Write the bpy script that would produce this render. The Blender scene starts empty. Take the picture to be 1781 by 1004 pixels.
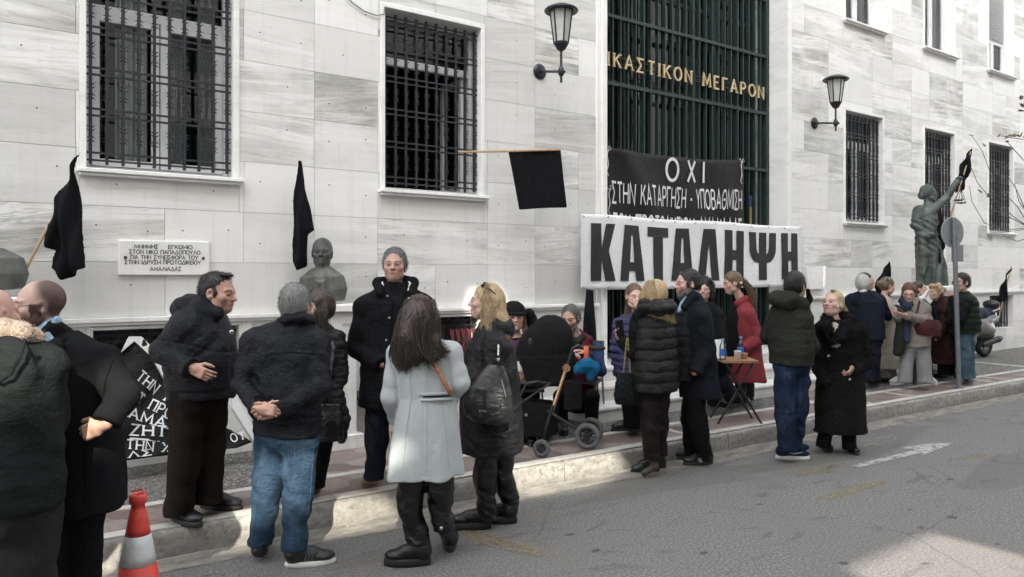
import bpy, bmesh, math, random, zlib
import numpy as np
from mathutils import Vector, Matrix, geometry

# ------------------------------------------------------------------ camera
S = bpy.context.scene
COL = S.collection
R = math.radians
TH = R(35.17)                       # angle between the view and the facade's normal
FPX, CX, HY = 1300.0, 890.5, 475.0  # focal length, centre and horizon, in pixels of the photograph (1781 wide)
CAM = np.array([0.0, -6.80, 1.75])
FV = np.array([math.sin(TH), math.cos(TH), 0.0])
RV = np.array([math.cos(TH), -math.sin(TH), 0.0])
UP = np.array([0.0, 0.0, 1.0])
cd = bpy.data.cameras.new('camera'); cam = bpy.data.objects.new('camera', cd); COL.objects.link(cam)
cam.location = CAM; cam.rotation_euler = (R(90), 0, -TH)
cd.sensor_width = 36; cd.lens = 36 * FPX / 1781; cd.shift_y = -27 / 1781
cd.clip_start = 0.05; cd.clip_end = 2000
S.camera = cam

# ------------------------------------------------------------------ sky, sun, exposure
SUN_EL = R(35)
SUN_DIR = np.array([0.5 * math.cos(SUN_EL), 0.866 * math.cos(SUN_EL), -math.sin(SUN_EL)])  # the way the light travels
w = bpy.data.worlds.new('World'); S.world = w; w.use_nodes = True
nt = w.node_tree; nt.nodes.clear()
sky = nt.nodes.new('ShaderNodeTexSky'); sky.sky_type = 'NISHITA'; sky.sun_disc = False
sky.sun_elevation = SUN_EL; sky.sun_rotation = math.atan2(-SUN_DIR[0], -SUN_DIR[1])
sky.dust_density = 4.0; sky.air_density = 1.0; sky.ozone_density = 1.0
hs = nt.nodes.new('ShaderNodeHueSaturation'); hs.inputs['Saturation'].default_value = 0.22
bg = nt.nodes.new('ShaderNodeBackground'); bg.inputs['Strength'].default_value = 0.15
wo = nt.nodes.new('ShaderNodeOutputWorld')
nt.links.new(sky.outputs[0], hs.inputs['Color']); nt.links.new(hs.outputs[0], bg.inputs[0]); nt.links.new(bg.outputs[0], wo.inputs[0])
sd = bpy.data.lights.new('sun', 'SUN'); sd.energy = 2.0; sd.angle = R(0.5); sd.color = (1.0, 0.93, 0.80)
so = bpy.data.objects.new('sun', sd); COL.objects.link(so)
so.rotation_euler = Vector(SUN_DIR).to_track_quat('-Z', 'Y').to_euler(); so.location = (-8, -20, 18)
S.view_settings.view_transform = 'Standard'; S.view_settings.look = 'None'
S.view_settings.exposure = 2.55; S.view_settings.gamma = 1.0
try:
    S.cycles.max_bounces = 6; S.cycles.diffuse_bounces = 3; S.cycles.transparent_max_bounces = 8
    S.cycles.use_denoising = True
except Exception:
    pass

# ------------------------------------------------------------------ photogrammetry: photo pixel -> place in the street
def at(px, py, Z):                      # at camera depth Z
    return CAM + FV * Z + RV * ((px - CX) / FPX * Z) + UP * ((HY - py) / FPX * Z)
def ray(px, py):
    return FV + RV * ((px - CX) / FPX) + UP * ((HY - py) / FPX)
def on_ground(px, py, h=0.0):
    d = ray(px, py); return CAM + d * ((h - CAM[2]) / d[2])
def on_wall(px, py, y=0.0):
    d = ray(px, py); return CAM + d * ((y - CAM[1]) / d[1])
def depth_of(p):
    return float(np.dot(np.asarray(p) - CAM, FV))

# ------------------------------------------------------------------ object helpers
BASE = {}
def thing(name, label, cat, loc, group=None):
    o = bpy.data.objects.new(name, None); COL.objects.link(o)
    o.location = tuple(float(v) for v in loc); o.empty_display_size = 0.1
    o['label'] = label; o['category'] = cat
    if group: o['group'] = group
    BASE[o.name] = np.array(o.location)
    return o
def tag(o, label, cat, group=None):
    o['label'] = label; o['category'] = cat
    if group: o['group'] = group
    return o
def base_of(parent):
    b = np.zeros(3); p = parent
    while p is not None:
        b = b + np.array(p.location); p = p.parent
    return b
def link(name, me, parent=None, mats=None, kind=None, label=None, loc=None):
    o = bpy.data.objects.new(name, me); COL.objects.link(o)
    if mats is not None:
        for m in (mats if isinstance(mats, (list, tuple)) else [mats]):
            me.materials.append(m)
    if parent is not None: o.parent = parent
    if kind: o['kind'] = kind
    if label: o['label'] = label
    if loc is not None: o.location = tuple(float(v) for v in loc)
    return o

class MB:
    """collects polygons in world coordinates and links them as ONE mesh"""
    def __init__(s): s.v = []; s.f = []; s.m = []; s.sm = []; s.mi = 0; s.smooth = False
    def add(s, vs, fs):
        b = len(s.v); s.v.extend([tuple(float(c) for c in p) for p in vs])
        for f in fs:
            s.f.append(tuple(i + b for i in f)); s.m.append(s.mi); s.sm.append(s.smooth)
        return s
    def mat(s, i): s.mi = i; return s
    def quad(s, a, b, c, d): return s.add([a, b, c, d], [(0, 1, 2, 3)])
    def box(s, lo, hi):
        x0, y0, z0 = lo; x1, y1, z1 = hi
        return s.add([(x0,y0,z0),(x1,y0,z0),(x1,y1,z0),(x0,y1,z0),(x0,y0,z1),(x1,y0,z1),(x1,y1,z1),(x0,y1,z1)],
                     [(3,2,1,0),(4,5,6,7),(0,1,5,4),(1,2,6,5),(2,3,7,6),(3,0,4,7)])
    def hexa(s, p):                     # 8 points: bottom ring then top ring
        return s.add(p, [(3,2,1,0),(4,5,6,7),(0,1,5,4),(1,2,6,5),(2,3,7,6),(3,0,4,7)])
    def bbox(s, lo, hi, b=0.006):       # box with chamfered edges
        x0,y0,z0 = lo; x1,y1,z1 = hi
        def ring(z, i): return [(x0+i,y0,z),(x1-i,y0,z),(x1,y0+i,z),(x1,y1-i,z),(x1-i,y1,z),(x0+i,y1,z),(x0,y1-i,z),(x0,y0+i,z)]
        def ring2(z): return [(x0+b,y0+b,z),(x1-b,y0+b,z),(x1-b,y0+b,z),(x1-b,y1-b,z),(x1-b,y1-b,z),(x0+b,y1-b,z),(x0+b,y1-b,z),(x0+b,y0+b,z)]
        vs = ring2(z0) + ring(z0+b, b) + ring(z1-b, b) + ring2(z1); fs = []
        for k in range(3):
            for i in range(8):
                j = (i+1) % 8; fs.append((k*8+i, k*8+j, (k+1)*8+j, (k+1)*8+i))
        fs.append(tuple(range(24, 32))); fs.append(tuple(range(7, -1, -1)))
        return s.add(vs, fs)
    def tube(s, pts, r, n=8, cap=True):
        pts = [np.asarray(p, float) for p in pts]; rs = r if isinstance(r, (list, tuple)) else [r] * len(pts)
        vs = []; ref = None
        for i, p in enumerate(pts):
            t = pts[min(i+1, len(pts)-1)] - pts[max(i-1, 0)]; L = np.linalg.norm(t); t = t / L if L > 1e-9 else np.array([0,0,1.])
            if ref is None:
                ref = np.array([0,0,1.]) if abs(t[2]) < .9 else np.array([1.,0,0])
            a = np.cross(t, ref); a /= max(np.linalg.norm(a), 1e-9); b = np.cross(a, t); ref = b
            for k in range(n):
                an = 2*math.pi*k/n; vs.append(p + rs[i]*(math.cos(an)*a + math.sin(an)*b))
        fs = []
        for i in range(len(pts)-1):
            for k in range(n):
                j = (k+1) % n; fs.append((i*n+k, (i+1)*n+k, (i+1)*n+j, i*n+j))
        if cap: fs.append(tuple(range(n))); fs.append(tuple(range(len(pts)*n-1, (len(pts)-1)*n-1, -1)))
        return s.add(vs, fs)
    def lathe(s, c, prof, n=24, axis=UP, sx=1.0, ref=None):
        axis = np.asarray(axis, float); axis = axis/np.linalg.norm(axis)
        if ref is None: ref = np.array([1.,0,0]) if abs(axis[0]) < .9 else np.array([0,1.,0])
        a = np.cross(axis, ref); a /= np.linalg.norm(a); b = np.cross(axis, a); c = np.asarray(c, float)
        vs = []; m = len(prof)
        for (r, z) in prof:
            for k in range(n):
                an = 2*math.pi*k/n; vs.append(c + axis*z + r*(math.cos(an)*a*sx + math.sin(an)*b))
        fs = [(i*n+k, i*n+(k+1) % n, (i+1)*n+(k+1) % n, (i+1)*n+k) for i in range(m-1) for k in range(n)]
        fs.append(tuple(range(n-1, -1, -1))); fs.append(tuple(range((m-1)*n, m*n)))
        return s.add(vs, fs)
    def poly(s, outline, n, t, holes=()):   # flat polygon (3-D points, maybe with holes) pushed out along n by t
        n = np.asarray(n, float); loops = [[np.asarray(p, float) for p in outline]] + [[np.asarray(p, float) for p in h] for h in holes]
        tri = geometry.tessellate_polygon([[Vector(p) for p in l] for l in loops])
        flat = [p for l in loops for p in l]; k = len(flat)
        vs = flat + [p + n*t for p in flat]; fs = []
        for a, b, c in tri:
            nn = np.cross(flat[b]-flat[a], flat[c]-flat[a])
            if np.dot(nn, n) < 0: b, c = c, b
            fs.append((a+k, b+k, c+k))
            if t: fs.append((c, b, a))
        if t:
            o = 0
            for l in loops:
                m = len(l)
                for i in range(m): fs.append((o+i, o+(i+1) % m, o+(i+1) % m+k, o+i+k))
                o += m
        return s.add(vs, fs)
    def mesh(s, name, off=(0, 0, 0)):
        me = bpy.data.meshes.new(name)
        off = np.asarray(off, float); vs = (np.array(s.v).reshape(-1, 3) - off)
        me.from_pydata([tuple(p) for p in vs], [], s.f)
        me.polygons.foreach_set('material_index', s.m); me.polygons.foreach_set('use_smooth', s.sm); me.update()
        return me
    def build(s, name, mats, parent=None, kind=None, label=None, recalc=True, loc=None):
        off = base_of(parent) if parent is not None else (np.zeros(3) if loc is None else np.asarray(loc, float))
        me = s.mesh(name, off)
        if recalc:
            b = bmesh.new(); b.from_mesh(me); bmesh.ops.recalc_face_normals(b, faces=b.faces); b.to_mesh(me); b.free()
        return link(name, me, parent, mats, kind, label, loc)

def copy_tree(o, parent=None):
    c = o.copy(); COL.objects.link(c); c.parent = parent
    for ch in list(o.children): copy_tree(ch, c)
    return c

# ------------------------------------------------------------------ materials
class NT:
    def __init__(s, name):
        s.m = bpy.data.materials.new(name); s.m.use_nodes = True; s.t = s.m.node_tree; s.t.nodes.clear()
        s.out = s.n('ShaderNodeOutputMaterial'); s.b = s.n('ShaderNodeBsdfPrincipled'); s.l(s.b.outputs[0], s.out.inputs[0])
        s.tc = s.n('ShaderNodeTexCoord')
    def n(s, t, **kw):
        x = s.t.nodes.new(t)
        for k, v in kw.items(): setattr(x, k, v)
        return x
    def l(s, a, b): s.t.links.new(a, b)
    def put(s, sock, v):
        if hasattr(v, 'node'): s.l(v, sock)
        elif v is not None: sock.default_value = v
    def obj(s): return s.tc.outputs['Object']
    def map(s, vec, scale=(1,1,1), loc=(0,0,0), rot=(0,0,0)):
        x = s.n('ShaderNodeMapping'); s.l(vec, x.inputs[0]); s.put(x.inputs['Scale'], scale); s.put(x.inputs['Location'], loc); x.inputs['Rotation'].default_value = rot
        return x.outputs[0]
    def noise(s, vec, scale, detail=4, rough=.55, dist=0.0, out=0):
        x = s.n('ShaderNodeTexNoise'); s.l(vec, x.inputs['Vector']); x.inputs['Scale'].default_value = scale
        x.inputs['Detail'].default_value = detail; x.inputs['Roughness'].default_value = rough; x.inputs['Distortion'].default_value = dist
        return x.outputs[out]
    def voro(s, vec, scale, feature='F1', out='Distance', rnd=1.0):
        x = s.n('ShaderNodeTexVoronoi', feature=feature); s.l(vec, x.inputs['Vector']); x.inputs['Scale'].default_value = scale
        x.inputs['Randomness'].default_value = rnd
        return x.outputs[out]
    def wave(s, vec, scale, dist=0., detail=2., dscale=1., dirn='X', prof='SIN'):
        x = s.n('ShaderNodeTexWave', bands_direction=dirn, wave_profile=prof); s.l(vec, x.inputs['Vector'])
        x.inputs['Scale'].default_value = scale; x.inputs['Distortion'].default_value = dist; x.inputs['Detail'].default_value = detail; x.inputs['Detail Scale'].default_value = dscale
        return x.outputs['Fac']
    def ramp(s, fac, stops, interp='LINEAR'):
        x = s.n('ShaderNodeValToRGB'); s.l(fac, x.inputs[0]); cr = x.color_ramp; cr.interpolation = interp
        while len(cr.elements) < len(stops): cr.elements.new(.5)
        for e, (p, c) in zip(cr.elements, stops):
            e.position = p; e.color = (c, c, c, 1) if isinstance(c, (int, float)) else (*c[:3], 1)
        return x.outputs[0]
    def mix(s, fac, a, b, mode='MIX'):
        x = s.n('ShaderNodeMix', data_type='RGBA', blend_type=mode)
        s.put(x.inputs[0], fac)
        for k, v in ((6, a), (7, b)):
            if isinstance(v, (int, float)): v = (v, v, v)
            s.put(x.inputs[k], v if hasattr(v, 'node') else (*v[:3], 1))
        return x.outputs[2]
    def math(s, op, a, b=None):
        x = s.n('ShaderNodeMath', operation=op); s.put(x.inputs[0], a); s.put(x.inputs[1], b); return x.outputs[0]
    def bump(s, h, strength=.3, dist=.01):
        x = s.n('ShaderNodeBump'); s.l(h, x.inputs['Height']); x.inputs['Strength'].default_value = strength; x.inputs['Distance'].default_value = dist
        s.l(x.outputs[0], s.b.inputs['Normal']); return x
    def attr(s, name, out='Color'):
        x = s.n('ShaderNodeAttribute'); x.attribute_name = name; return x.outputs[out]
    def set(s, **kw):
        for k, v in kw.items():
            k = {'col': 'Base Color', 'rough': 'Roughness', 'metal': 'Metallic', 'spec': 'Specular IOR Level', 'sheen': 'Sheen Weight', 'coat': 'Coat Weight', 'coatr': 'Coat Roughness', 'trans': 'Transmission Weight', 'alpha': 'Alpha', 'sss': 'Subsurface Weight'}[k]
            if isinstance(v, tuple) and len(v) == 3: v = (*v, 1)
            s.put(s.b.inputs[k], v)
        return s.m

MATS = {}
def simple(name, col, rough=.6, metal=0., var=.12, vs=8., bs=60., bump=.1, bd=.003, spec=.5, coat=0.):
    if name in MATS: return MATS[name]
    t = NT(name); o = t.obj()
    a = t.noise(o, vs, 5, .6)
    c0 = tuple(c*(1-var) for c in col); c1 = tuple(min(1, c*(1+var)) for c in col)
    c = t.ramp(a, [(.3, c0), (.7, c1)])
    t.set(col=c, metal=metal, spec=spec, coat=coat)
    rr = t.ramp(t.noise(o, vs*2.3, 3), [(.3, max(0, rough-.08)), (.7, min(1, rough+.08))]); t.set(rough=rr)
    if bump: t.bump(t.noise(o, bs, 3), bump, bd)
    MATS[name] = t.m; return t.m

def cloth(name, col, kind='weave', rough=.85, var=.2, sheen=.0, sp=.10):
    if name in MATS: return MATS[name]
    t = NT(name); o = t.obj()
    big = t.noise(o, 5., 4, .6); c0 = tuple(c*(1-var) for c in col); c1 = tuple(c*(1+var) for c in col)
    c = t.ramp(big, [(.32, c0), (.68, c1)])
    if kind == 'denim':
        fade = t.noise(t.map(o, (1,1,.5)), 7., 4, .65, .6); pale = tuple(min(1, x*2.3+.03) for x in col)
        c = t.mix(t.ramp(fade, [(.46, 0.), (.72, .75)]), c, pale)
        tw = t.wave(t.map(o, (1,1,.6), rot=(.3,.5,.2)), 260., 1.2); c = t.mix(t.math('MULTIPLY', tw, .25), c, tuple(x*1.7+.02 for x in col))
        t.bump(t.math('ADD', t.noise(t.map(o,(1,1,1.8)), 22., 5, .64, 1.1), t.math('MULTIPLY', tw, .05)), .8, .02)
    elif kind == 'wool':
        f = t.noise(o, 420., 3, .7); c = t.mix(t.ramp(f, [(.35, 0.), (.7, .55)]), c, tuple(min(1, x*1.5+.012) for x in col))
        t.bump(t.math('ADD', t.noise(o, 190., 3, .7), t.math('MULTIPLY', t.noise(t.map(o,(1,1,.6)), 11., 4, .6, .8), 2.0)), .5, .010)
    elif kind == 'nylon':
        t.bump(t.noise(t.map(o, (1,1,1.6)), 24., 6, .66, 1.3), .9, .018)
    elif kind == 'leather':
        t.bump(t.math('ADD', t.noise(t.map(o,(1,1,1.7)), 11., 4, .55, 1.2), t.math('MULTIPLY', t.voro(o, 330.), .06)), .7, .016)
    elif kind == 'cord':
        wv = t.wave(t.map(o, (1,1,.02)), 60., .4, dirn='X'); c = t.mix(t.math('MULTIPLY', wv, .5), c, tuple(x*1.8+.005 for x in col))
        t.bump(t.math('ADD', t.math('MULTIPLY', wv, .3), t.noise(o, 14., 4, .6)), .5, .008)
    elif kind == 'fur':
        f = t.noise(t.map(o,(1,1,.35)), 240., 3, .7); c = t.mix(t.ramp(f, [(.3, 0.), (.75, .8)]), c, tuple(x*2.0+.004 for x in col)); t.bump(f, .8, .01)
    else:
        f = t.noise(o, 320., 2); c = t.mix(t.math('MULTIPLY', f, .35), c, tuple(min(1, x*1.4+.006) for x in col))
        t.bump(t.math('ADD', t.noise(t.map(o,(1,1,1.4)), 20., 5, .64, 1.1), t.math('MULTIPLY', f, .06)), .8, .018)
    t.set(col=c, rough=rough, sheen=sheen, spec=sp)
    MATS[name] = t.m; return t.m

def hairmat(name, root, tip, rough=.45):
    if name in MATS: return MATS[name]
    t = NT(name); o = t.obj()
    st = t.noise(t.map(o, (1,1,.12)), 150., 3, .7); c = t.mix(t.ramp(st, [(.3, 0.), (.7, 1.)]), root, tip)
    big = t.noise(o, 14., 2); c = t.mix(t.math('MULTIPLY', big, .5), c, root)
    t.bump(st, .6, .006); t.set(col=c, rough=rough, spec=.35); MATS[name] = t.m; return t.m

def skinmat():
    if 'skin' in MATS: return MATS['skin']
    t = NT('skin'); c = t.attr('Col'); o = t.obj()
    c = t.mix(t.ramp(t.noise(o, 45., 4, .6), [(.3, .16), (.7, 0.)]), c, (.30, .08, .05))
    t.bump(t.noise(o, 170., 3), .22, .003); t.set(col=c, rough=.48, sss=.06, spec=.4)
    t.b.inputs['Subsurface Radius'].default_value = (.012, .005, .003)
    MATS['skin'] = t.m; return t.m
# ------------------------------------------------------------------ lettering made of strokes
def arc(cx, cy, rx, ry, a0, a1, n=12): return [(cx + rx*math.cos(R(a0+(a1-a0)*i/n)), cy + ry*math.sin(R(a0+(a1-a0)*i/n))) for i in range(n+1)]
GL = {
 'Α': (.72, [[(0,0),(.36,1),(.72,0)], [(.13,.34),(.59,.34)]]), 'Β': (.56, [[(0,0),(0,1)], [(0,1)]+arc(.26,.77,.24,.23,90,-90,10)+[(0,.54)], [(.02,.54)]+arc(.30,.27,.26,.27,90,-90,10)+[(0,0)]]),
 'Γ': (.52, [[(0,0),(0,1),(.52,1)]]), 'Δ': (.74, [[(0,0),(.37,1),(.74,0),(0,0)]]), 'Ε': (.52, [[(.52,1),(0,1),(0,0),(.52,0)], [(0,.52),(.43,.52)]]),
 'Ζ': (.58, [[(0,1),(.58,1),(0,0),(.58,0)]]), 'Η': (.64, [[(0,0),(0,1)], [(.64,0),(.64,1)], [(0,.5),(.64,.5)]]), 'Θ': (.76, [arc(.38,.5,.38,.5,0,360,24), [(.2,.5),(.56,.5)]]),
 'Ι': (.02, [[(0,0),(0,1)]]), 'Κ': (.6, [[(0,0),(0,1)], [(.58,1),(0,.4)], [(.2,.6),(.62,0)]]), 'Λ': (.7, [[(0,0),(.35,1),(.7,0)]]),
 'Μ': (.82, [[(0,0),(.06,1),(.41,.2),(.76,1),(.82,0)]]), 'Ν': (.64, [[(0,0),(0,1),(.64,0),(.64,1)]]), 'Ξ': (.56, [[(0,1),(.56,1)], [(.06,.5),(.5,.5)], [(0,0),(.56,0)]]),
 'Ο': (.76, [arc(.38,.5,.38,.5,0,360,24)]), 'Π': (.62, [[(0,0),(0,1),(.62,1),(.62,0)]]), 'Ρ': (.54, [[(0,0),(0,1)], [(0,1)]+arc(.28,.74,.26,.26,90,-90,10)+[(0,.48)]]),
 'Σ': (.58, [[(.58,1),(0,1),(.34,.5),(0,0),(.58,0)]]), 'Τ': (.64, [[(.32,0),(.32,1)], [(0,1),(.64,1)]]), 'Υ': (.66, [[(.33,0),(.33,.45)], [(0,1),(.33,.45),(.66,1)]]),
 'Φ': (.74, [[(.37,0),(.37,1)], arc(.37,.5,.37,.3,0,360,20)]), 'Χ': (.62, [[(0,0),(.62,1)], [(0,1),(.62,0)]]), 'Ψ': (.74, [[(.37,0),(.37,1)], arc(.37,.78,.37,.45,180,360,14)]),
 'Ω': (.76, [[(.04,0),(.26,0)]+arc(.38,.56,.38,.44,235,-55,20)+[(.5,0),(.72,0)]]), '-': (.3, [[(0,.45),(.3,.45)]]), '|': (.1, [[(0,0),(0,1)]]), 'ϒ': (.7, [[(.35,0),(.35,.5)]+arc(.18,.6,.17,.36,-20,150,8), [(.35,.5)]+arc(.52,.6,.17,.36,200,30,8)]), ')': (.3, [arc(0,.5,.3,.5,-80,80,10)]), ' ': (.36, []),
}
def strip(pts, w):
    p = [np.array(q, float) for q in pts]; closed = np.linalg.norm(p[0]-p[-1]) < 1e-6
    if closed: p = p[:-1]
    n = len(p); L = []; Rr = []
    for i in range(n):
        a = p[i-1] if (closed or i > 0) else None; b = p[(i+1) % n] if (closed or i < n-1) else None
        d0 = (p[i]-a)/np.linalg.norm(p[i]-a) if a is not None else None; d1 = (b-p[i])/np.linalg.norm(b-p[i]) if b is not None else None
        if d0 is None: d0 = d1
        if d1 is None: d1 = d0
        n0 = np.array([-d0[1], d0[0]]); n1 = np.array([-d1[1], d1[0]]); m = n0+n1; m /= max(np.linalg.norm(m), 1e-6)
        k = min(1/max(np.dot(m, n0), .3), 2.2); L.append(p[i]+m*k*w/2); Rr.append(p[i]-m*k*w/2)
    return L, Rr, closed
def text(mb, s, o, du, dv, nrm, h, weight=.13, width=None, track=.2, serif=False, t=.0, wx=1.0, fit=None):
    """strokes of the string from the point o (baseline left); du, dv unit vectors; fit: total width"""
    o = np.asarray(o, float); du = np.asarray(du, float); dv = np.asarray(dv, float); nrm = np.asarray(nrm, float)
    tot = sum(GL[c][0]+track for c in s)-track
    if fit: wx = fit/(tot*h)
    x = 0.0; lay = 0
    for c in s:
        w, strokes = GL[c]
        st = [list(q) for q in strokes]
        if serif:
            for q in strokes:
                for e in (q[0], q[-1]):
                    if e in (q[0], q[-1]) and (abs(e[1]) < .01 or abs(e[1]-1) < .01) and c not in 'ΟΘΣΕΓΤΖ' or (c in 'ΓΤ' and abs(e[1]) < .01):
                        st.append([(e[0]-.14, min(max(e[1], .03), .97)), (e[0]+.14, min(max(e[1], .03), .97))])
        for qi, q in enumerate(st):
            wq = weight*(.5 if serif and qi >= len(strokes) else 1)
            lay += 1; L, Rr, cl = strip(q, wq)
            off = nrm*(.0004*(lay % 5))
            P = [o + du*((x+a[0])*h*wx) + dv*(a[1]*h) + off for a in L] + [o + du*((x+a[0])*h*wx) + dv*(a[1]*h) + off for a in Rr]
            m = len(L); fs = []
            for i in range(m if cl else m-1):
                j = (i+1) % m; fs.append((i, i+m, j+m, j))
            if t:
                k = len(P); P2 = P + [a+nrm*t for a in P]
                f2 = [tuple(a+k for a in f) for f in fs]
                for i in range(m if cl else m-1):
                    j = (i+1) % m; f2 += [(i, j, j+k, i+k), (j+m, i+m, i+m+k, j+m+k)]
                if not cl: f2 += [(0, k, m+k, m), (m-1, 2*m-1, 2*m-1+k, m-1+k)]
                mb.add(P2, f2)
            else: mb.add(P, fs)
        x += w+track
    return x*h*wx

# ------------------------------------------------------------------ materials of the setting
def marble(name, tone=.62, dirt=0.):
    t = NT(name); o = t.obj(); sd_ = t.attr('seed'); 
    sep = t.n('ShaderNodeSeparateColor'); t.l(sd_, sep.inputs[0])
    off = t.n('ShaderNodeVectorMath', operation='SCALE'); t.l(sd_, off.inputs[0]); off.inputs['Scale'].default_value = 37.
    v = t.n('ShaderNodeVectorMath', operation='ADD'); t.l(o, v.inputs[0]); t.l(off.outputs[0], v.inputs[1]); v = v.outputs[0]
    rot = t.n('ShaderNodeVectorRotate', rotation_type='Y_AXIS'); t.l(v, rot.inputs['Vector']); t.l(t.math('SUBTRACT', t.math('MULTIPLY', sep.outputs[1], .26), .09), rot.inputs['Angle'])
    vr = rot.outputs[0]
    streak = t.noise(t.map(vr, (.26, 1, 3.6)), 1.4, 5, .6, .8)
    fine = t.noise(t.map(vr, (.30, 1, 4.4)), 4.0, 5, .62, 1.6)
    cloud = t.noise(v, 1.5, 3, .5, .6)
    amt = t.math('MULTIPLY', t.ramp(sep.outputs[0], [(.15, .10), (.6, .5), (.95, 1.)]), t.ramp(cloud, [(.32, .2), (.6, 1.)]))
    base = t.mix(t.ramp(sep.outputs[2], [(.62, 0.), (.98, 1.)]), (tone*1.07, tone*1.06, tone*1.025), (tone*.84, tone*.835, tone*.80))
    k = t.math('MULTIPLY', t.ramp(streak, [(.43, 0.), (.56, .95), (.66, .6)]), amt)
    c = t.mix(k, base, (tone*.40, tone*.395, tone*.36))
    k2 = t.math('MULTIPLY', t.ramp(fine, [(.53, 0.), (.58, .8), (.62, 0.)]), amt)
    c = t.mix(k2, c, (tone*.33, tone*.33, tone*.31))
    warm = t.noise(v, 3.3, 4, .6); c = t.mix(t.math('MULTIPLY', t.ramp(warm, [(.46, 0.), (.72, .7)]), amt), c, (tone*.80, tone*.765, tone*.66))
    drip = t.noise(t.map(o, (7, 1, .45)), 2.2, 5, .65); c = t.mix(t.ramp(drip, [(.52, 0.), (.8, .20+dirt)]), c, (.30, .29, .26))
    t.set(col=c, rough=.42, spec=.4); t.bump(t.noise(o, 30, 4), .08, .004)
    MATS[name] = t.m; return t.m
M_WALL = marble('marble_cladding', .76); M_TRIM = marble('marble_trim', .78); M_PLINTH = marble('marble_plinth', .66, .3)
M_GROUT = simple('grout', (.26, .26, .25), .9)
M_PIN = simple('pin_metal', (.06, .055, .05), .7)
M_ALU = simple('white_aluminium', (.70, .71, .72), .4, var=.04, bump=0)
M_IRON = simple('grey_iron', (.020, .022, .026), .55, var=.2, bs=120, spec=.4)
M_GREEN = simple('green_paint', (.018, .036, .033), .42, var=.2, bs=90)
M_BLACKM = simple('black_metal', (.012, .012, .014), .42, var=.2, bs=90)
M_DARK = simple('dark_interior', (.012, .013, .016), .9, bump=0)
M_CURT = cloth('curtain', (.80, .81, .82), 'weave', .9, .06)
M_GOLD = simple('brass', (.60, .47, .27), .42, .35, .2, 20., 100., .1)
def glassmat(name='glass', tint=(.8, .85, .85), refl=1.45, gl=0.02):
    t = NT(name); g = t.n('ShaderNodeBsdfGlossy'); g.inputs['Roughness'].default_value = gl; tr = t.n('ShaderNodeBsdfTransparent'); tr.inputs[0].default_value = (*tint, 1)
    fr = t.n('ShaderNodeFresnel'); fr.inputs[0].default_value = refl; mx = t.n('ShaderNodeMixShader'); t.l(fr.outputs[0], mx.inputs[0]); t.l(tr.outputs[0], mx.inputs[1]); t.l(g.outputs[0], mx.inputs[2])
    t.l(mx.outputs[0], t.out.inputs[0]); MATS[name] = t.m; return t.m
M_GLASS = glassmat('window_glass', (.86, .90, .91), 1.75)

def asphalt():
    t = NT('asphalt'); o = t.obj()
    g = t.voro(o, 95.); g2 = t.noise(o, 160., 3, .7); g3 = t.noise(o, 58., 3, .8)
    c = t.ramp(t.math('ADD', t.math('MULTIPLY', g2, .4), t.math('MULTIPLY', g3, .6)), [(.38, (.045,.045,.045)), (.5, (.14,.139,.136)), (.62, (.32,.317,.31))])
    sp = t.ramp(g, [(.0, 1.), (.16, 0.)]); c = t.mix(t.math('MULTIPLY', sp, .55), c, (.33,.325,.31))
    big = t.noise(o, .8, 5, .6, .5); c = t.mix(t.ramp(big, [(.40, .0), (.66, .45)]), c, (.15,.14,.128))
    cr = t.voro(t.mix(.12, o, t.noise(o, 3., 4, out=1)), .55, feature='DISTANCE_TO_EDGE'); c = t.mix(t.math('MULTIPLY', t.ramp(cr, [(.002, .40), (.006, 0.)]), t.ramp(t.noise(o, .5, 2), [(.45, 0.), (.6, 1.)])), c, (.03,.03,.03))
    st = t.noise(t.map(o, (1.2, 3.2, 1), rot=(0,0,.25)), 1.6, 5, .62, 1.2); c = t.mix(t.ramp(st, [(.58, 0.), (.72, .75)]), c, (.045,.045,.045))
    sl = t.voro(t.map(t.mix(.05, o, t.noise(o, 14., 2, out=1)), (1, 1.5, 1)), 2.3, rnd=1.); c = t.mix(t.ramp(sl, [(.06, .8), (.10, 0.)]), c, (.03,.03,.031))
    pt = t.noise(t.map(o, (.35, 1.1, 1)), .9, 3, .5, .6); c = t.mix(t.ramp(pt, [(.55, 0.), (.58, .4)]), c, (.085,.08,.074))
    c = t.mix(.12, c, (.20,.195,.185))
    t.set(col=c, rough=.86, spec=.3); t.bump(t.math('ADD', t.math('MULTIPLY', g3, 1.4), g2), .55, .005)
    return t.m
def pebble():
    t = NT('pebble_paving'); o = t.obj(); v = t.voro(o, 62., out='Color'); d = t.voro(o, 62.)
    sep = t.n('ShaderNodeSeparateColor'); t.l(v, sep.inputs[0])
    c = t.ramp(sep.outputs[0], [(.0, (.03,.03,.031)), (.45, (.085,.083,.08)), (.8, (.20,.19,.175)), (1., (.46,.44,.41))])
    c = t.mix(t.ramp(d, [(.45, 0.), (.75, .8)]), c, (.06,.058,.055)); big = t.noise(o, 1.3, 4); c = t.mix(t.ramp(big, [(.4, 0.), (.75, .4)]), c, (.12,.112,.10))
    t.set(col=c, rough=.8); t.bump(d, .5, .005); return t.m
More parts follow.
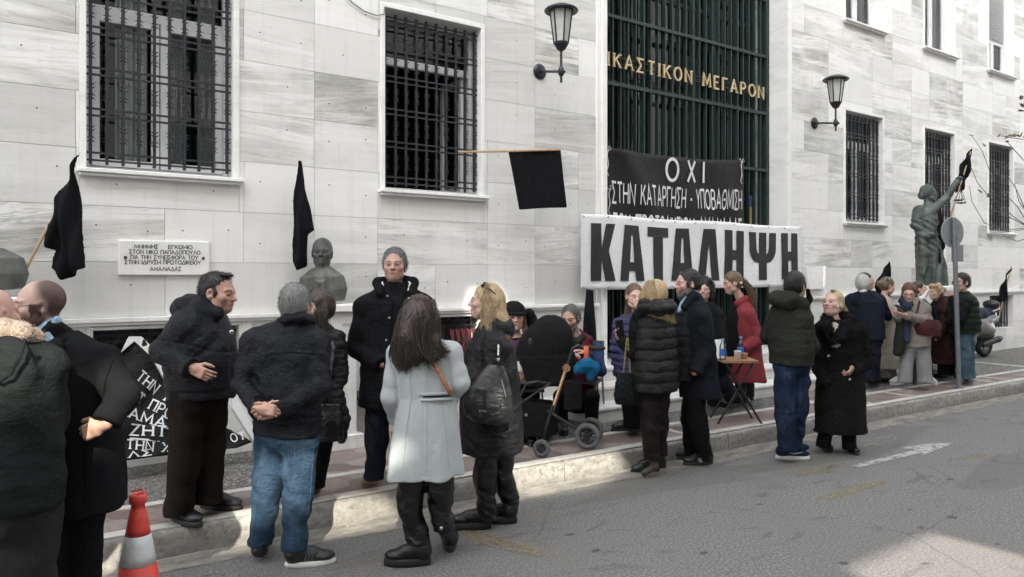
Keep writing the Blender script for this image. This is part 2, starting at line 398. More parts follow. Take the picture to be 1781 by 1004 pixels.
def crazy():
    t = NT('red_stone_paving'); o = t.obj(); q = t.mix(.10, o, t.noise(o, 9., 3, out=1))
    v = t.voro(q, 4.6, out='Color'); e = t.voro(q, 4.6, feature='DISTANCE_TO_EDGE')
    sep = t.n('ShaderNodeSeparateColor'); t.l(v, sep.inputs[0])
    c = t.ramp(sep.outputs[0], [(.0, (.11,.075,.066)), (.4, (.175,.118,.10)), (.7, (.235,.175,.155)), (1., (.32,.275,.245))])
    n = t.noise(o, 22., 5, .65); c = t.mix(t.ramp(n, [(.35, .45), (.65, 0.)]), c, (.09,.075,.068))
    dz = t.noise(o, 2.2, 4, .6); c = t.mix(t.ramp(dz, [(.4, 0.), (.7, .5)]), c, (.16,.145,.13))
    c = t.mix(t.ramp(e, [(.012, 1.), (.03, 0.)]), c, (.17,.16,.15))
    t.set(col=c, rough=.55); t.bump(t.math('ADD', t.ramp(e, [(.01, 0.), (.04, 1.)]), t.math('MULTIPLY', n, .5)), .4, .005); return t.m
def kerbmat():
    t = NT('kerb_stone'); o = t.obj(); n = t.noise(o, 24., 6, .7); c = t.ramp(n, [(.34, (.15,.145,.13)), (.5, (.31,.30,.27)), (.7, (.42,.41,.375))])
    b = t.noise(t.map(o, (.7, 1, 3)), 1.6, 5, .62); c = t.mix(t.ramp(b, [(.4, 0.), (.7, .75)]), c, (.13,.12,.105))
    sp = t.noise(o, 90., 3, .7); c = t.mix(t.ramp(sp, [(.5, 0.), (.72, .5)]), c, (.10,.098,.09)); 
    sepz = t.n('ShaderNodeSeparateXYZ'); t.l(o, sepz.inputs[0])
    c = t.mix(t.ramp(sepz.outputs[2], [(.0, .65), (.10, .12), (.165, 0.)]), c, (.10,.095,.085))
    t.set(col=c, rough=.85); t.bump(t.math('ADD', n, t.math('MULTIPLY', sp, .6)), .7, .010); return t.m
def stripmat():
    t = NT('white_marble_strip'); o = t.obj(); n = t.noise(o, 7., 5, .65); c = t.ramp(n, [(.3, (.36,.345,.31)), (.7, (.54,.53,.49))]); m = t.noise(o, 60., 3); c = t.mix(t.ramp(m, [(.55, 0.), (.75, .4)]), c, (.2,.19,.17))
    t.set(col=c, rough=.6); t.bump(m, .2, .003); return t.m
M_ROAD, M_PEB, M_CRAZY, M_KERB, M_STRIP = asphalt(), pebble(), crazy(), kerbmat(), stripmat()

# ------------------------------------------------------------------ ground, kerb, pavement
PZ = 0.17
def kerb_y(X): return CAM[1] + 4.99 - .0294*X
def band_y(X): return CAM[1] + 5.62 - .0345*X
m = MB(); m.quad((-60, -60, 0), (140, -60, 0), (140, 40, 0), (-60, 40, 0)); m.build('road', M_ROAD, kind='structure')
XA, XB = -14., 40.
m = MB(); m.box((XA, 0, 0), (XB, 0.06, PZ)) if False else None
m.hexa([(XA, kerb_y(XA)+.30, .004), (XB, kerb_y(XB)+.30, .004), (XB, 1.2, .004), (XA, 1.2, .004), (XA, kerb_y(XA)+.30, PZ), (XB, kerb_y(XB)+.30, PZ), (XB, 1.2, PZ), (XA, 1.2, PZ)])
m.build('pavement', M_PEB, kind='structure')
rnd = random.Random(4); m = MB(); x = XA
while x < XB:
    L = rnd.uniform(.95, 1.35); a, b = x+.004, x+L-.004; j = rnd.uniform(-.006, .006); zt = PZ-.004+rnd.uniform(-.003, .002)
    n = 6
    for i in range(n):          # rounded top edge, slightly worn face
        u0, u1 = a+(b-a)*i/n, a+(b-a)*(i+1)/n
        pr = [(-.012, .004), (.0, .05), (.004, zt-.03), (.014, zt-.008), (.034, zt), (.31, zt)]
        vs = []
        for u in (u0, u1):
            q = j + .006*math.sin(u*7+1)+.004*math.sin(u*19)
            vs += [(u, kerb_y(u)+p[0]+(q if k < 4 else 0), p[1]) for k, p in enumerate(pr)]
        m.smooth = True; m.add(vs, [(k, k+6, k+7, k+1) for k in range(5)])
    m.smooth = False
    for u in (a, b):
        vs = [(u, kerb_y(u)+p[0]+j, p[1]) for p in pr]+[(u, kerb_y(u)+.31, .004)]; m.add(vs, [tuple(range(7))])
    x += L
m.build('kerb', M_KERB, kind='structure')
# gutter strip of pale concrete beside the kerb
t = NT('gutter_concrete'); o = t.obj(); n = t.noise(t.map(o, (1, 2.5, 1)), 4., 6, .7); c = t.ramp(n, [(.35, (.10,.096,.088)), (.6, (.24,.225,.195)), (.8, (.30,.285,.25))]); t.set(col=c, rough=.9); t.bump(t.noise(o, 80., 4, .7), .6, .006); M_GUT = t.m
m = MB(); n = 60; ys = []
for i in range(n+1):
    X = XA+(XB-XA)*i/n; ys.append((X, kerb_y(X)-.26+.03*math.sin(X*2.1)+.02*math.sin(X*5.3)))
for i in range(n):
    (x0, y0), (x1, y1) = ys[i], ys[i+1]; m.quad((x0, y0, .003), (x1, y1, .003), (x1, kerb_y(x1)-.005, .006), (x0, kerb_y(x0)-.005, .006))
m.build('gutter', M_GUT, kind='structure')
# red paving band with white marble strips
m = MB(); m.quad((XA, kerb_y(XA)+.15, PZ+.004), (XB, kerb_y(XB)+.15, PZ+.004), (XB, band_y(XB), PZ+.004), (XA, band_y(XA), PZ+.004))
CROSS = [-4.2, .9, 2.12, 3.9, 9.0, 11.5, 14.2, 17.4]      # strips that run from the band to the wall bound red fields
for xa, xb in ((2.2, 3.85), (8.3, 9.5)): m.quad((xa, band_y(xa), PZ+.004), (xb, band_y(xb), PZ+.004), (xb, -.9 if xa > 8 else -.03, PZ+.004), (xa, -.9 if xa > 8 else -.03, PZ+.004))
m.build('pavement_band', M_CRAZY, kind='structure')
def strips():
    m = MB()
    def seg(a, b, wd, z=PZ+.008):
        a = np.array(a); b = np.array(b); L = np.linalg.norm(b-a); d = (b-a)/L; nn = np.array([-d[1], d[0]])*wd/2; k = max(1, int(L/1.0))
        for i in range(k):
            p = a+d*(L*i/k+.003); q = a+d*(L*(i+1)/k-.003); m.hexa([(*(p-nn), PZ), (*(q-nn), PZ), (*(q+nn), PZ), (*(p+nn), PZ), (*(p-nn), z), (*(q-nn), z), (*(q+nn), z), (*(p+nn), z)])
    seg((XA, kerb_y(XA)+.09), (XB, kerb_y(XB)+.09), .10); seg((XA, band_y(XA)), (XB, band_y(XB)), .085)
    for X in (2.16, 3.87, 8.3, 9.5, 12.0, 14.3): seg((X, band_y(X)+.05), (X, -.95 if 4.9 < X < 10.9 else -.05), .085, PZ+.0075)
    for X in (-3.1, .2, 5.6, 8.75, 9.7, 11.9, 12.35, 15.2): seg((X, kerb_y(X)+.15), (X, band_y(X)-.05), .07, PZ+.0075)
    return m
strips().build('pavement_strips', M_STRIP, kind='structure')

# road markings and worn traces of paint
def flat_patch(name, pts, mat, z=.005):
    m = MB(); P = [on_ground(x, y, 0) for x, y in pts]; m.poly([(p[0], p[1], z) for p in P], UP, 0); return m.build(name, mat, kind='structure', recalc=False)
def wornpaint(name, col, keep=.5, sc=14.):
    t = NT(name); o = t.obj(); n = t.noise(o, sc, 6, .72); n2 = t.noise(o, 160., 2); a = t.ramp(t.math('ADD', t.math('MULTIPLY', n, .7), t.math('MULTIPLY', n2, .3)), [(keep-.07, 0.), (keep+.06, 1.)])
    t.set(col=col, rough=.8, alpha=a); return t.m
M_WPAINT = wornpaint('worn_white_paint', (.36, .355, .335), .45); M_YPAINT = wornpaint('worn_yellow_paint', (.27, .215, .115), .53, 26.); M_FPAINT = wornpaint('faded_white_paint', (.30, .295, .28), .55, 10.)
flat_patch('road_marking', [(1480, 811), (1494, 814), (1606, 788), (1604, 793), (1630, 783), (1659, 771), (1618, 772), (1566, 780), (1592, 783)], M_WPAINT)
flat_patch('road_marking', [(1440, 795), (1500, 782), (1560, 766), (1560, 757), (1500, 766), (1420, 786)], M_FPAINT)
flat_patch('road_marking', [(1415, 868), (1440, 871), (1500, 856), (1545, 842), (1535, 836), (1480, 848)], M_YPAINT)
flat_patch('road_marking', [(795, 925), (815, 944), (880, 958), (955, 972), (940, 955), (880, 938), (830, 922)], M_YPAINT)
flat_patch('road_marking', [(1378, 822), (1390, 828), (1460, 822), (1440, 812), (1400, 814)], M_YPAINT)
flat_patch('road_marking', [(1680, 797), (1700, 800), (1720, 792), (1700, 787)], M_YPAINT)
# litter: leaves, butts and scraps along the gutter
M_LITTER = simple('litter_scraps', (.42, .36, .26), .8, var=.5, vs=90, bump=0); rnd = random.Random(8); m = MB()
for i in range(90):
    X = rnd.uniform(.3, 14); y = kerb_y(X) - abs(rnd.gauss(.06, .14)) - .02; a = rnd.uniform(0, 3.14); r = rnd.uniform(.006, .022); q = r*rnd.uniform(.25, .7); c, s_ = math.cos(a), math.sin(a); z = .009+rnd.uniform(0, .004)
    m.quad((X-c*r, y-s_*r, z), (X+s_*q, y-c*q, z+.004), (X+c*r, y+s_*r, z), (X-s_*q, y+c*q, z+.006))
for i in range(50):
    X = rnd.uniform(2, 17); y = rnd.uniform(band_y(X)+.05, -.1); r = rnd.uniform(.008, .03); a = rnd.uniform(0, 3.14); c, s_ = math.cos(a)*r, math.sin(a)*r; z = PZ+.008+rnd.uniform(0, .004)
    m.quad((X-c, y-s_, z), (X+s_*.6, y-c*.6, z+.003), (X+c, y+s_, z), (X-s_*.6, y+c*.6, z+.005))
lo_ = m.build('litter', M_LITTER, recalc=False); tag(lo_, 'pale scraps and dry leaves scattered along the kerb and pavement', 'litter'); lo_['kind'] = 'stuff'

# ------------------------------------------------------------------ the courthouse
court = thing('courthouse', 'white marble courthouse with barred windows and tall green entrance grille', 'building', (8, 0, 0))
WX = [.656, 3.243, 11.40, 13.97, 16.56]; WW = 1.13; WZ0, WZ1 = 2.58, 4.39; UZ0, UZ1 = 5.86, 7.85; RD = .26
DX0, DX1, DZ0, DZ1 = 6.17, 9.83, .65, 8.4
OPEN = [(x, x+WW, WZ0, WZ1) for x in WX] + [(x, x+WW, UZ0, UZ1) for x in WX] + [(DX0, DX1, 0, DZ1)]
BZ0, BZ1 = .62, 1.29; BASEM = [(.70, 1.83), (3.29, 4.37), (16.56, 17.66)]
def cut(rect, ops):
    out = [rect]
    for (a, b, c, d) in ops:
        nx = []
        for (x0, x1, z0, z1) in out:
            if b <= x0 or a >= x1 or d <= z0 or c >= z1: nx.append((x0, x1, z0, z1)); continue
            if a > x0: nx.append((x0, a, z0, z1))
            if b < x1: nx.append((b, x1, z0, z1))
            xa, xb = max(x0, a), min(x1, b)
            if c > z0: nx.append((xa, xb, z0, c))
            if d < z1: nx.append((xa, xb, d, z1))
        out = nx
    return out
def seeded(m, seeds, name, mats, parent):
    off = base_of(parent); me = m.mesh(name, off); at_ = me.color_attributes.new('seed', 'FLOAT_COLOR', 'POINT')
    a = np.ones((len(m.v), 4), np.float32); a[:, :3] = np.array(seeds).reshape(-1, 3); at_.data.foreach_set('color', a.ravel()); return link(name, me, parent, mats)
def slab_wall():
    m = MB(); seeds = []; r = random.Random(21); g = .0018
    def slab(rect, ops, y, sd_):
        for (x0, x1, z0, z1) in cut(rect, ops):
            if x1-x0 < .012 or z1-z0 < .012: continue
            n0 = len(m.v); e = .003
            P = [(x0+g, y, z0+g), (x1-g, y, z0+g), (x1-g, y, z1-g), (x0+g, y, z1-g)]; Q = [(x0+g-.001, y+.012, z0+g-.001), (x1-g+.001, y+.012, z0+g-.001), (x1-g+.001, y+.012, z1-g+.001), (x0+g-.001, y+.012, z1-g+.001)]
            m.mat(0).add(P+Q, [(0, 1, 2, 3), (0, 4, 5, 1), (1, 5, 6, 2), (2, 6, 7, 3), (3, 7, 4, 0)]); seeds.extend([sd_]*(len(m.v)-n0))
        x0, x1, z0, z1 = rect
        for px, pz in ((x0+.22*(x1-x0), z0+.5*(z1-z0)), (x1-.2*(x1-x0), z0+.55*(z1-z0))):
            pz += r.uniform(-.08, .08)
            if any(a-.03 < px < b+.03 and c-.03 < pz < d+.03 for a, b, c, d in ops): continue
            n0 = len(m.v); q = .0075
            m.mat(1).add([(px+q*math.cos(k*1.047), y-.0035, pz+q*math.sin(k*1.047)) for k in range(6)], [(0, 1, 2, 3, 4, 5)]); seeds.extend([(0, 0, 0)]*(len(m.v)-n0))
    ops = [(a-.05, b+.05, c-.0, d+.05) if a != DX0 else (a-.14, b+.12, c, d+.1) for a, b, c, d in OPEN]
    z = 1.39; row = 0
    while z < 12.3:
        x = -13 + (0 if row % 2 else .65); full = row % 2
        while x < 36:
            wd = 1.2935 if r.random() < .55 else .64675
            tone = (r.random()**1.3, r.random(), r.random()); slab((x, x+wd, z, z+.45), ops, 0., tone); x += wd
        z += .45; row += 1
    bo = [(a-.02, b+.02, BZ0, 1.33) for a, b in BASEM] + [(DX0-.14, DX1+.12, 0, 1.33)]
    x = -13
    while x < 36:
        wd = r.choice([1.0, 1.29, .8]); slab((x, x+wd, PZ-.05, 1.33), bo, -.03, (r.random()*.6, r.random(), .5+.5*r.random())); x += wd
    return seeded(m, seeds, 'wall', [M_WALL, M_PIN], court)
slab_wall()
m = MB()       # rough backing behind the joints
for (x0, x1, z0, z1) in cut((-13, 36, 0, 12.6), [(a, b, c, d) for a, b, c, d in OPEN] + [(a, b, BZ0, BZ1) for a, b in BASEM]):
    m.quad((x0, .010 if z0 > 1.2 else .010, z0), (x1, .010, z0), (x1, .010, z1), (x0, .010, z1))
m.build('wall_core', M_GROUT, court, recalc=False)
def trims():
    r = random.Random(5)
    def group(name, boxes):
        m = MB(); seeds = []
        for lo, hi in boxes: n0 = len(m.v); m.bbox(lo, hi, .004); s_ = (r.random()*.35, r.random(), r.random()*.4); seeds.extend([s_]*(len(m.v)-n0))
        seeded(m, seeds, name, [M_TRIM], court)
    for z0, z1 in ((WZ0, WZ1), (UZ0, UZ1)):
        for x in WX: x1 = x+WW; group('window_surround', [((x-.05, -.018, z0), (x-.001, .25, z1+.05)), ((x1+.001, -.018, z0), (x1+.05, .25, z1+.05)), ((x-.0005, -.018, z1), (x1+.0005, RD, z1+.05)), ((x, .02, z0-.03), (x1, RD+.02, z0+.001))])
    group('door_surround', [((DX0-.14, -.02, .17), (DX0-.0745, .12, DZ1)), ((DX0-.074, -.055, .17), (DX0, .32, DZ1+.02)), ((DX0-.1, -.03, DZ1), (DX1+.1, .3, DZ1+.12)), ((DX1, -.03, .17), (DX1+.0455, .32, DZ1+.02)), ((DX1+.046, -.018, .17), (DX1+.115, .1, DZ1+.02))])
    for a, b in ((-13, DX0-.145), (DX1+.12, 36)):
        x = a; L = []
        while x < b: e = min(x+1.6, b); L += [((x+.0005, -.075, 1.352), (e-.0005, .0, 1.39)), ((x, -.055, 1.325), (e, .0, 1.353))]; x = e
        group('moulding', L)
    for a, b in BASEM: group('cellar_surround', [((a, -.02, BZ0-.03), (b, .25, BZ0)), ((a-.02, -.028, BZ0-.001), (a, .25, BZ1+.03)), ((b, -.028, BZ0-.001), (b+.02, .25, BZ1+.03)), ((a, -.0275, BZ1), (b, .25, BZ1+.03))])
trims()
def bars(m, x0, x1, z0, z1, y, n, pairs, spikes=True, r_=.0115):
    xs = [x0+.03+(x1-x0-.06)*i/(n-1) for i in range(n)]
    for X in xs: m.box((X-r_, y-r_, z0), (X+r_, y+r_, z1))
    for za in pairs: m.box((x0, y-r_-.002, za-.008), (x1, y-r_+.011, za+.008))
    if spikes:
        lv = sorted(pairs); mids = [(a+b)/2 for a, b in zip(lv, lv[1:]) if b-a > .12]
        for X in xs:
            for zm in mids:
                m.hexa([(X-.005, y-.016, zm-.06), (X+.005, y-.016, zm-.06), (X+.005, y+.005, zm-.06), (X-.005, y+.005, zm-.06), (X-.013, y-.016, zm), (X+.013, y-.016, zm), (X+.013, y+.005, zm), (X-.013, y+.005, zm)])
                m.hexa([(X-.013, y-.016, zm), (X+.013, y-.016, zm), (X+.013, y+.005, zm), (X-.013, y+.005, zm), (X-.005, y-.016, zm+.06), (X+.005, y-.016, zm+.06), (X+.005, y+.005, zm+.06), (X-.005, y+.005, zm+.06)])
                for sx in (-1, 1):
                    for dz, up in ((.05, 1), (.02, 1), (-.02, -1), (-.05, -1)):
                        a = np.array([X+sx*.006, y-.012, zm+dz]); b = a+np.array([sx*.030, -.012, up*.020])
                        m.add([a+(0, 0, -.009), a+(0, 0, .009), a+(0, .008, 0), b], [(0, 1, 3), (1, 2, 3), (2, 0, 3)])
PAIRS = [2.66, 2.72, 3.02, 3.075, 3.35, 3.405, 3.68, 3.735, 4.0, 4.055, 4.27, 4.325]
M_SILL = M_TRIM
def window(X, z0, z1, grille=True, state='closed', seedv=0):
    yF = .17; x0, x1 = X, X+WW; m = MB(); w_ = .055; zt = z0+1.30
    def fr(a, b, c, d, wd=.05, y0=yF, y1=yF+.06): m.bbox((a, y0, c), (a+wd, y1, d), .004); m.bbox((b-wd, y0, c), (b, y1, d), .004); m.bbox((a+wd, y0, c), (b-wd, y1, c+wd), .004); m.bbox((a+wd, y0, d-wd), (b-wd, y1, d), .004)
    fr(x0+.002, x1-.002, z0+.002, z1-.002, .045)
    xm = (x0+x1)/2; panes = []
    if state != 'shutter':
        m.bbox((x0+.048, yF-.004, zt), (x1-.048, yF+.055, zt+.075), .004); panes.append((x0+.05, x1-.05, zt+.075, z1-.05))
    if state == 'closed':
        fr(x0+.05, xm-.004, z0+.05, zt, .06, yF-.012, yF+.045); fr(xm+.004, x1-.05, z0+.05, zt, .06, yF-.012, yF+.045)
        panes += [(x0+.11, xm-.06, z0+.11, zt-.06), (xm+.06, x1-.11, z0+.11, zt-.06)]
    elif state == 'open':      # one casement swung into the room
        xo = x1-.05
        m.bbox((xo-.06, yF+.06, z0+.05), (xo-.02, yF+.12, zt), .004); m.bbox((xo-.06, yF+.46, z0+.05), (xo-.02, yF+.52, zt), .004); m.bbox((xo-.06, yF+.12, z0+.05), (xo-.02, yF+.46, z0+.11), .004); m.bbox((xo-.06, yF+.12, zt-.06), (xo-.02, yF+.46, zt), .004)
    else:
        zt = z0+.72; fr(x0+.05, xm-.004, z0+.05, zt, .06, yF-.012, yF+.045); fr(xm+.004, x1-.05, z0+.05, zt, .06, yF-.012, yF+.045); panes += [(x0+.11, xm-.06, z0+.11, zt), (xm+.06, x1-.11, z0+.11, zt)]
    w_ob = m.build('window', M_ALU, court)
    g = MB()
    for a, b, c, d in panes: g.quad((a, yF+.02, c), (b, yF+.02, c), (b, yF+.02, d), (a, yF+.02, d))
    g.build('pane', M_GLASS, w_ob, recalc=False)
    rm = MB(); y1 = yF+2.2; e = .5      # the dark room behind
    rm.add([(x0-e, yF+.065, z0-.3), (x1+e, yF+.065, z0-.3), (x1+e, y1, z0-.3), (x0-e, y1, z0-.3), (x0-e, yF+.065, z1+.3), (x1+e, yF+.065, z1+.3), (x1+e, y1, z1+.3), (x0-e, y1, z1+.3)], [(0, 1, 2, 3), (7, 6, 5, 4), (1, 2, 6, 5)[::-1], (2, 3, 7, 6), (3, 0, 4, 7)])
    rm.build('room', M_DARK, w_ob, recalc=False)
    r = random.Random(seedv)
    if state == 'closed':
        cm = MB(); cm.smooth = True
        spans = [(x0+.24, xm-.08), (xm+.10, xm+.22), (xm+.36, x1-.1)] if seedv == 1 else [(x0+.1, x0+.3), (xm-.05, xm+.18), (x1-.3, x1-.1)]
        for a, b in spans:
            k = 40; vs = []
            for i in range(k+1):
                xx = a+(b-a)*i/k; yy = yF+.12+.022*math.sin(i*.95+r.random()*.2)
                vs += [(xx, yy, z0+.03 if seedv != 1 else z0+.25*r.random()*0+.03), (xx, yy, z1-.04)]
            cm.add(vs, [(2*i, 2*i+2, 2*i+3, 2*i+1) for i in range(k)])
        cm.build('curtain', M_CURT, w_ob, recalc=False)
    if state == 'shutter':
        sm = MB(); z = z0+.72
        while z < z1-.05: sm.hexa([(x0+.05, yF-.02, z), (x1-.05, yF-.02, z), (x1-.05, yF+.0, z), (x0+.05, yF+.0, z), (x0+.05, yF-.035, z+.02), (x1-.05, yF-.035, z+.02), (x1-.05, yF+.0, z+.044), (x0+.05, yF+.0, z+.044)]); z += .048
        sm.build('shutter', M_ALU, w_ob)
    sl = MB(); sl.bbox((x0-.075, -.085, z0-.033), (x1+.075, .03, z0), .005); sl.bbox((x0-.055, -.062, z0-.058), (x1+.055, .0, z0-.034), .005)
    n0 = len(sl.v); so_ = seeded(sl, [(.2, .5, .3)]*n0, 'sill', [M_TRIM], w_ob)
    if grille:
        gm = MB(); bars(gm, x0+.005, x1-.005, z0+.05, z1-.03, .07, 10, [p-2.58+z0 for p in PAIRS], True); gm.build('grille', M_IRON, w_ob, recalc=False)
    return w_ob
window(WX[0], WZ0, WZ1, True, 'closed', 1); window(WX[1], WZ0, WZ1, True, 'open', 2)
for i in (2, 3, 4): window(WX[i], WZ0, WZ1, True, 'closed', i+1)
for i, s_ in enumerate(('closed', 'closed', 'closed', 'closed', 'shutter')): window(WX[i], UZ0, UZ1, False, s_, i+10)
for a, b in BASEM:
    m = MB(); n = 9; bars(m, a, b, BZ0, BZ1, .08, n, [BZ0+.08, BZ1-.1, BZ1-.05], False, .009)
    bw = m.build('basement_grille', M_IRON, court, recalc=False); d = MB(); d.add([(a-.2, .2, BZ0-.2), (b+.2, .2, BZ0-.2), (b+.2, .2, BZ1+.2), (a-.2, .2, BZ1+.2)], [(0, 1, 2, 3)]); d.build('pane', simple('dusty_dark_glass', (.035, .04, .042), .25, bump=0), bw, recalc=False)
# entrance: steps, glazed door wall, green grille, brass letters
def entrance():
    m = MB(); seeds = []
    for k in range(3):
        z0 = PZ+.16*k; y0 = -.93+.30*k; xl = 5.15+.28*k; xr = 10.85-.28*k; yb = -.03 if k < 2 else .6
        if k == 2: xl, xr = DX0-.30, DX1+.30
        n0 = len(m.v); m.bbox((xl, y0+.02, z0), (xr, -.031, z0+.125), .004); seeds.extend([(.5, .5, .9)]*(len(m.v)-n0)); n0 = len(m.v)
        x = xl-.02
        while x < xr: e = min(x+1.45, xr+.02); m.bbox((x+.0015, y0, z0+.126), (e-.0015, -.0315, z0+.16), .006); x = e
        seeds.extend([(.25, .4, .35)]*(len(m.v)-n0))
    n0 = len(m.v); m.box((DX0, -.030, PZ), (DX1, .75, PZ+.478)); seeds.extend([(.25, .4, .4)]*(len(m.v)-n0))
    seeded(m, seeds, 'entrance_steps', [M_PLINTH], court)
    gm = MB(); y = .36; n = 27; xs = [DX0+.03+(DX1-DX0-.06)*i/(n-1) for i in range(n)]
    for i, X in enumerate(xs): gm.box((X-.013, y-.045, DZ0), (X+.013, y+.03, DZ1)) if i % 7 == 0 else gm.box((X-.009, y-.035, DZ0), (X+.009, y+.02, DZ1))
    for z in (.70, 1.55, 2.45, 3.32, 4.19, 5.06, 5.93, 6.8): gm.box((DX0, y-.047, z-.022), (DX1, y+.022, z+.022))
    for X in (DX0+.01, DX1-.05): gm.box((X, y-.05, DZ0), (X+.04, y+.05, DZ1))
    gate = gm.build('entrance_grille', M_GREEN, court, recalc=False)
    # glazing bars and glass behind it
    fm = MB(); yg = .62
    for i in range(9): X = DX0+(DX1-DX0)*i/8; fm.box((X-.03, yg-.03, DZ0), (X+.03, yg+.03, DZ1))
    for z in (.75, 1.6, 2.9, 4.3, 5.6, 7.0): fm.box((DX0, yg-.035, z-.03), (DX1, yg+.025, z+.03))
    doorf = fm.build('glazed_door', M_GREEN, court, recalc=False)
    pm = MB(); pm.quad((DX0, yg, DZ0), (DX1, yg, DZ0), (DX1, yg, DZ1), (DX0, yg, DZ1)); pm.build('pane', M_GLASS, doorf, recalc=False)
    rm = MB(); y1 = 3.4; rm.add([(DX0-.2, yg+.03, .6), (DX1+.2, yg+.03, .6), (DX1+.2, y1, .6), (DX0-.2, y1, .6), (DX0-.2, yg+.03, 8.6), (DX1+.2, yg+.03, 8.6), (DX1+.2, y1, 8.6), (DX0-.2, y1, 8.6)], [(0, 1, 2, 3), (7, 6, 5, 4), (1, 5, 6, 2), (2, 3, 7, 6), (3, 0, 4, 7)]); rm.build('hall', M_DARK, doorf, recalc=False)
    # pale blinds and notices inside the glass; grey panels imitate reflections in it
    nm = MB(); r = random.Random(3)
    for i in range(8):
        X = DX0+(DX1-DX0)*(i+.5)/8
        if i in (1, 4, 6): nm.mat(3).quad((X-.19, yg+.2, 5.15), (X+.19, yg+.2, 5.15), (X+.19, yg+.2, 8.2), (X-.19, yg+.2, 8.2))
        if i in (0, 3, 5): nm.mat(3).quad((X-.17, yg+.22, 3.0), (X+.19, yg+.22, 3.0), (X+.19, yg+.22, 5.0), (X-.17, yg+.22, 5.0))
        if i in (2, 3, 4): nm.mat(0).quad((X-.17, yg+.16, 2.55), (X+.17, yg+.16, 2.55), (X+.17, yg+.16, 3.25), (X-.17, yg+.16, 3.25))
    nm.mat(1).quad((9.62, .55, 2.42), (9.74, .55, 2.42), (9.74, .55, 2.78), (9.62, .55, 2.78)); nm.mat(2).quad((9.62, .55, 2.79), (9.74, .55, 2.79), (9.74, .55, 2.95), (9.62, .55, 2.95)); nm.mat(1).quad((9.30, .55, 2.42), (9.38, .55, 2.42), (9.38, .55, 2.75), (9.30, .55, 2.75))
    nm.build('notice', [simple('pale_blind', (.42, .42, .40), .8), simple('yellow_print', (.5, .42, .12), .6), simple('blue_print', (.06, .12, .40), .6), simple('grey_reflection', (.17, .18, .18), .7, var=.3, vs=3)], doorf, recalc=False)
    jm = MB(); seeds2 = []
    jm.box((DX0-.001, .0, PZ), (DX0, .6, DZ1)); jm.box((DX1, .3, PZ), (DX1+.02, .62, DZ1)); seeds2 = [(.7, .3, .6)]*len(jm.v); seeded(jm, seeds2, 'jamb', [M_WALL], court)
    lm = MB(); yl = .30; zb = 4.40
    text(lm, 'ΙΚΑΣΤΙΚΟΝ ΜΕΓΑΡΟΝ', (6.50, yl, zb), (1, 0, 0), UP, (0, -1, 0), .172, .135, track=.5, serif=True, t=.02, fit=3.17); text(lm, 'Δ', (6.22, yl, zb), (1, 0, 0), UP, (0, -1, 0), .172, .135, serif=True, t=.02)
    lm.build('lettering', M_GOLD, gate)
    rl = MB(); rl.box((DX0, yl+.004, zb+.045), (DX1, yl+.014, zb+.057)); rl.box((DX0, yl+.004, zb+.125), (DX1, yl+.014, zb+.137)); rl.build('letter_rail', M_IRON, gate)
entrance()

# ------------------------------------------------------------------ unseen facade added across the street for shade, holes shaped for the sun patches
def opposite():
    b = thing('shading_facade', 'pale apartment block across the street that shades the courthouse', 'building', (5, -14.5, 0))
    y0, y1 = -14.3, -14.0
    def hole(pts, h=0.):          # outline of a sun patch -> hole shaped in the facade, along the sun
        o = []
        for (X, Y, Z) in pts:
            t_ = (y1-Y)/SUN_DIR[1]; o.append((X+SUN_DIR[0]*t_, y1, Z+SUN_DIR[2]*t_))
        return o
    C = CAM[1]
    H1 = hole([(.45, C+4.88, 0), (1.5, C+4.86, 0), (1.9, C+4.72, 0), (2.9, C+4.74, 0), (4.1, C+4.62, 0), (4.72, C+4.86, 0), (4.66, C+5.36, 0), (3.7, C+5.5, 0), (3.34, C+5.45, 0), (3.24, C+4.83, 0), (2.58, C+4.80, 0), (2.42, C+5.4, 0), (1.6, C+5.6, 0), (.35, C+5.55, 0)])
    H2 = hole([(4.14, C+2.76, 0), (5.2, C+2.78, 0), (5.3, C+1.6, 0), (4.08, C+2.1, 0)])
    H3 = hole([(4.04, 0, 1.05), (4.66, 0, 1.10), (4.66, 0, 1.68), (4.5, 0, 1.80), (4.06, 0, 1.78)])
    m = MB(); m.poly([(-38, y1, 0), (60, y1, 0), (60, y1, 21.0), (-38, y1, 21.0)], (0, -1, 0), .3, holes=[H1, H2, H3]); m.build('wall', simple('cream_render', (.62, .60, .56), .9), b)
    wm = MB()
    for fl in range(6):
        for i in range(24):
            X = -36+4*i; z = 1.0+3.05*fl
            if -9 < X < 3 and 6.5 < z < 14.5: continue
            wm.bbox((X, y1+.003, z), (X+1.5, y1+.06, z+1.7), .01)
    wm.build('glazing', simple('dark_glazing', (.03, .035, .04), .15, bump=0), b)
opposite()
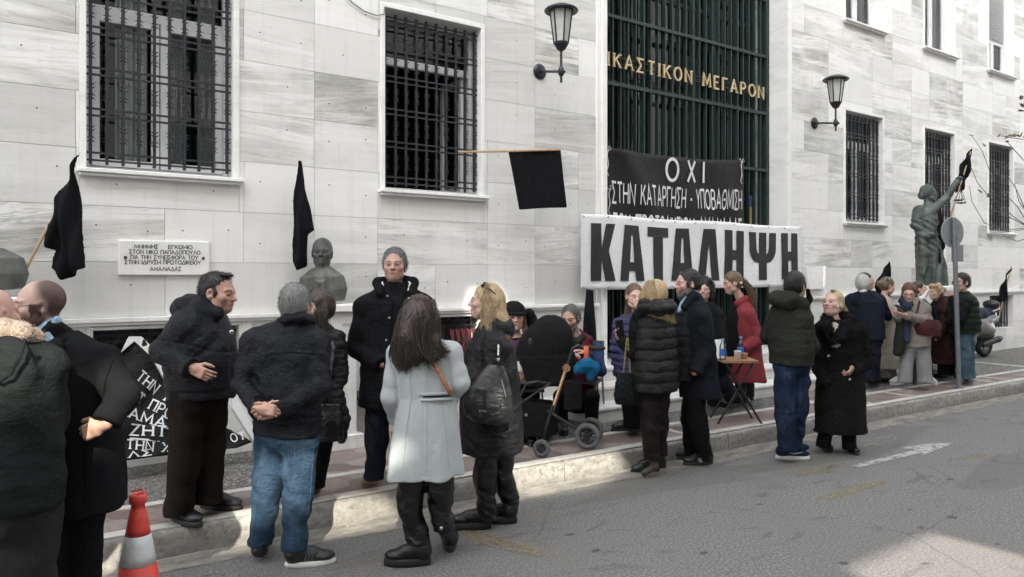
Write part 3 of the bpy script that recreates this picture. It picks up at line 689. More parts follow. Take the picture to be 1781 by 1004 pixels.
# ------------------------------------------------------------------ modelling kit: smooth unions of tapered volumes, meshed by surface nets
V3 = lambda *a: np.array(a, float)
def unit(v): v = np.asarray(v, float); return v/max(np.linalg.norm(v), 1e-9)
class Sculpt:
    def __init__(s): s.p = []
    def _add(s, f, lo, hi, k, op): s.p.append((f, np.asarray(lo, float), np.asarray(hi, float), k, op)); return s
    def cone(s, a, b, ra, rb, k=.03, op='u', mod=None):
        a = np.asarray(a, float); b = np.asarray(b, float); d = b-a; L = float(np.linalg.norm(d)); L2 = max(L*L, 1e-9); r = max(ra, rb)+.03*(mod is not None)
        def f(X, Y, Z):
            px, py, pz = X-a[0], Y-a[1], Z-a[2]; t0 = (px*d[0]+py*d[1]+pz*d[2])/L2; t = np.clip(t0, 0, 1)
            q = np.sqrt((px-t*d[0])**2+(py-t*d[1])**2+(pz-t*d[2])**2); rr = ra+(rb-ra)*t
            if mod is not None: rr = rr+mod(t*L, X, Y, Z)
            return q-rr
        return s._add(f, np.minimum(a, b)-r, np.maximum(a, b)+r, k, op)
    def chain(s, pts, rs, k=.02, op='u', mod=None):
        for i in range(len(pts)-1): s.cone(pts[i], pts[i+1], rs[i], rs[i+1], k, op, mod)
        return s
    def ell(s, c, r, ax=None, k=.03, op='u'):
        c = np.asarray(c, float); r = np.asarray(r, float); A = np.eye(3) if ax is None else np.array(ax, float)   # rows are the axes
        def f(X, Y, Z):
            p = [(X-c[0])*A[i][0]+(Y-c[1])*A[i][1]+(Z-c[2])*A[i][2] for i in range(3)]
            k0 = np.sqrt(sum((p[i]/r[i])**2 for i in range(3))); k1 = np.sqrt(sum((p[i]/r[i]**2)**2 for i in range(3)))+1e-9
            return k0*(k0-1)/k1
        e = np.sqrt(((A.T*r)**2).sum(1)); return s._add(f, c-e, c+e, k, op)
    def box(s, c, h, ax=None, rd=.01, k=.01, op='u'):
        c = np.asarray(c, float); h = np.asarray(h, float); A = np.eye(3) if ax is None else np.array(ax, float)
        def f(X, Y, Z):
            q = [np.abs((X-c[0])*A[i][0]+(Y-c[1])*A[i][1]+(Z-c[2])*A[i][2])-(h[i]-rd) for i in range(3)]
            return np.sqrt(sum(np.maximum(v, 0)**2 for v in q))+np.minimum(np.maximum(q[0], np.maximum(q[1], q[2])), 0)-rd
        e = (np.abs(A.T)*h).sum(1); return s._add(f, c-e, c+e, k, op)
    def loft(s, keys, side, k=.03, op='u', ex=2.3, mod=None, cap=.02):
        """keys from bottom to top: (centre, half width along side, half depth); straight axis, centre may wander"""
        C = np.array([q[0] for q in keys], float); ax = unit(C[-1]-C[0]); sd_ = np.asarray(side, float); sd_ = unit(sd_-ax*np.dot(sd_, ax)); nn = np.cross(sd_, ax)
        u = (C-C[0])@ax; a_ = (C-C[0])@sd_; b_ = (C-C[0])@nn; hw = np.array([q[1] for q in keys]); hd = np.array([q[2] for q in keys]); o = C[0]; U = u[-1]
        def f(X, Y, Z):
            px, py, pz = X-o[0], Y-o[1], Z-o[2]; tu = px*ax[0]+py*ax[1]+pz*ax[2]; tc = np.clip(tu, 0, U)
            A = px*sd_[0]+py*sd_[1]+pz*sd_[2]-np.interp(tc, u, a_); B = px*nn[0]+py*nn[1]+pz*nn[2]-np.interp(tc, u, b_)
            W, D = np.interp(tc, u, hw), np.interp(tc, u, hd)
            if mod is not None: mm = mod(tc, np.arctan2(B/D, A/W), X, Y, Z); W = W+mm; D = D+mm
            q = (np.abs(A/W)**ex+np.abs(B/D)**ex)**(1/ex); v = np.sqrt(A*A+B*B); d = np.where(q > .05, v*(1-1/np.maximum(q, .05)), -np.minimum(W, D))
            e = np.abs(tu-tc)
            e2 = np.maximum(np.abs(tu-U/2)-U/2, -1)  # signed end distance
            dd = np.maximum(d, e2-0.0); return np.where(e > 0, np.sqrt(np.maximum(d, 0)**2+e*e), dd)
        m_ = float(max(hw.max(), hd.max()))+.02*(mod is not None); return s._add(f, C.min(0)-m_, C.max(0)+m_, k, op)
    def half(s, c, n, lo, hi, k=.005, op='s'):  # removes what lies on the side n points to, within lo..hi
        c = np.asarray(c, float); n = unit(n)
        return s._add(lambda X, Y, Z: -((X-c[0])*n[0]+(Y-c[1])*n[1]+(Z-c[2])*n[2]), lo, hi, k, op)
    def field(s, h, wr=None, pad=.03):
        us = [q for q in s.p if q[4] == 'u']; lo = np.min([q[1] for q in us], 0)-pad-2*h; hi = np.max([q[2] for q in us], 0)+pad+2*h
        n = np.ceil((hi-lo)/h).astype(int)+1; g = [(lo[i]+h*np.arange(n[i])).astype(np.float32) for i in range(3)]
        F = np.full(n, 1e3, np.float32)
        for f, a, b, k, op in s.p:
            e = k+2.5*h; i0 = np.maximum(np.floor((a-e-lo)/h).astype(int), 0); i1 = np.minimum(np.ceil((b+e-lo)/h).astype(int)+1, n)
            if (i1 <= i0).any(): continue
            sl = tuple(slice(i0[i], i1[i]) for i in range(3))
            X, Y, Z = (g[0][sl[0]][:, None, None], g[1][sl[1]][None, :, None], g[2][sl[2]][None, None, :])
            d = f(X, Y, Z); A = F[sl]
            if op == 'u':
                hh = np.clip(.5+.5*(A-d)/k, 0, 1); F[sl] = np.where(A > 500, d, A*(1-hh)+d*hh-k*hh*(1-hh))
            else:
                hh = np.clip(.5-.5*(A+d)/k, 0, 1); F[sl] = A*(1-hh)+(-d)*hh+k*hh*(1-hh)
        if wr:
            band = np.abs(F) < .06; I = np.nonzero(band); P = [g[i][I[i]] for i in range(3)]; add = np.zeros(len(P[0]), np.float32)
            for fn in (wr if isinstance(wr, (list, tuple)) else [wr]): add += fn(*P)
            F[band] += add
        return F, lo, h
    def mesh(s, h, wr=None, smooth=0):
        F, lo, h = s.field(h, wr); return snet(F, lo, h, smooth)

def snet(F, lo, h, smooth=0):
    Sg = F < 0; n = F.shape; c = np.zeros((n[0]-1, n[1]-1, n[2]-1), np.int8); cs = [(i, j, k) for i in (0, 1) for j in (0, 1) for k in (0, 1)]
    sub = lambda A, o: A[o[0]:n[0]-1+o[0], o[1]:n[1]-1+o[1], o[2]:n[2]-1+o[2]]
    for o in cs: c += sub(Sg, o)
    act = (c > 0) & (c < 8); I = np.nonzero(act); m = len(I[0]); idx = np.full(act.shape, -1, np.int64); idx[I] = np.arange(m)
    f8 = {o: F[I[0]+o[0], I[1]+o[1], I[2]+o[2]] for o in cs}; acc = np.zeros((m, 3)); cnt = np.zeros(m)
    for a in cs:
        for d in range(3):
            if a[d]: continue
            b = list(a); b[d] = 1; b = tuple(b); fa, fb = f8[a], f8[b]; x = (fa < 0) != (fb < 0); t = np.where(x, fa/np.where(fa-fb == 0, 1, fa-fb), 0)
            for e in range(3): acc[:, e] += np.where(x, a[e]+(t if e == d else 0), 0)
            cnt += x
    Vv = acc/np.maximum(cnt, 1)[:, None]; Vv = (np.stack(I, 1)+Vv)*h+lo
    Q = []
    for d in range(3):
        o1 = [slice(None)]*3; o2 = [slice(None)]*3; o1[d] = slice(0, n[d]-1); o2[d] = slice(1, n[d]); A, B = Sg[tuple(o1)], Sg[tuple(o2)]; X = A != B
        e, g_ = [(1, 2), (2, 0), (0, 1)][d]
        sl = [slice(None)]*3; sl[e] = slice(1, n[e]-1); sl[g_] = slice(1, n[g_]-1); X = X[tuple(sl)]; J = np.nonzero(X); J = [np.array(q) for q in J]; J[e] = J[e]+1; J[g_] = J[g_]+1
        def cell(de, dg):
            K = [J[0], J[1], J[2]]; K = [k.copy() for k in K]; K[e] += de; K[g_] += dg; return idx[K[0], K[1], K[2]]
        q = np.stack([cell(-1, -1), cell(0, -1), cell(0, 0), cell(-1, 0)], 1); inside = A[J[0], J[1], J[2]]; q[~inside] = q[~inside][:, ::-1]; Q.append(q)
    Q = np.concatenate(Q); Q = Q[(Q >= 0).all(1)]
    for _ in range(smooth):
        acc = np.zeros_like(Vv); cn = np.zeros(len(Vv))
        for a, b in ((0, 1), (1, 2), (2, 3), (3, 0)):
            for p, q in ((a, b), (b, a)): np.add.at(acc, Q[:, p], Vv[Q[:, q]]); np.add.at(cn, Q[:, p], 1)
        Vv = .5*Vv+.5*acc/np.maximum(cn, 1)[:, None]
    return Vv, Q
def join(parts):
    vs = []; qs = []; o = 0
    for v, q in parts: vs.append(v); qs.append(q+o); o += len(v)
    return np.concatenate(vs), np.concatenate(qs)
def npmesh(name, V, Q, off, color=None):
    me = bpy.data.meshes.new(name); n = Q.shape[1]; me.vertices.add(len(V)); me.vertices.foreach_set('co', (V-off).astype(np.float32).ravel())
    me.loops.add(Q.size); me.loops.foreach_set('vertex_index', Q.astype(np.int32).ravel()); me.polygons.add(len(Q)); me.polygons.foreach_set('loop_start', np.arange(0, Q.size, n, dtype=np.int32))
    me.polygons.foreach_set('use_smooth', np.ones(len(Q), bool)); me.update(calc_edges=True); me.validate()
    if color is not None:
        a = me.color_attributes.new('Col', 'FLOAT_COLOR', 'POINT'); cc = np.ones((len(V), 4), np.float32); cc[:, :3] = color; a.data.foreach_set('color', cc.ravel())
    return me
def part(name, VQ, mat, parent=None, label=None, color=None):
    off = base_of(parent) if parent is not None else VQ[0].mean(0); return link(name, npmesh(name, VQ[0], VQ[1], off, color), parent, mat, None, label, None if parent is not None else off)

# cloth behaviour, as small displacements of the surface
def noise3(x, y, z, seed=0):
    xi = np.floor(x).astype(np.int64); yi = np.floor(y).astype(np.int64); zi = np.floor(z).astype(np.int64); fx, fy, fz = x-xi, y-yi, z-zi
    fx, fy, fz = [q*q*(3-2*q) for q in (fx, fy, fz)]
    def hsh(i, j, k):
        n = (i*374761393+j*668265263+k*2147483647+seed*1274126177) & 0x7fffffff; n = ((n ^ (n >> 13))*1274126177) & 0x7fffffff; return ((n ^ (n >> 16)) & 0xffff)/65535.
    c = [[[hsh(xi+i, yi+j, zi+k) for k in (0, 1)] for j in (0, 1)] for i in (0, 1)]
    l = lambda a, b, t: a+(b-a)*t
    return l(l(l(c[0][0][0], c[1][0][0], fx), l(c[0][1][0], c[1][1][0], fx), fy), l(l(c[0][0][1], c[1][0][1], fx), l(c[0][1][1], c[1][1][1], fx), fy), fz)
def folds(amp, freq, seed=0, n=5, sharp=1.0, z=1.0, mask=None, tilt=.5):
    """creases: thin ridges and broad hollows running across the cloth, irregular like real wrinkles"""
    r = np.random.RandomState(seed); a1, a2 = r.uniform(-tilt, tilt, 2); fq = freq*.42; sh = r.uniform(0, 50, 3)
    def f(X, Y, Z):
        x, y, zz = X*fq, Y*fq, (Z+a1*(X*RV[0]+Y*RV[1])+a2*(X*FV[0]+Y*FV[1]))*fq*z
        wx = noise3(x*.8+sh[0], y*.8, zz*.8, seed)-.5; wz = noise3(x*.8, y*.8+sh[1], zz*.8, seed+7)-.5
        n1 = noise3(x+1.3*wx+sh[0], y+1.3*wz+sh[1], zz+1.6*wz, seed+1); n2 = noise3(2.1*x+sh[2], 2.1*y+1.2*wx, 2.3*zz+1.5*wx, seed+2)
        r1 = 1-np.abs(2*n1-1)*2; r2 = 1-np.abs(2*n2-1)*2; s = np.maximum(r1, -.6)**1*.75+np.maximum(r2, -.6)*.4+(noise3(.5*x, .5*y, .5*zz, seed+4)-.5)*1.2
        if mask is not None: s = s*mask(X, Y, Z)
        return -1.6*amp*s
    return f
def rings(amp, freq, seed=0, at=None, wid=.25):       # creases round a limb
    ph = seed*1.7
    def f(u, X, Y, Z):
        s = np.sin(u*freq+ph+2.2*np.sin(9*X+7*Y+ph)+1.3*np.sin(17*(X-Y)+11*Z)); s = np.where(s > 0, s*.6, s)
        if at is not None: s = s*(.25+np.exp(-((u-at)/wid)**2))
        return amp*s
    return f
def puffs(amp, per, ph=0., wob=.012):              # quilted tubes
    def f(u, X, Y, Z): return amp*(np.abs(np.sin(math.pi*(u/per+ph+wob*np.sin(31*X+23*Y+9*Z))))**.55-.75)
    return f
def zpuff(amp, per, z0=0., tilt=0.): # horizontal quilting for torsos; returned as displacement (positive shrinks)
    def f(X, Y, Z): return -amp*(np.abs(np.sin(math.pi*((Z-z0)/per+.10*np.sin(7*X+5*Y)+.04*np.sin(29*X-21*Y))))**.5-.75)
    return f
def drape(amp, k, c, seed=0, ztop=1.0, zlen=.6):       # long vertical folds that deepen towards the hem
    def f(X, Y, Z):
        a = np.arctan2(Y-c[1], X-c[0]); g = np.clip((ztop-Z)/zlen, 0, 1); return -amp*g*(np.sin(k*a+seed)+.6*np.sin((k*1.7)*a+2.1*seed+3*Z))
    return f

# ------------------------------------------------------------------ heads, hair, hands, shoes
def frame(f, roll=0., pitch=0.):
    """axes right, forward, up for a heading vector f in the ground plane"""
    f = unit(f); r = np.cross(f, UP); u = UP.copy()
    f2 = f*math.cos(pitch)+u*math.sin(pitch); u2 = np.cross(r, f2)
    r3 = r*math.cos(roll)+u2*math.sin(roll); u3 = np.cross(r3, f2); return r3, f2, u3
class Head:
    def __init__(s, chin, fr, H=.232, female=False, fat=1.0):
        s.r, s.f, s.u = fr; s.k = H/.235; s.fem = female; s.fat = fat
        s.o = np.asarray(chin, float)-s.P0(0, .055, .0)      # chin point given; origin under the skull
    def P0(s, x, y, z): return s.k*(x*s.r+y*s.f+z*s.u)
    def P(s, x, y, z): return s.o+s.P0(x, y, z)
    def ax(s): return np.array([s.r, s.f, s.u])
    def local(s, V): D = (V-s.o)/s.k; return D@s.r, D@s.f, D@s.u
    def sculpt(s, neck=None, nr=.056):
        q = Sculpt(); A = s.ax(); k = s.k; w = s.fat; E = lambda c, r, kk=.02, op='u': q.ell(s.P(*c), np.array(r)*k, A, kk*k, op)
        fm = s.fem
        E((0, -.014, .148), (.074, .094, .087)); E((0, .022, .092), (.060*w, .070, .088), .03); E((0, .052, .022), (.026*w, .026, .022), .03)
        for sx in (-1, 1):
            E((sx*.046*w, .014, .050), (.018*w, .036, .026), .025); E((sx*.042*w, .058, .100), (.022, .022, .018), .025)
            q.cone(s.P(sx*.012, .084, .1415), s.P(sx*.048, .068, .1445), .010*k, .008*k, .014*k)
            E((sx*.030, .098, .122), (.019, .020, .014), .014, 's')
            E((sx*.031, .0745, .1235), (.0155, .013, .0125), .004)       # eyeball and lids
            q.chain([s.P(sx*.016, .082, .124), s.P(sx*.030, .0885, .1305), s.P(sx*.045, .078, .125)], [.004*k, .0048*k, .004*k], .004*k)
            E((sx*.074, -.012, .114), (.010, .022, .033), .008); E((sx*.080, -.006, .118), (.007, .011, .016), .006, 's')
        q.cone(s.P(0, .086, .138), s.P(0, .104, .100), .0085*k, .0125*k, .012*k); E((0, .110, .0965), (.0115, .0115, .0095), .010)
        for sx in (-1, 1): E((sx*.0125, .098, .0935), (.008, .010, .008), .008)
        E((0, .080, .066), (.026, .016, .020), .018); E((0, .094, .0685), (.022, .0085, .0055), .006); E((0, .091, .0565), (.019, .0085, .0065), .006)
        E((0, .103, .0625), (.021, .006, .0016), .003, 's'); E((0, .080, .034), (.022, .016, .016), .02)
        if neck is not None: q.chain([s.P(0, -.022, .10), s.P(0, -.020, .02), np.asarray(neck, float)], [nr*k*.86, nr*k*.84, nr*k*1.1], .014)
        return q
    def color(s, V, skin, lip=None, brow=(.028, .019, .014), beard=None, stubble=0., eyes=True, hairc=None, bald=None, shut=False, smile=0, beardlow=False):
        x, y, z = s.local(V); skin = np.array(skin, float)*[1.04, 1.2, 1.32]; c = np.tile(skin, (len(V), 1)); ax = np.abs(x)
        def put(mask, col, a=1.): 
            mm = (np.clip(mask, 0, 1)*a)[:, None]; c[:] = c*(1-mm)+np.array(col)*mm
        front = np.clip((y-.03)/.03, 0, 1)
        put(np.exp(-(((ax-.038)/.022)**2+((z-.088)/.022)**2))*front, np.array(skin)*[1.0, .74, .70], .6); put(np.exp(-((ax/.014)**2+((z-.096)/.012)**2))*front, np.array(skin)*[1.0, .76, .72], .6)
        put(np.exp(-(((ax-.030)/.021)**4+((z-.124)/.013)**4))*front, np.array(skin)*.62, .75)
        if stubble or beard is not None:
            jaw = np.clip((.088-z)/.02, 0, 1)*np.clip((y+.02+ax*.2)/.02, 0, 1)*np.clip((z+.012)/.01+1, 0, 1); chk = 1-np.exp(-(((ax)/.030)**4+((z-.085)/.022)**4))*(ax < .045); lipm = np.exp(-((ax/.024)**4+((z-.0625)/.010)**4))
            side = ((ax > .055) & (z < .13) & (y > -.005) & (y < .04))*1.0; mst = np.exp(-((ax/.028)**4+((z-.077)/.007)**4)); bm = np.clip(np.maximum(np.maximum(jaw*np.clip((.07+.25*ax*1.0-z)/.012+.3, 0, 1), side), mst)*(1-lipm), 0, 1)
            if beard is not None: put(bm, beard, .93)
            else: put(bm, np.array(skin)*.55+np.array((.02, .022, .024)), stubble)
        if brow is not None: put(np.exp(-(((ax-.031)/.019)**4+((z-.1455+.10*np.clip(ax-.03, 0, 1))/.0052)**4))*front, brow, .85)
        if lip is not None: put(np.exp(-((ax/.022)**4+((z-.0625)/.0095)**4))*front*(y > .07), lip, .8)
        put(np.exp(-((ax/.021)**4+((z-.0625+smile*.12*ax*-1)/.0022)**2))*(y > .07), (.05, .018, .015), .8)
        put(np.exp(-(((ax-.008)/.005)**2+((z-.0885)/.004)**2))*(y > .085), (.08, .03, .025), .7)
        if eyes:
            inr = np.exp(-(((ax-.031)/.0125)**6+((z-.1225)/.0052)**4))*(y > .065); put(inr, (.50, .46, .43), .9 if not shut else .2); put(np.exp(-(((ax-.030)/.0058)**4+((z-.123)/.0055)**4))*(y > .065), (.02, .014, .01), .95); put(np.exp(-(((ax-.031)/.014)**4+((z-.1285)/.0022)**2))*(y > .065), (.05, .03, .025), .8)
        if bald is not None: put(bald(x, y, z), hairc, .9)
        return c
    def hair(s, style='short', t=.012, h=.006, seed=0, extra=None, amp=.003, line=.0, low=.075, parting=None):
        """a hair cap grown off the skull and cut back along a hairline"""
        q = Sculpt(); A = s.ax(); k = s.k; E = lambda c, r, kk=.02, op='u': q.ell(s.P(*c), np.array(r)*k, A, kk*k, op)
        E((0, -.023, .1515), (.0735+t*.75, .092+t*.75, .086+t*1.1)); E((0, -.045, .105), (.070+t*.8, .058+t, .07), .03)
        if style == 'short':
            for sx in (-1, 1): E((sx*.068, .012, .118), (.012+t*.4, .022, .03), .01)
        if extra: extra(q, s)
        # face, forehead, below the hairline
        E((0, .122, .092), (.086+t, .088, .112-line), .010, 's')
        for sx in (-1, 1):
            q.box(s.P(sx*.09, .05, .05), np.array((.06, .055, .05))*k, A, .012*k, .012*k, 's'); E((sx*.082, -.008, .108), (.018, .022, .030), .008, 's')
        if style in ('short', 'sides'): q.box(s.P(0, -.02, low-.10), np.array((.16, .17, .10))*k, A, .004, .012*k, 's')
        if style == 'sides': E((0, .03, .262), (.075, .125, .080), .02, 's')
        return q
    def hairmesh(s, q, h=.006, amp=.003, seed=0, fx=60):
        r = np.random.RandomState(seed); ph = r.uniform(0, 6, 4); rr, ff = s.r, s.f
        def wr(X, Y, Z):
            x = (X-s.o[0])*rr[0]+(Y-s.o[1])*rr[1]+(Z-s.o[2])*rr[2]; y = (X-s.o[0])*ff[0]+(Y-s.o[1])*ff[1]+(Z-s.o[2])*ff[2]
            return amp*(np.sin(x*fx*5+4*np.sin(y*fx*.6+ph[0])+8*Z+ph[1])+np.sin(x*fx*9+y*fx*3+ph[2]+5*np.sin(Z*40)))*.6
        return q.mesh(h*s.k, wr)

def hand(wrist, d, palm_n, thumb, size=1.0, curl=.35, spread=.12, h=.0036, fist=False, grip=0.0):
    """wrist point, direction of the fingers, the way the palm faces, side of the thumb (+1 or -1 along d x n)"""
    d = unit(d); n = unit(np.asarray(palm_n, float)-d*np.dot(palm_n, d)); s_ = np.cross(d, n)*thumb; q = Sculpt(); w = np.asarray(wrist, float); z = size*.9
    q.box(w+d*.050*z, np.array((.046, .040, .0135))*z, [d, s_, n], .013*z, .012*z); q.ell(w+d*.028*z+s_*.022*z+n*.008*z, np.array((.032, .018, .016))*z, [d, s_, n], .012*z)
    q.cone(w-d*.035*z, w+d*.02*z, .026*z, .027*z, .02*z)
    L = [.088, .098, .091, .072]; off = [.029, .0095, -.0105, -.029]; rad = [.0092, .0096, .0092, .0080]
    for i in range(4):
        a0 = spread*(1.5-i)*.5; c = curl*(1+.12*i)+(.55 if fist else 0); p = w+d*(.092-.004*abs(i-1))*z+s_*off[i]*z; dirn = unit(d+s_*a0); ang = 0; pts = [p-dirn*.012*z]; rs = [rad[i]*1.08*z]; seg = [.46, .30, .24]
        for j in range(3):
            ang += c*(1.0 if j == 0 else 1.15)
            q_ = dirn*math.cos(ang)+n*math.sin(ang); p = p+q_*L[i]*seg[j]*z; pts.append(p); rs.append(rad[i]*(1-.1*(j+1))*z)
        q.chain(pts, rs, .004*z)
    p = w+d*.030*z+s_*.034*z+n*.004*z; t1 = unit(d*.75+s_*.65+n*.35); t2 = unit(d*.9+s_*(.15-grip)+n*(.35+grip)); q.chain([p, p+t1*.040*z, p+t1*.040*z+t2*.034*z, p+t1*.040*z+t2*.034*z+unit(t2+n*.2-s_*.15)*.024*z], [.0135*z, .0115*z, .0105*z, .0088*z], .008*z)
    return q.mesh(h)

def shoe(parent, heel, f, gz, L=.285, W=.052, kind='shoe', upper=None, sole=None, ankle=None, shaft=.0, h=.0065, sole_h=.028, toe_up=.0, heel_h=.0, stripe=None, laces=None, rs=.052):
    """a shoe on the ground: heel point, heading; adds the upper and its sole as a sub-part"""
    f = unit([f[0], f[1], 0]); s_ = np.cross(f, UP); o = np.array([heel[0], heel[1], gz]); P = lambda a, b, c: o+f*a*L+s_*b+UP*c
    q = Sculpt(); t = sole_h; hh = heel_h
    q.ell(P(.13, 0, t+hh+.038), (L*.13, W*.80, .050), [f, s_, UP], .02); q.ell(P(.42, 0, t+hh*.55+.036), (L*.30, W*.86, .048), [f, s_, UP], .03); q.ell(P(.74, 0, t+.024), (L*.27, W*.98, .034), [f, s_, UP], .03)
    q.cone(P(.30, 0, t+hh+.055), P(.55, 0, t+.050+hh*.4), .034, .026, .03)
    if ankle is not None:
        a = np.asarray(ankle, float); q.cone(P(.17, 0, t+hh+.045), a, rs*.95, rs, .03)
    if kind in ('pump',): q.ell(P(.40, 0, t+hh*.7+.085), (L*.33, W*.72, .075), [f, s_, UP], .01, 's')
    b0 = o-f*.3-s_*.3; q.box(P(.5, 0, t*.5-.3+.002), (L*.8, W*2, .3+t*.42), [f, s_, UP], .002, .004, 's')
    lo = q.mesh(h); up = part('shoe' if kind != 'boot' else 'boot', lo, upper, parent)
    m = MB(); m.smooth = False; n = 28; prof = []
    for i in range(n):
        a = 2*math.pi*i/n; x = math.cos(a); y = math.sin(a); u = .5+.53*x; wv = W*(.84+.20*math.sin(max(0, min(1, (u-.05)/.95))*math.pi*.85-.25)) if True else W
        prof.append((u, y*wv, x))
    vs = []
    for zl, g in ((.0, .97), (t*.5, 1.0), (t, .985), (t+.006, .95)):
        for u, y, x in prof:
            lift = hh*max(0, 1-u/.45)**.7*(1 if zl > 0 else 0) if hh else 0; tl = toe_up*max(0, (u-.75)/.25)**2
            vs.append(P(.5+(u-.5)*g, y*g, zl+lift*(zl >= t*.5)+tl))
    fs = [(k*n+i, k*n+(i+1) % n, (k+1)*n+(i+1) % n, (k+1)*n+i) for k in range(3) for i in range(n)]; fs += [tuple(range(n-1, -1, -1)), tuple(range(3*n, 4*n))]
    if hh and kind == 'pump':      # block heel
        m.add([P(.5+(u-.5), y*.9, t*.35*0+hh*max(0, 1-u/.6)+.004) for u, y, x in prof]+[P(.5+(u-.5), y*.9, hh*max(0, 1-u/.6)+.018) for u, y, x in prof], [(i, (i+1) % n, n+(i+1) % n, n+i) for i in range(n)]+[tuple(range(n-1, -1, -1)), tuple(range(n, 2*n))])
        m.hexa([P(.02, -W*.42, .0), P(.20, -W*.42, .0), P(.20, W*.42, .0), P(.02, W*.42, .0), P(-.01, -W*.6, hh+.012), P(.26, -W*.6, hh*.8), P(.26, W*.6, hh*.8), P(-.01, W*.6, hh+.012)])
    else: m.smooth = True; m.add(vs, fs)
    m.build('sole', sole or upper, up)
    if laces is not None:
        lm = MB()
        for i in range(5):
            u = .36+.07*i; z = t+.098-.012*i+hh*.3; lm.tube([P(u, -.024, z-.008), P(u+.01, 0, z+.004), P(u+.02, .024, z-.008)], .006, 5)
            lm.tube([P(u+.03, -.024, z-.014), P(u+.012, 0, z+.004), P(u, .024, z-.008)], .006, 5)
        lm.build('laces', laces, up)
    return up, P

def shoe_stripe(up, q, side, items, mat, W=.052):
    m = MB()
    for u0, u1, z0, z1 in items: m.add([q(u0, side*(W*.99), z0), q(u1, side*(W*.99), z0), q(u1+.05, side*W*.9, z1), q(u0+.05, side*W*.9, z1)], [(0, 1, 2, 3)])
    m.build('stripe', mat, up, recalc=False)
def strands(guides, n, r0=.0016, seed=0, jit=.012, steps=9, wave=.004, taper=.35):
    """many thin locks interpolated between guide polylines; returns vertices and quads"""
    rr = np.random.RandomState(seed); G = []
    for g in guides:
        g = np.array(g, float); d = np.r_[0, np.cumsum(np.linalg.norm(np.diff(g, axis=0), axis=1))]; d /= d[-1]; tt = np.linspace(0, 1, steps); G.append(np.stack([np.interp(tt, d, g[:, i]) for i in range(3)], 1))
    G = np.array(G)
    for _ in range(2): G[:, 1:-1] = .25*G[:, :-2]+.5*G[:, 1:-1]+.25*G[:, 2:]
    Vs = []; Qs = []; o = 0; tt = np.linspace(0, 1, steps)
    for i in range(n):
        a = rr.uniform(0, len(G)-1); j = min(int(a), len(G)-2); f = a-j; p = G[j]*(1-f)+G[j+1]*f
        L = rr.uniform(.82, 1.06); cut_ = p[0]+(p-p[0])*1.0; 
        if L < 1: cut_ = np.stack([np.interp(tt*L, tt, p[:, q]) for q in range(3)], 1)
        p = cut_+rr.normal(size=3)*jit*(.35+.65*tt)[:, None]+(wave*np.sin(tt*rr.uniform(4, 11)+rr.uniform(0, 6)))[:, None]*rr.normal(size=3)
        T = np.gradient(p, axis=0); T /= np.linalg.norm(T, axis=1)[:, None]+1e-9; ref = rr.normal(size=3); A = np.cross(T, ref); A /= np.linalg.norm(A, axis=1)[:, None]+1e-9; B = np.cross(T, A); w_ = r0*rr.uniform(.6, 1.7)*(1-taper*tt)[:, None]
        ring = np.stack([p+A*w_, p-.5*A*w_+.87*B*w_, p-.5*A*w_-.87*B*w_], 1).reshape(-1, 3); Vs.append(ring)
        k = np.arange(steps-1)[:, None]*3; c = np.arange(3)[None]; q = np.stack([k+c, k+(c+1) % 3, k+3+(c+1) % 3, k+3+c], 2).reshape(-1, 4); Qs.append(q+o); o += len(ring)
    return np.concatenate(Vs), np.concatenate(Qs)
def shorthair(person, H, mat, t=.009, low=.05, line=0., amp=.002, n=2600, L=.011, extra=None, style='short', seed=3):
    q = H.hair(style, t, low=low, line=line, extra=extra); VQ = H.hairmesh(q, .005*person.fine, amp, seed, 70); return part('hair', join([VQ, fuzz(VQ, n, L*H.k, .0011, seed, .7)]), mat, person.root)
from mathutils.bvhtree import BVHTree
def trace(obj, path, step=3.0, off=.002):
    """a line of photo pixels laid onto a garment"""
    b = base_of(obj); bv = BVHTree.FromPolygons([tuple(np.array(v.co)+b) for v in obj.data.vertices], [tuple(p.vertices) for p in obj.data.polygons]); out = []
    for (x0, y0), (x1, y1) in zip(path, path[1:]):
        n = max(1, int(math.hypot(x1-x0, y1-y0)/step))
        for i in range(n+1):
            d = ray(x0+(x1-x0)*i/n, y0+(y1-y0)*i/n); h = bv.ray_cast(Vector(CAM), Vector(d))
            if h[0] is not None: out.append(np.array(h[0])-unit(d)*off)
    return out
def seams(name, obj, paths, mat, r=.0028):
    m = MB()
    for p in paths:
        w_ = trace(obj, p)
        if len(w_) > 1: m.tube(w_, r, 5)
    return m.build(name, mat, obj)
def fuzz(VQ, n, L=.02, r0=.0012, seed=0, down=.4, mask=None):
    """short hairs standing on a surface"""
    V, Q = VQ; rr = np.random.RandomState(seed); C = V[Q].mean(1); N = np.cross(V[Q[:, 2]]-V[Q[:, 0]], V[Q[:, 3]]-V[Q[:, 1]]); N /= np.linalg.norm(N, axis=1)[:, None]+1e-9
    I = np.arange(len(Q)) if mask is None else np.nonzero(mask(C))[0]; I = rr.choice(I, n); p = C[I]+rr.normal(size=(n, 3))*.004; d = N[I]+rr.normal(size=(n, 3))*.45-UP*down; d /= np.linalg.norm(d, axis=1)[:, None]; l = L*rr.uniform(.5, 1.3, n)[:, None]
    a = np.cross(d, rr.normal(size=(n, 3))); a /= np.linalg.norm(a, axis=1)[:, None]+1e-9; b = np.cross(d, a)
    R_ = np.stack([p+a*r0, p-a*r0*.5+b*r0, p-a*r0*.5-b*r0, p+d*l*.6-UP*l*.06+a*r0*.5, p+d*l-UP*l*.2], 1).reshape(-1, 3); k = np.arange(n)[:, None]*5
    q = np.concatenate([k+np.array([[0, 1, 4, 3]]), k+np.array([[1, 2, 4, 3]])]); return R_, q

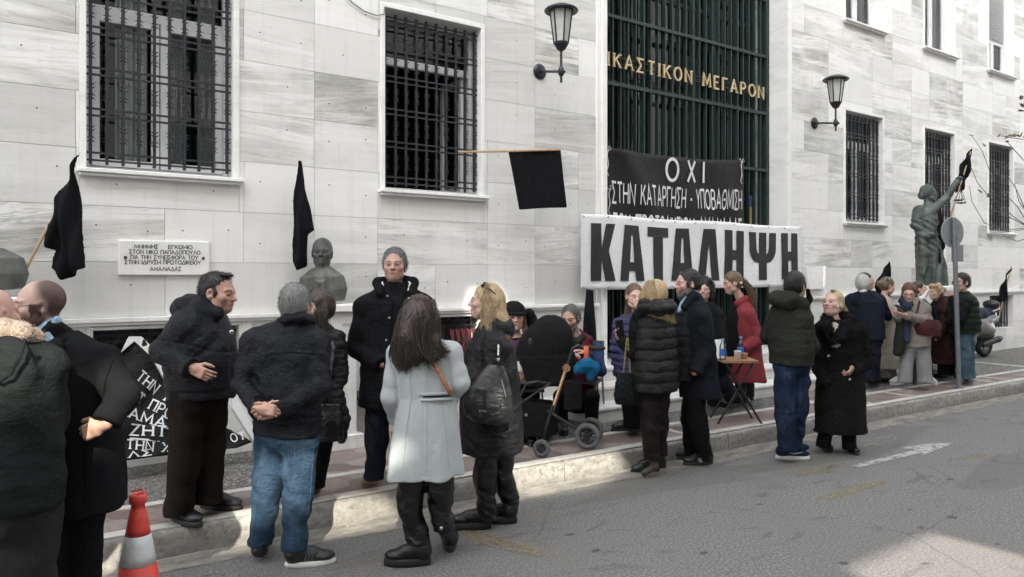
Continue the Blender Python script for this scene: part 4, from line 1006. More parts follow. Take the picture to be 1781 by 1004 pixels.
# ------------------------------------------------------------------ a person
SKIN = (.48, .275, .20)
class Person:
    def __init__(s, label, Z, heading, foot, gz=0., fine=1.0, group=None):
        s.Z = Z; s.fine = fine; s.gz = gz; h = R(heading); s.f = FV*math.cos(h)+RV*math.sin(h); s.r = np.cross(s.f, UP)
        b = at(foot[0], foot[1], Z); s.root = thing('person', label, 'person', (b[0], b[1], gz), group); s.skin = []; s.J = {}
    def at(s, px, py, dv=0.): return at(px, py, s.Z+dv)
    def head_(s, px, top, chin, heading, pitch=0., roll=0., dv=0., fem=False, fat=1.0, fwd=.055, neck=None, nr=.056, scale=1.0):
        """px of the chin point; top and chin rows of the photo give the size"""
        h = R(heading); f = FV*math.cos(h)+RV*math.sin(h); H = (chin-top)/FPX*(s.Z+dv)*scale
        s.H = Head(s.at(px, chin, dv)+FV*float(np.dot(f, FV))*.065, frame(f, R(roll), R(pitch)), H/1.02, fem, fat); s.hsk = s.H.sculpt(neck, nr); return s.H
    def body(s, color, joints=None, skin=SKIN):
        """head plus hidden trunk, arms and legs as one skin mesh"""
        h = .0052*s.fine; V, Q = s.hsk.mesh(h); c = color(V); parts = [(V, Q)]; cols = [c]
        for hv in s.skin: parts.append(hv); vv = hv[0]; rr = np.random.RandomState(len(vv)); cols.append(np.tile(np.array(skin)*[1.0, 1.08, 1.14], (len(vv), 1)))
        if joints is not None:
            q = Sculpt()
            for pts, rs in joints: q.chain(pts, rs, .03)
            b = q.mesh(.022); parts.append(b); cols.append(np.tile(np.array(skin), (len(b[0]), 1)))
        V, Q = join(parts); return part('body', (V, Q), skinmat(), s.root, None, np.concatenate(cols))
    def put(s, name, sculpt, mat, h=.010, wr=None, label=None, parent=None, smooth=0, plus=None):
        if wr is not None and s.Z < 7.6 and .008 <= h <= .0125 and 'wool' not in mat.name and 'fur' not in mat.name: wr = (list(wr) if isinstance(wr, (list, tuple)) else [wr])+[folds(.0019, 23, len(name)*7+3, z=1.3, tilt=.9)]
        VQ = sculpt.mesh(h*s.fine*(.8 if s.Z < 7.6 else 1), wr, smooth) if isinstance(sculpt, Sculpt) else sculpt
        if plus is not None: VQ = join([VQ, plus(VQ)])
        return part(name, VQ, mat, parent or s.root, label)
def glasses(person, H, mat, dark=None, sun=False, up=0.):
    m = MB(); k = H.k
    for sx in (-1, 1):
        m.tube([H.P(sx*.031+.0215*math.cos(a), .098-.012*abs(math.cos(a)*(1 if math.cos(a)*sx > 0 else 0)), .119+up+.0165*math.sin(a)) for a in np.linspace(0, 2*math.pi, 17)], .0017*k, 5, False)
        m.tube([H.P(sx*.052, .088, .126+up), H.P(sx*.074, .04, .128+up), H.P(sx*.080, -.018, .122+up)], .0018*k, 5)
    m.tube([H.P(-.010, .1, .122+up), H.P(0, .104, .124+up), H.P(.010, .1, .122+up)], .0017*k, 5); g = m.build('glasses', mat, person.root)
    if dark is not None:
        l = MB()
        for sx in (-1, 1): l.add([H.P(sx*.031+.021*math.cos(a), .0965-.010*max(0, sx*math.cos(a)), .119+up+.016*math.sin(a)) for a in np.linspace(0, 2*math.pi, 13)[:-1]], [tuple(range(12))])
        l.build('lens', dark, g, recalc=False)
    return g
# ------------------------------------------------------------------ wardrobe
def cv(a, b, c=0.): return RV*a+UP*b+FV*c          # right, up, away from the viewer
NAVY = cloth('navy_nylon', (.0048, .0062, .0095), 'nylon', .45, .2, 0, .24); BLK_WOOL = cloth('black_wool', (.0045, .005, .006), 'wool', .95, .15, 0, .1)
DKGREEN = cloth('dark_green_cotton', (.0105, .013, .013), 'weave', .8); BLK_TROU = cloth('black_trousers', (.005, .005, .0055), 'weave', .85); GREY_TROU = cloth('charcoal_trousers', (.021, .021, .023), 'wool', .9)
CORD = cloth('brown_corduroy', (.010, .0078, .0062), 'cord', .9); JEANS = cloth('blue_denim', (.020, .043, .075), 'denim', .85, .25); DKJEANS = cloth('dark_denim', (.007, .009, .017), 'denim', .85, .2); NVJEANS = cloth('navy_denim', (.007, .016, .036), 'denim', .85, .25)
BLK_LEATH = cloth('black_leather', (.0045, .0045, .005), 'leather', .27, .2, 0., .5); GREYCOAT = cloth('pale_grey_wool', (.37, .40, .405), 'wool', .92, .06, 0, .15); BLK_NYL = cloth('black_nylon', (.006, .006, .0065), 'nylon', .42, .2, .0, .32)
BLK_COT = cloth('black_cotton', (.005, .0055, .0065), 'weave', .8); SHIRT = cloth('pale_blue_shirt', (.28, .40, .52), 'weave', .8, .08); SHERPA = cloth('beige_sherpa', (.37, .29, .235), 'fur', .95, .15)
MAROON = cloth('maroon_quilt', (.085, .012, .02), 'nylon', .6); BLUEK = cloth('blue_knit', (.02, .042, .095), 'wool', .9); PURPLE = cloth('violet_nylon', (.02, .02, .085), 'nylon', .35, .25, 0, .5); REDCOAT = cloth('red_wool', (.16, .028, .034), 'wool', .92, .12)
OLIVE = cloth('olive_cotton', (.019, .021, .0165), 'weave', .8); OLIVE2 = cloth('dark_olive_fleece', (.016, .0165, .0145), 'wool', .9); FURB = cloth('black_fur', (.004, .004, .0045), 'fur', .9, .1, .0, .15); BLAZER = cloth('navy_blazer', (.006, .009, .016), 'wool', .9)
CREAM = cloth('cream_wool', (.32, .29, .235), 'wool', .9, .08); BEIGE = cloth('greige_nylon', (.20, .178, .158), 'nylon', .6, .1); GREYT = cloth('grey_sweatpants', (.19, .187, .187), 'wool', .9, .08); PLUM = cloth('plum_nylon', (.028, .012, .012), 'nylon', .6); GREENV = cloth('green_nylon', (.011, .018, .012), 'nylon', .55)
LTJEANS = cloth('light_denim', (.05, .085, .115), 'denim', .85); SCARF = cloth('blue_scarf', (.022, .030, .052), 'weave', .9, .5); TAUPE = cloth('taupe_wool', (.16, .14, .12), 'wool', .9)
RUB = simple('black_rubber', (.012, .012, .012), .6); WRUB = simple('white_rubber', (.60, .60, .58), .6); SHOE_BLK = cloth('black_shoe_leather', (.012, .012, .013), 'leather', .35, .15, 0, .5); SUEDE_N = cloth('navy_suede', (.012, .018, .045), 'wool', .8); TANSUE = cloth('tan_suede', (.28, .20, .12), 'wool', .85, .35); BRNBOOT = cloth('brown_suede', (.055, .040, .033), 'wool', .85); WSHOE = cloth('white_shoe_leather', (.55, .54, .52), 'weave', .6, .08)
LACE = simple('white_laces', (.65, .65, .63), .8, bump=0); GOLDM = simple('gold_metal', (.65, .48, .22), .3, 1., .1, bump=0); SILVER = simple('silver_metal', (.6, .6, .6), .3, 1., .1, bump=0); REDSTR = simple('red_stripe', (.45, .03, .04), .6, bump=0)
H_GREY = hairmat('grey_hair', (.07, .07, .07), (.34, .34, .33)); H_SALT = hairmat('dark_grey_hair', (.022, .021, .021), (.20, .20, .20)); H_BLK = hairmat('black_hair', (.006, .005, .005), (.030, .026, .024), .35); H_DBRN = hairmat('dark_brown_hair', (.012, .008, .006), (.105, .082, .068), .33)
H_BLOND = hairmat('blonde_hair', (.20, .13, .06), (.66, .52, .32)); H_RED = hairmat('auburn_hair', (.05, .020, .011), (.17, .075, .038)); H_BRN = hairmat('brown_hair', (.05, .03, .02), (.20, .13, .08)); H_WHITE = hairmat('white_hair', (.30, .30, .29), (.58, .58, .56)); H_HIGHL = hairmat('highlighted_hair', (.030, .020, .013), (.26, .18, .11))

TAPE = cloth('dark_seam', (.002, .002, .0022), 'weave')
def keys(P, rows): return [(P.at(r[0], r[1], r[2]), r[3], r[4]) for r in rows]
def pts(P, a): return [P.at(*q) for q in a]
def snip(q, p, d, r):        # clean opening of a sleeve or trouser leg at p, across d
    p = np.asarray(p, float); d = unit(d); q.half(p, d, p-r*1.7, p+r*1.7, .004)
def top_sculpt(P, rows, arms, mod=None, amod=None, k=.016, ex=2.3, cuff=True):
    q = Sculpt(); top = P.at(*rows[-1][:3])
    for a, rs in arms:          # sleeves first, so that their clean openings do not bite into the body of the coat
        p = pts(P, a); ins = p[0]*.62+top*.38; q.cone(p[0], p[0]*.35+p[1]*.65, rs[0], rs[0]*.35+rs[1]*.65, .02, mod=amod)
        q.chain([p[0]*.35+p[1]*.65]+p[1:], [rs[0]*.35+rs[1]*.65]+list(rs[1:]), k, mod=amod); q.cone(p[-1]-unit(p[-1]-p[-2])*.030, p[-1], rs[-1]*1.07, rs[-1]*1.07, .006); snip(q, p[-1], p[-1]-p[-2], rs[-1])
    q.loft(keys(P, rows), P.r, .018, ex=ex, mod=mod)
    for a, rs in arms: p = pts(P, a); ins = p[0]*.62+top*.38; q.cone(ins, p[0], rs[0]*.72, rs[0]*.98, .035)
    return q
def trouser_sculpt(P, legs, rs, seat=None, sr=(.17, .125, .12), mod=None, k=.012):
    q = Sculpt()
    for l in legs:
        p = pts(P, l); q.chain(p, rs, k, mod=mod); q.cone(p[-1]+UP*.05, p[-1]-UP*.005, rs[-1]*1.02, rs[-1]*1.06, .012, mod=rings(.006, 70, 3)); snip(q, p[-1]-UP*.008, UP*-1, rs[-1]*1.12)
    if seat is not None: q.ell(P.at(*seat), sr, [P.r, P.f, UP], .04)
    return q
def bones(P, rows, arms, legs, ar=.036, lr=.05):
    hip = np.mean([P.at(*l[0]) for l in legs], 0) if legs else P.at(*rows[0][:3]); hip = hip+UP*.06
    j = [([hip, P.at(*rows[-2][:3])-UP*.05], [.075, .065])]
    for a, rs in arms: j.append((pts(P, a), [min(ar, r*.6) for r in rs[:len(a)]]))
    for l in legs: j.append(([P.at(*l[0])-UP*.02]+pts(P, l)[1:], [lr, lr*.9, lr*.62, lr*.62][:len(l)]))
    return j
def button(P, px, py, dv, mat, r=.010, n=None):
    m = MB(); m.lathe(P.at(px, py, dv), [(r*.3, .004), (r, .003), (r, -.003)], 12, n if n is not None else -FV); m.build('button', mat, P.root)
def ribbon(name, P, pp, mat, w_=.02, nrm=None, th=.004, parent=None):
    """a flat strap along points"""
    m = MB(); m.smooth = True; p = [np.asarray(x, float) for x in pp]; vs = []; fs = []
    for i, a in enumerate(p):
        T = unit(p[min(i+1, len(p)-1)]-p[max(i-1, 0)]); n = -FV if nrm is None else nrm; s_ = unit(np.cross(T, n)); n2 = np.cross(s_, T)
        vs += [a-s_*w_/2, a+s_*w_/2, a+s_*w_/2+n2*th, a-s_*w_/2+n2*th]
    for i in range(len(p)-1):
        b = i*4
        for k in range(4): fs.append((b+k, b+(k+1) % 4, b+4+(k+1) % 4, b+4+k))
    fs += [(3, 2, 1, 0), tuple(len(vs)-4+np.arange(4))]; m.add(vs, fs); return m.build(name, mat, parent or P.root)
DARKSK = (.37, .20, .14)

# ------------------------------------------------------------------ man seen from behind at the edge, beige pile collar
def p_sherpa():
    P = Person('man from behind in dark green jacket with beige fleece collar and grey trousers', 2.9, 10, (6, 1260), 0); H = P.head_(-8, 499, 596, 20, 0, neck=P.at(0, 606, 0), nr=.062)
    rows = [(6, 884, .0, .222, .165), (6, 830, 0, .228, .168), (5, 760, 0, .212, .160), (4, 690, -.01, .212, .145), (4, 634, -.01, .20, .13), (2, 590, 0, .125, .10), (0, 566, 0, .075, .07)]
    arms = [([(76, 636, .02), (86, 728, .10), (66, 800, .28)], [.074, .062, .052]), ([(-84, 632, .02), (-100, 728, .10), (-60, 800, .28)], [.082, .068, .054])]
    legs = [[(48, 860, 0), (50, 1040, .05), (48, 1215, .02)], [(-40, 860, 0), (-40, 1040, .05), (-38, 1215, .02)]]
    q = top_sculpt(P, rows, arms, amod=rings(.007, 26, 1)); q.ell(P.at(-2, 640, -.10), (.15, .05, .12), [P.r, P.f, UP], .04)
    P.put('jacket', q, DKGREEN, .009, [folds(.006, 9, 3, z=1.4), lambda X, Y, Z: .006*np.exp(-((Z-.845)/.012)**2)])
    P.put('trousers', trouser_sculpt(P, legs, [.112, .092, .078], (4, 880, 0), (.195, .14, .13), rings(.006, 22, 2)), GREY_TROU, .011, folds(.005, 8, 5))
    c = Sculpt(); c.chain([P.at(-52, 578, -.02), P.at(-30, 574, -.08), P.at(5, 572, -.10), P.at(36, 577, -.07), P.at(58, 586, .0), P.at(68, 590, .07)], [.030, .034, .036, .033, .028, .020], .03)
    P.put('collar', c, SHERPA, .006, lambda X, Y, Z: .004*np.sin(260*X+3*np.sin(90*Z))*np.sin(240*Y+2*np.sin(110*X))*np.sin(250*Z), plus=lambda v: fuzz(v, 1500, .008, .0016, 3, .2))
    hd = Sculpt(); hq = H.hair('sides', .007, low=.07); hq.box(H.P(0, -.02, .20), np.array((.2, .2, .058)), H.ax(), .004, .02, 's'); P.put('hair', H.hairmesh(hq, .005, .002, 2), H_GREY)
    P.body(lambda V: H.color(V, (.50, .27, .20)), bones(P, rows, arms, legs))
    sm = MB()           # hood seam lines
    ribbon('hood_edge', P, [P.at(44, 590, -.155), P.at(36, 620, -.182), P.at(18, 652, -.187), P.at(0, 664, -.187), P.at(-18, 656, -.187)], cloth('black_tape', (.008, .009, .009)), .012)
    for sx in (1, -1): shoe(P.root, at(6+42*sx, 1250, 2.9)-P.f*.07, P.f+P.r*.15*sx, 0, upper=SHOE_BLK, sole=RUB)

# ------------------------------------------------------------------ bald bearded man in a long black overcoat
def p_overcoat():
    P = Person('bald bearded man in long black overcoat, glasses and pale blue shirt, hand on hip', 3.35, -122, (128, 1154), 0)
    H = P.head_(56, 487, 579, -122, -4, neck=P.at(82, 604, .0), nr=.060, fat=1.05)
    rows = [(150, 884, 0, .232, .165), (148, 830, 0, .225, .165), (140, 740, 0, .205, .155), (132, 680, 0, .21, .155), (126, 632, 0, .205, .145), (112, 600, 0, .145, .12), (100, 582, .01, .085, .085)]
    arms = [([(176, 628, -.06), (213, 690, -.15), (186, 733, -.215)], [.066, .058, .048]), ([(66, 625, .12), (50, 720, .1), (62, 800, .02)], [.078, .07, .055])]
    legs = [[(140, 860, -.04), (134, 1000, -.05), (132, 1110, -.02)], [(126, 860, .1), (122, 1000, .06), (118, 1110, .1)]]
    q = top_sculpt(P, rows, arms, amod=rings(.008, 24, 3, .2)); f0 = P.at(84, 640, -.14)
    q.chain([P.at(62, 598, -.10), P.at(92, 576, -.05), P.at(112, 582, .06)], [.030, .042, .040], .02)                   # collar
    q.box(P.at(98, 625, -.155), (.055, .016, .085), [unit(P.r+UP*.35), P.f, unit(UP-P.r*.35)], .012, .012)              # lapel
    q.ell(P.at(78, 590, -.14), (.055, .09, .085), [P.r, P.f, UP], .01, 's')
    P.put('overcoat', q, BLK_WOOL, .009, [folds(.006, 7, 7, z=.7), drape(.006, 5, P.at(148, 800, 0), 1, 1.0, .5)])
    seams('seam', P.root.children[0], [[(112, 600), (122, 640), (118, 700), (114, 800), (112, 880)], [(140, 748), (166, 752)], [(196, 628), (184, 660), (178, 700)], [(150, 780), (150, 880)]], TAPE)
    s_ = Sculpt(); s_.cone(P.at(92, 612, 0), P.at(80, 570, .0), .075, .066, .02); P.put('shirt', s_, SHIRT, .007)
    c = Sculpt(); c.box(P.at(84, 578, -.07), (.016, .012, .045), [unit(cv(.8, .5, -.2)), unit(cv(-.2, .1, -1)), unit(cv(-.5, .8, 0))], .008, .01); c.cone(P.at(72, 596, -.085), P.at(100, 556, -.055), .014, .016, .02); P.put('shirt_collar', c, SHIRT, .005)
    P.put('trousers', trouser_sculpt(P, legs, [.105, .088, .075], (134, 850, 0), (.17, .13, .12), rings(.004, 20, 2)), BLK_TROU, .012, folds(.004, 8, 5))
    w_ = P.at(186, 733, -.215); P.skin.append(hand(w_+cv(-.024, -.022, -.006), cv(-.86, -.32, .02), cv(.05, -.2, 1), -1, .95, .75, .06))
    b = Sculpt(); k = H.k; E = lambda c_, r: b.ell(H.P(*c_), np.array(r)*k, H.ax(), .02*k)
    E((0, .066, .020), (.036, .030, .030)); 
    for sx in (-1, 1): E((sx*.040, .030, .042), (.023, .038, .030)); E((sx*.058, .006, .085), (.010, .014, .034))
    b.ell(H.P(0, .098, .0625), np.array((.021, .02, .009))*k, H.ax(), .006, 's'); P.put('beard', H.hairmesh(b, .0045, .003, 5, 90), H_DBRN)
    glasses(P, H, simple('brown_frame', (.06, .03, .02), .3, bump=0)); P.body(lambda V: H.color(V, (.50, .30, .225), beard=(.014, .009, .007), hairc=(.016, .011, .0095), bald=lambda x, y, z: np.clip((.030-y+.25*(z-.2))/.04, 0, 1)*np.clip((z-.045)/.03, 0, 1)*np.clip(1.15-1.2*np.exp(-((x/.04)**2+((y-.03)/.05)**2))*(z > .18), 0, 1)), bones(P, rows, arms, legs))
    for px, py in ((119, 694), (122, 745)): button(P, px, py, -.185, simple('black_button', (.015, .014, .014), .3, bump=0), .014, P.f)
    for dx, dv in ((0, -.04), (-6, .1)): shoe(P.root, P.at(140+dx, 1150, dv)-P.f*.04, P.f, 0, upper=SHOE_BLK, sole=RUB)

# ------------------------------------------------------------------ stout man in navy padded jacket, profile to the right
def p_navy():
    P = Person('stout man in navy padded jacket and brown corduroys standing on the kerb, smiling in profile', 4.75, 100, (335, 908), PZ)
    H = P.head_(391, 476, 547, 98, -8, neck=P.at(352, 552, 0), nr=.068, fat=1.15, fwd=.05)
    rows = [(350, 690, 0, .19, .190), (350, 668, 0, .20, .205), (350, 635, 0, .205, .215), (348, 600, 0, .215, .200), (345, 570, 0, .22, .17), (345, 545, 0, .165, .115), (352, 522, 0, .085, .085)]
    A1 = [(324, 566, -.16), (283, 611, -.16), (332, 640, -.26)]; arms = [(A1, [.080, .070, .054]), ([(370, 566, .17), (392, 620, .16), (398, 650, .02)], [.088, .078, .058])]
    legs = [[(326, 680, -.07), (322, 790, -.05), (313, 890, -.04)], [(366, 680, .07), (364, 780, .10), (362, 872, .10)]]
    q = top_sculpt(P, rows, arms, amod=rings(.007, 34, 2, .25)); q.chain([P.at(376, 545, -.06), P.at(345, 530, -.08), P.at(330, 528, .0), P.at(350, 528, .08), P.at(380, 542, .05)], [.04, .048, .05, .048, .04], .03)
    P.put('jacket', q, NAVY, .009, [folds(.007, 9, 11, z=1.4), lambda X, Y, Z: .007*np.exp(-((Z-1.015)/.012)**2)+.006*np.exp(-((Z-1.30+.05*np.sin(6*X))/.008)**2)])
    hd = Sculpt(); hd.chain([P.at(322, 532, -.05), P.at(316, 538, .03), P.at(334, 528, .10)], [.050, .055, .05], .03); hd.ell(P.at(350, 516, -.03), (.05, .03, .04), None, .02, 's'); P.put('hood', hd, NAVY, .008, folds(.006, 14, 4))
    P.put('trousers', trouser_sculpt(P, legs, [.104, .096, .084], (346, 694, 0), (.15, .155, .11), rings(.006, 24, 5)), CORD, .010, [folds(.006, 8, 6, z=.8)])
    j_ = P.root.children[0]; seams('zip', j_, [[(397, 560), (402, 600), (404, 640), (402, 684)], [(296, 676), (340, 684), (400, 680)], [(352, 600), (392, 594)], [(300, 556), (316, 575), (322, 590)]], TAPE)
    P.skin.append(hand(P.at(334, 640, -.265), cv(.85, -.42, -.05), cv(0, -.2, 1), 1, 1.0, .45, .14))
    ex = lambda q_, s: q_.ell(s.P(0, .03, .232), np.array((.05, .05, .012)), s.ax(), .01)
    shorthair(P, H, H_BLK, .006, .06, -.040, extra=ex)
    P.body(lambda V: H.color(V, (.46, .235, .165), stubble=.35, smile=1, shut=True), bones(P, rows, arms, legs))
    g = MB(); g.lathe(P.at(403, 578, -.10), [(.010, .004), (.014, 0)], 12, -FV+RV*.5); g.build('badge', SILVER, P.root)
    shoe(P.root, on_ground(300, 903, PZ), cv(.86, 0, -.55), PZ, .29, .052, upper=SHOE_BLK, sole=RUB, laces=RUB, ankle=P.at(313, 885, -.04), rs=.05)
    shoe(P.root, on_ground(350, 884, PZ), cv(1, 0, -.15), PZ, .29, .052, upper=SHOE_BLK, sole=RUB, ankle=P.at(360, 868, .10), rs=.05)

# ------------------------------------------------------------------ man in blue jeans, hands clasped behind his back
def p_jeans():
    P = Person('grey-haired man from behind in navy jacket and blue jeans, hands clasped behind his back', 4.46, 8, (490, 985), 0)
    H = P.head_(519, 494, 566, 12, 0, neck=P.at(513, 570, .02), nr=.064)
    rows = [(500, 752, 0, .185, .150), (500, 720, 0, .195, .155), (498, 670, -.01, .19, .145), (497, 620, -.01, .20, .135), (500, 590, 0, .185, .12), (508, 568, .01, .115, .095), (513, 552, .02, .072, .07)]
    A1 = [(443, 596, 0), (423, 668, -.06), (455, 716, -.225)]; A2 = [(553, 594, 0), (556, 672, -.08), (485, 714, -.235)]
    arms = [(A1, [.068, .062, .047]), (A2, [.068, .062, .047])]
    legs = [[(478, 745, .02), (463, 860, .05), (453, 946, .06)], [(524, 745, 0), (518, 862, -.02), (510, 950, -.02)]]
    q = top_sculpt(P, rows, arms, amod=rings(.008, 30, 4, .3, .2)); q.chain([P.at(487, 560, -.02), P.at(500, 553, -.075), P.at(522, 552, -.075), P.at(542, 558, -.01)], [.022, .028, .028, .022], .02)
    P.put('jacket', q, NAVY, .0085, [folds(.008, 8, 21, z=.9, sharp=.9), folds(.004, 17, 5), lambda X, Y, Z: .006*np.exp(-((Z-.905)/.010)**2)])
    P.put('jeans', trouser_sculpt(P, legs, [.106, .080, .066], (500, 752, -.01), (.165, .135, .12), rings(.008, 26, 1)), JEANS, .009, [folds(.006, 10, 8, z=1.3)])
    P.skin.append(hand(P.at(480, 715, -.245), cv(-.95, -.22, -.1), cv(.1, .45, -.9), 1, 1.0, .62, .16)); P.skin.append(hand(P.at(454, 712, -.27), cv(.7, -.05, -.1), cv(0, -.4, 1), 1, .95, .7, .1))
    shorthair(P, H, H_GREY, .009, .030)
    P.body(lambda V: H.color(V, (.46, .25, .19)), bones(P, rows, arms, legs))
    j_ = [c for c in P.root.children if c.name.startswith('jacket')][0]; jj = [c for c in P.root.children if c.name.startswith('jeans')][0]; seams('seam', j_, [[(452, 620), (500, 612), (550, 616)], [(449, 735), (500, 742), (553, 734)], [(446, 706), (452, 722)], [(492, 700), (488, 724)]], TAPE, .0016); seams('seam', jj, [[(484, 771), (512, 771), (513, 797), (499, 805), (485, 797), (484, 771)], [(527, 770), (552, 767), (553, 793), (540, 802), (528, 796), (527, 770)], [(546, 770), (540, 860), (528, 950)], [(500, 765), (503, 800)], [(462, 800), (444, 880), (437, 940)]], cloth('jeans_stitch', (.05, .075, .10), 'weave'), .0018)
    shoe(P.root, on_ground(454, 972, 0), cv(-.30, 0, .95), 0, .285, .052, upper=SHOE_BLK, sole=WRUB, ankle=P.at(452, 955, .06), sole_h=.026)
    u_, q_ = shoe(P.root, on_ground(497, 986, 0), cv(.97, 0, .25), 0, .285, .052, upper=SHOE_BLK, sole=WRUB, ankle=P.at(509, 960, -.02), sole_h=.026, laces=simple('grey_laces', (.12, .12, .12), .8)); shoe_stripe(u_, q_, 1, [(.36+.07*i, .375+.07*i, .035, .07) for i in range(3)], MATS['grey_laces'])

# ------------------------------------------------------------------ woman half hidden behind him
def p_padded():
    P = Person('dark-haired woman in black quilted jacket half hidden behind the man in jeans', 5.2, -150, (520, 875), PZ)
    H = P.head_(541, 505, 567, -128, 0, neck=P.at(552, 576, 0), fem=True, nr=.05)
    rows = [(548, 760, 0, .19, .15), (548, 720, 0, .20, .155), (550, 660, 0, .18, .14), (552, 610, 0, .18, .13), (552, 580, 0, .15, .11), (552, 560, 0, .06, .06)]
    arms = [([(584, 590, -.02), (592, 650, -.03), (572, 705, -.10)], [.066, .060, .048]), ([(515, 590, .05), (510, 650, .0), (530, 690, -.1)], [.066, .06, .048])]
    legs = [[(530, 740, 0), (505, 800, 0), (492, 852, 0)], [(560, 740, 0), (552, 800, 0), (546, 846, 0)]]
    P.put('quilted_jacket', top_sculpt(P, rows, arms, amod=puffs(.016, .075)), BLK_NYL, .010, zpuff(.013, .085))
    P.put('trousers', trouser_sculpt(P, legs, [.10, .082, .072], (545, 745, 0)), BLK_TROU, .013)
    g = [pts(P, [(540+i*6, 506+abs(i)*1.5, -.02+.03*(i % 2)), (548+i*5, 530, -.07), (553+i*4, 560, -.09), (556+i*3.4, 600-abs(i)*4, -.085)]) for i in range(-1, 5)]
    P.put('hair', H.hairmesh(H.hair('long', .014), .006, .003, 3), H_DBRN, plus=lambda v: strands(g, 420, .0022, 4))
    P.body(lambda V: H.color(V, (.50, .29, .22), lip=(.35, .09, .08)), bones(P, rows, arms, legs))
    for x, y in ((492, 880), (547, 872)): shoe(P.root, on_ground(x, y-14, PZ), cv(-.1, 0, -1), PZ, .25, .044, upper=SHOE_BLK, sole=WRUB, laces=LACE, ankle=P.at(x, y-22, .03), rs=.045)
    b = Sculpt(); b.loft([(P.at(574, 765, -.19), .085, .035), (P.at(574, 730, -.19), .085, .045), (P.at(574, 702, -.19), .075, .03)], RV, .01, ex=3.5)
    bag = thing('shoulder_bag', 'black leather shoulder bag hanging beside the man in jeans', 'bag', P.at(574, 765, -.19)); part('bag_body', b.mesh(.008, folds(.004, 14, 2)), BLK_LEATH, bag)
    ribbon('strap', P, pts(P, [(566, 706, -.22), (574, 650, -.16), (580, 605, -.13), (572, 580, -.06)]), BLK_LEATH, .03, parent=bag)
    j = Sculpt(); j.chain(pts(P, [(586, 690, -.1), (592, 730, -.10), (594, 762, -.08)]), [.055, .06, .035], .03); P.put('draped_sleeve', j, BLK_NYL, .010, zpuff(.012, .06))

# ------------------------------------------------------------------ tall man facing the street
def p_tall():
    P = Person('tall grey-haired man in black jacket and tan sneakers facing the street', 5.38, 183, (668, 858), PZ)
    H = P.head_(687, 432, 491, 178, 0, neck=P.at(688, 504, .02), nr=.062, fat=1.03)
    rows = [(676, 705, 0, .205, .150), (678, 660, 0, .205, .150), (682, 610, 0, .20, .145), (685, 560, 0, .215, .140), (687, 528, 0, .205, .125), (687, 508, .01, .13, .10), (688, 492, .02, .082, .082)]
    arms = [([(638, 534, 0), (624, 606, .0), (664, 634, -.14)], [.076, .068, .054]), ([(736, 532, 0), (748, 606, .02), (716, 646, -.12)], [.076, .068, .054])]
    legs = [[(660, 700, 0), (655, 765, -.02), (650, 832, 0)], [(702, 700, .02), (706, 765, 0), (706, 826, .1)]]
    q = top_sculpt(P, rows, arms, amod=rings(.008, 30, 6, .28, .2)); q.chain([P.at(662, 510, -.10), P.at(659, 492, -.01), P.at(688, 485, .08), P.at(717, 492, -.01), P.at(716, 512, -.10)], [.024, .034, .034, .034, .024], .02)
    q.ell(P.at(688, 502, -.12), (.05, .06, .075), None, .012, 's')
    P.put('jacket', q, BLK_COT, .009, [folds(.007, 8, 31, z=.9), lambda X, Y, Z: -.003*np.exp(-((((X-P.at(687, 600)[0])*RV[0]+(Y-P.at(687, 600)[1])*RV[1])/.016)**4))])
    seams('seam', P.root.children[0], [[(684, 520), (680, 580), (676, 640), (673, 700)], [(640, 560), (664, 556), (665, 566)], [(702, 512), (724, 510), (724, 527), (703, 527), (702, 512)], [(640, 660), (668, 664)], [(618, 690), (668, 702)], [(648, 545), (640, 590)]], TAPE)
    s_ = Sculpt(); s_.cone(P.at(688, 530, .0), P.at(688, 497, .01), .095, .068, .02); P.put('shirt', s_, simple('olive_shirt', (.13, .14, .12), .85), .007)
    w_ = MB(); w_.tube(pts(P, [(668, 506, -.088), (664, 494, -.06), (666, 484, .0)]), [.010, .012, .008], 6); w_.tube(pts(P, [(710, 506, -.09), (714, 494, -.06), (708, 484, .0)]), [.007, .010, .007], 6); w_.build('collar_lining', simple('white_lining', (.6, .6, .58), .9), P.root)
    P.put('jeans', trouser_sculpt(P, legs, [.098, .078, .060], (680, 700, 0), (.165, .12, .11), rings(.006, 28, 1)), DKJEANS, .010, folds(.005, 10, 8))
    shorthair(P, H, hairmat('steel_grey_hair', (.05, .05, .05), (.26, .26, .26)), .009, .075, -.030, .003, 3400, .012)
    P.body(lambda V: H.color(V, (.43, .235, .175), lip=(.32, .13, .11), stubble=.18, brow=(.07, .055, .05)), bones(P, rows, arms, legs))
    for x, y in ((674, 515), (677, 553), (672, 592), (711, 519)): button(P, x, y, -.150, SILVER, .008, -FV)
    shoe(P.root, on_ground(652, 832, PZ), cv(-.05, 0, -1), PZ, .29, .05, upper=TANSUE, sole=simple('brown_rubber', (.16, .10, .06), .7), laces=LACE, ankle=P.at(650, 828, 0)); shoe(P.root, on_ground(706, 836, PZ), cv(.25, 0, -1), PZ, .29, .05, upper=TANSUE, sole=MATS['brown_rubber'], laces=LACE, ankle=P.at(706, 824, .1))

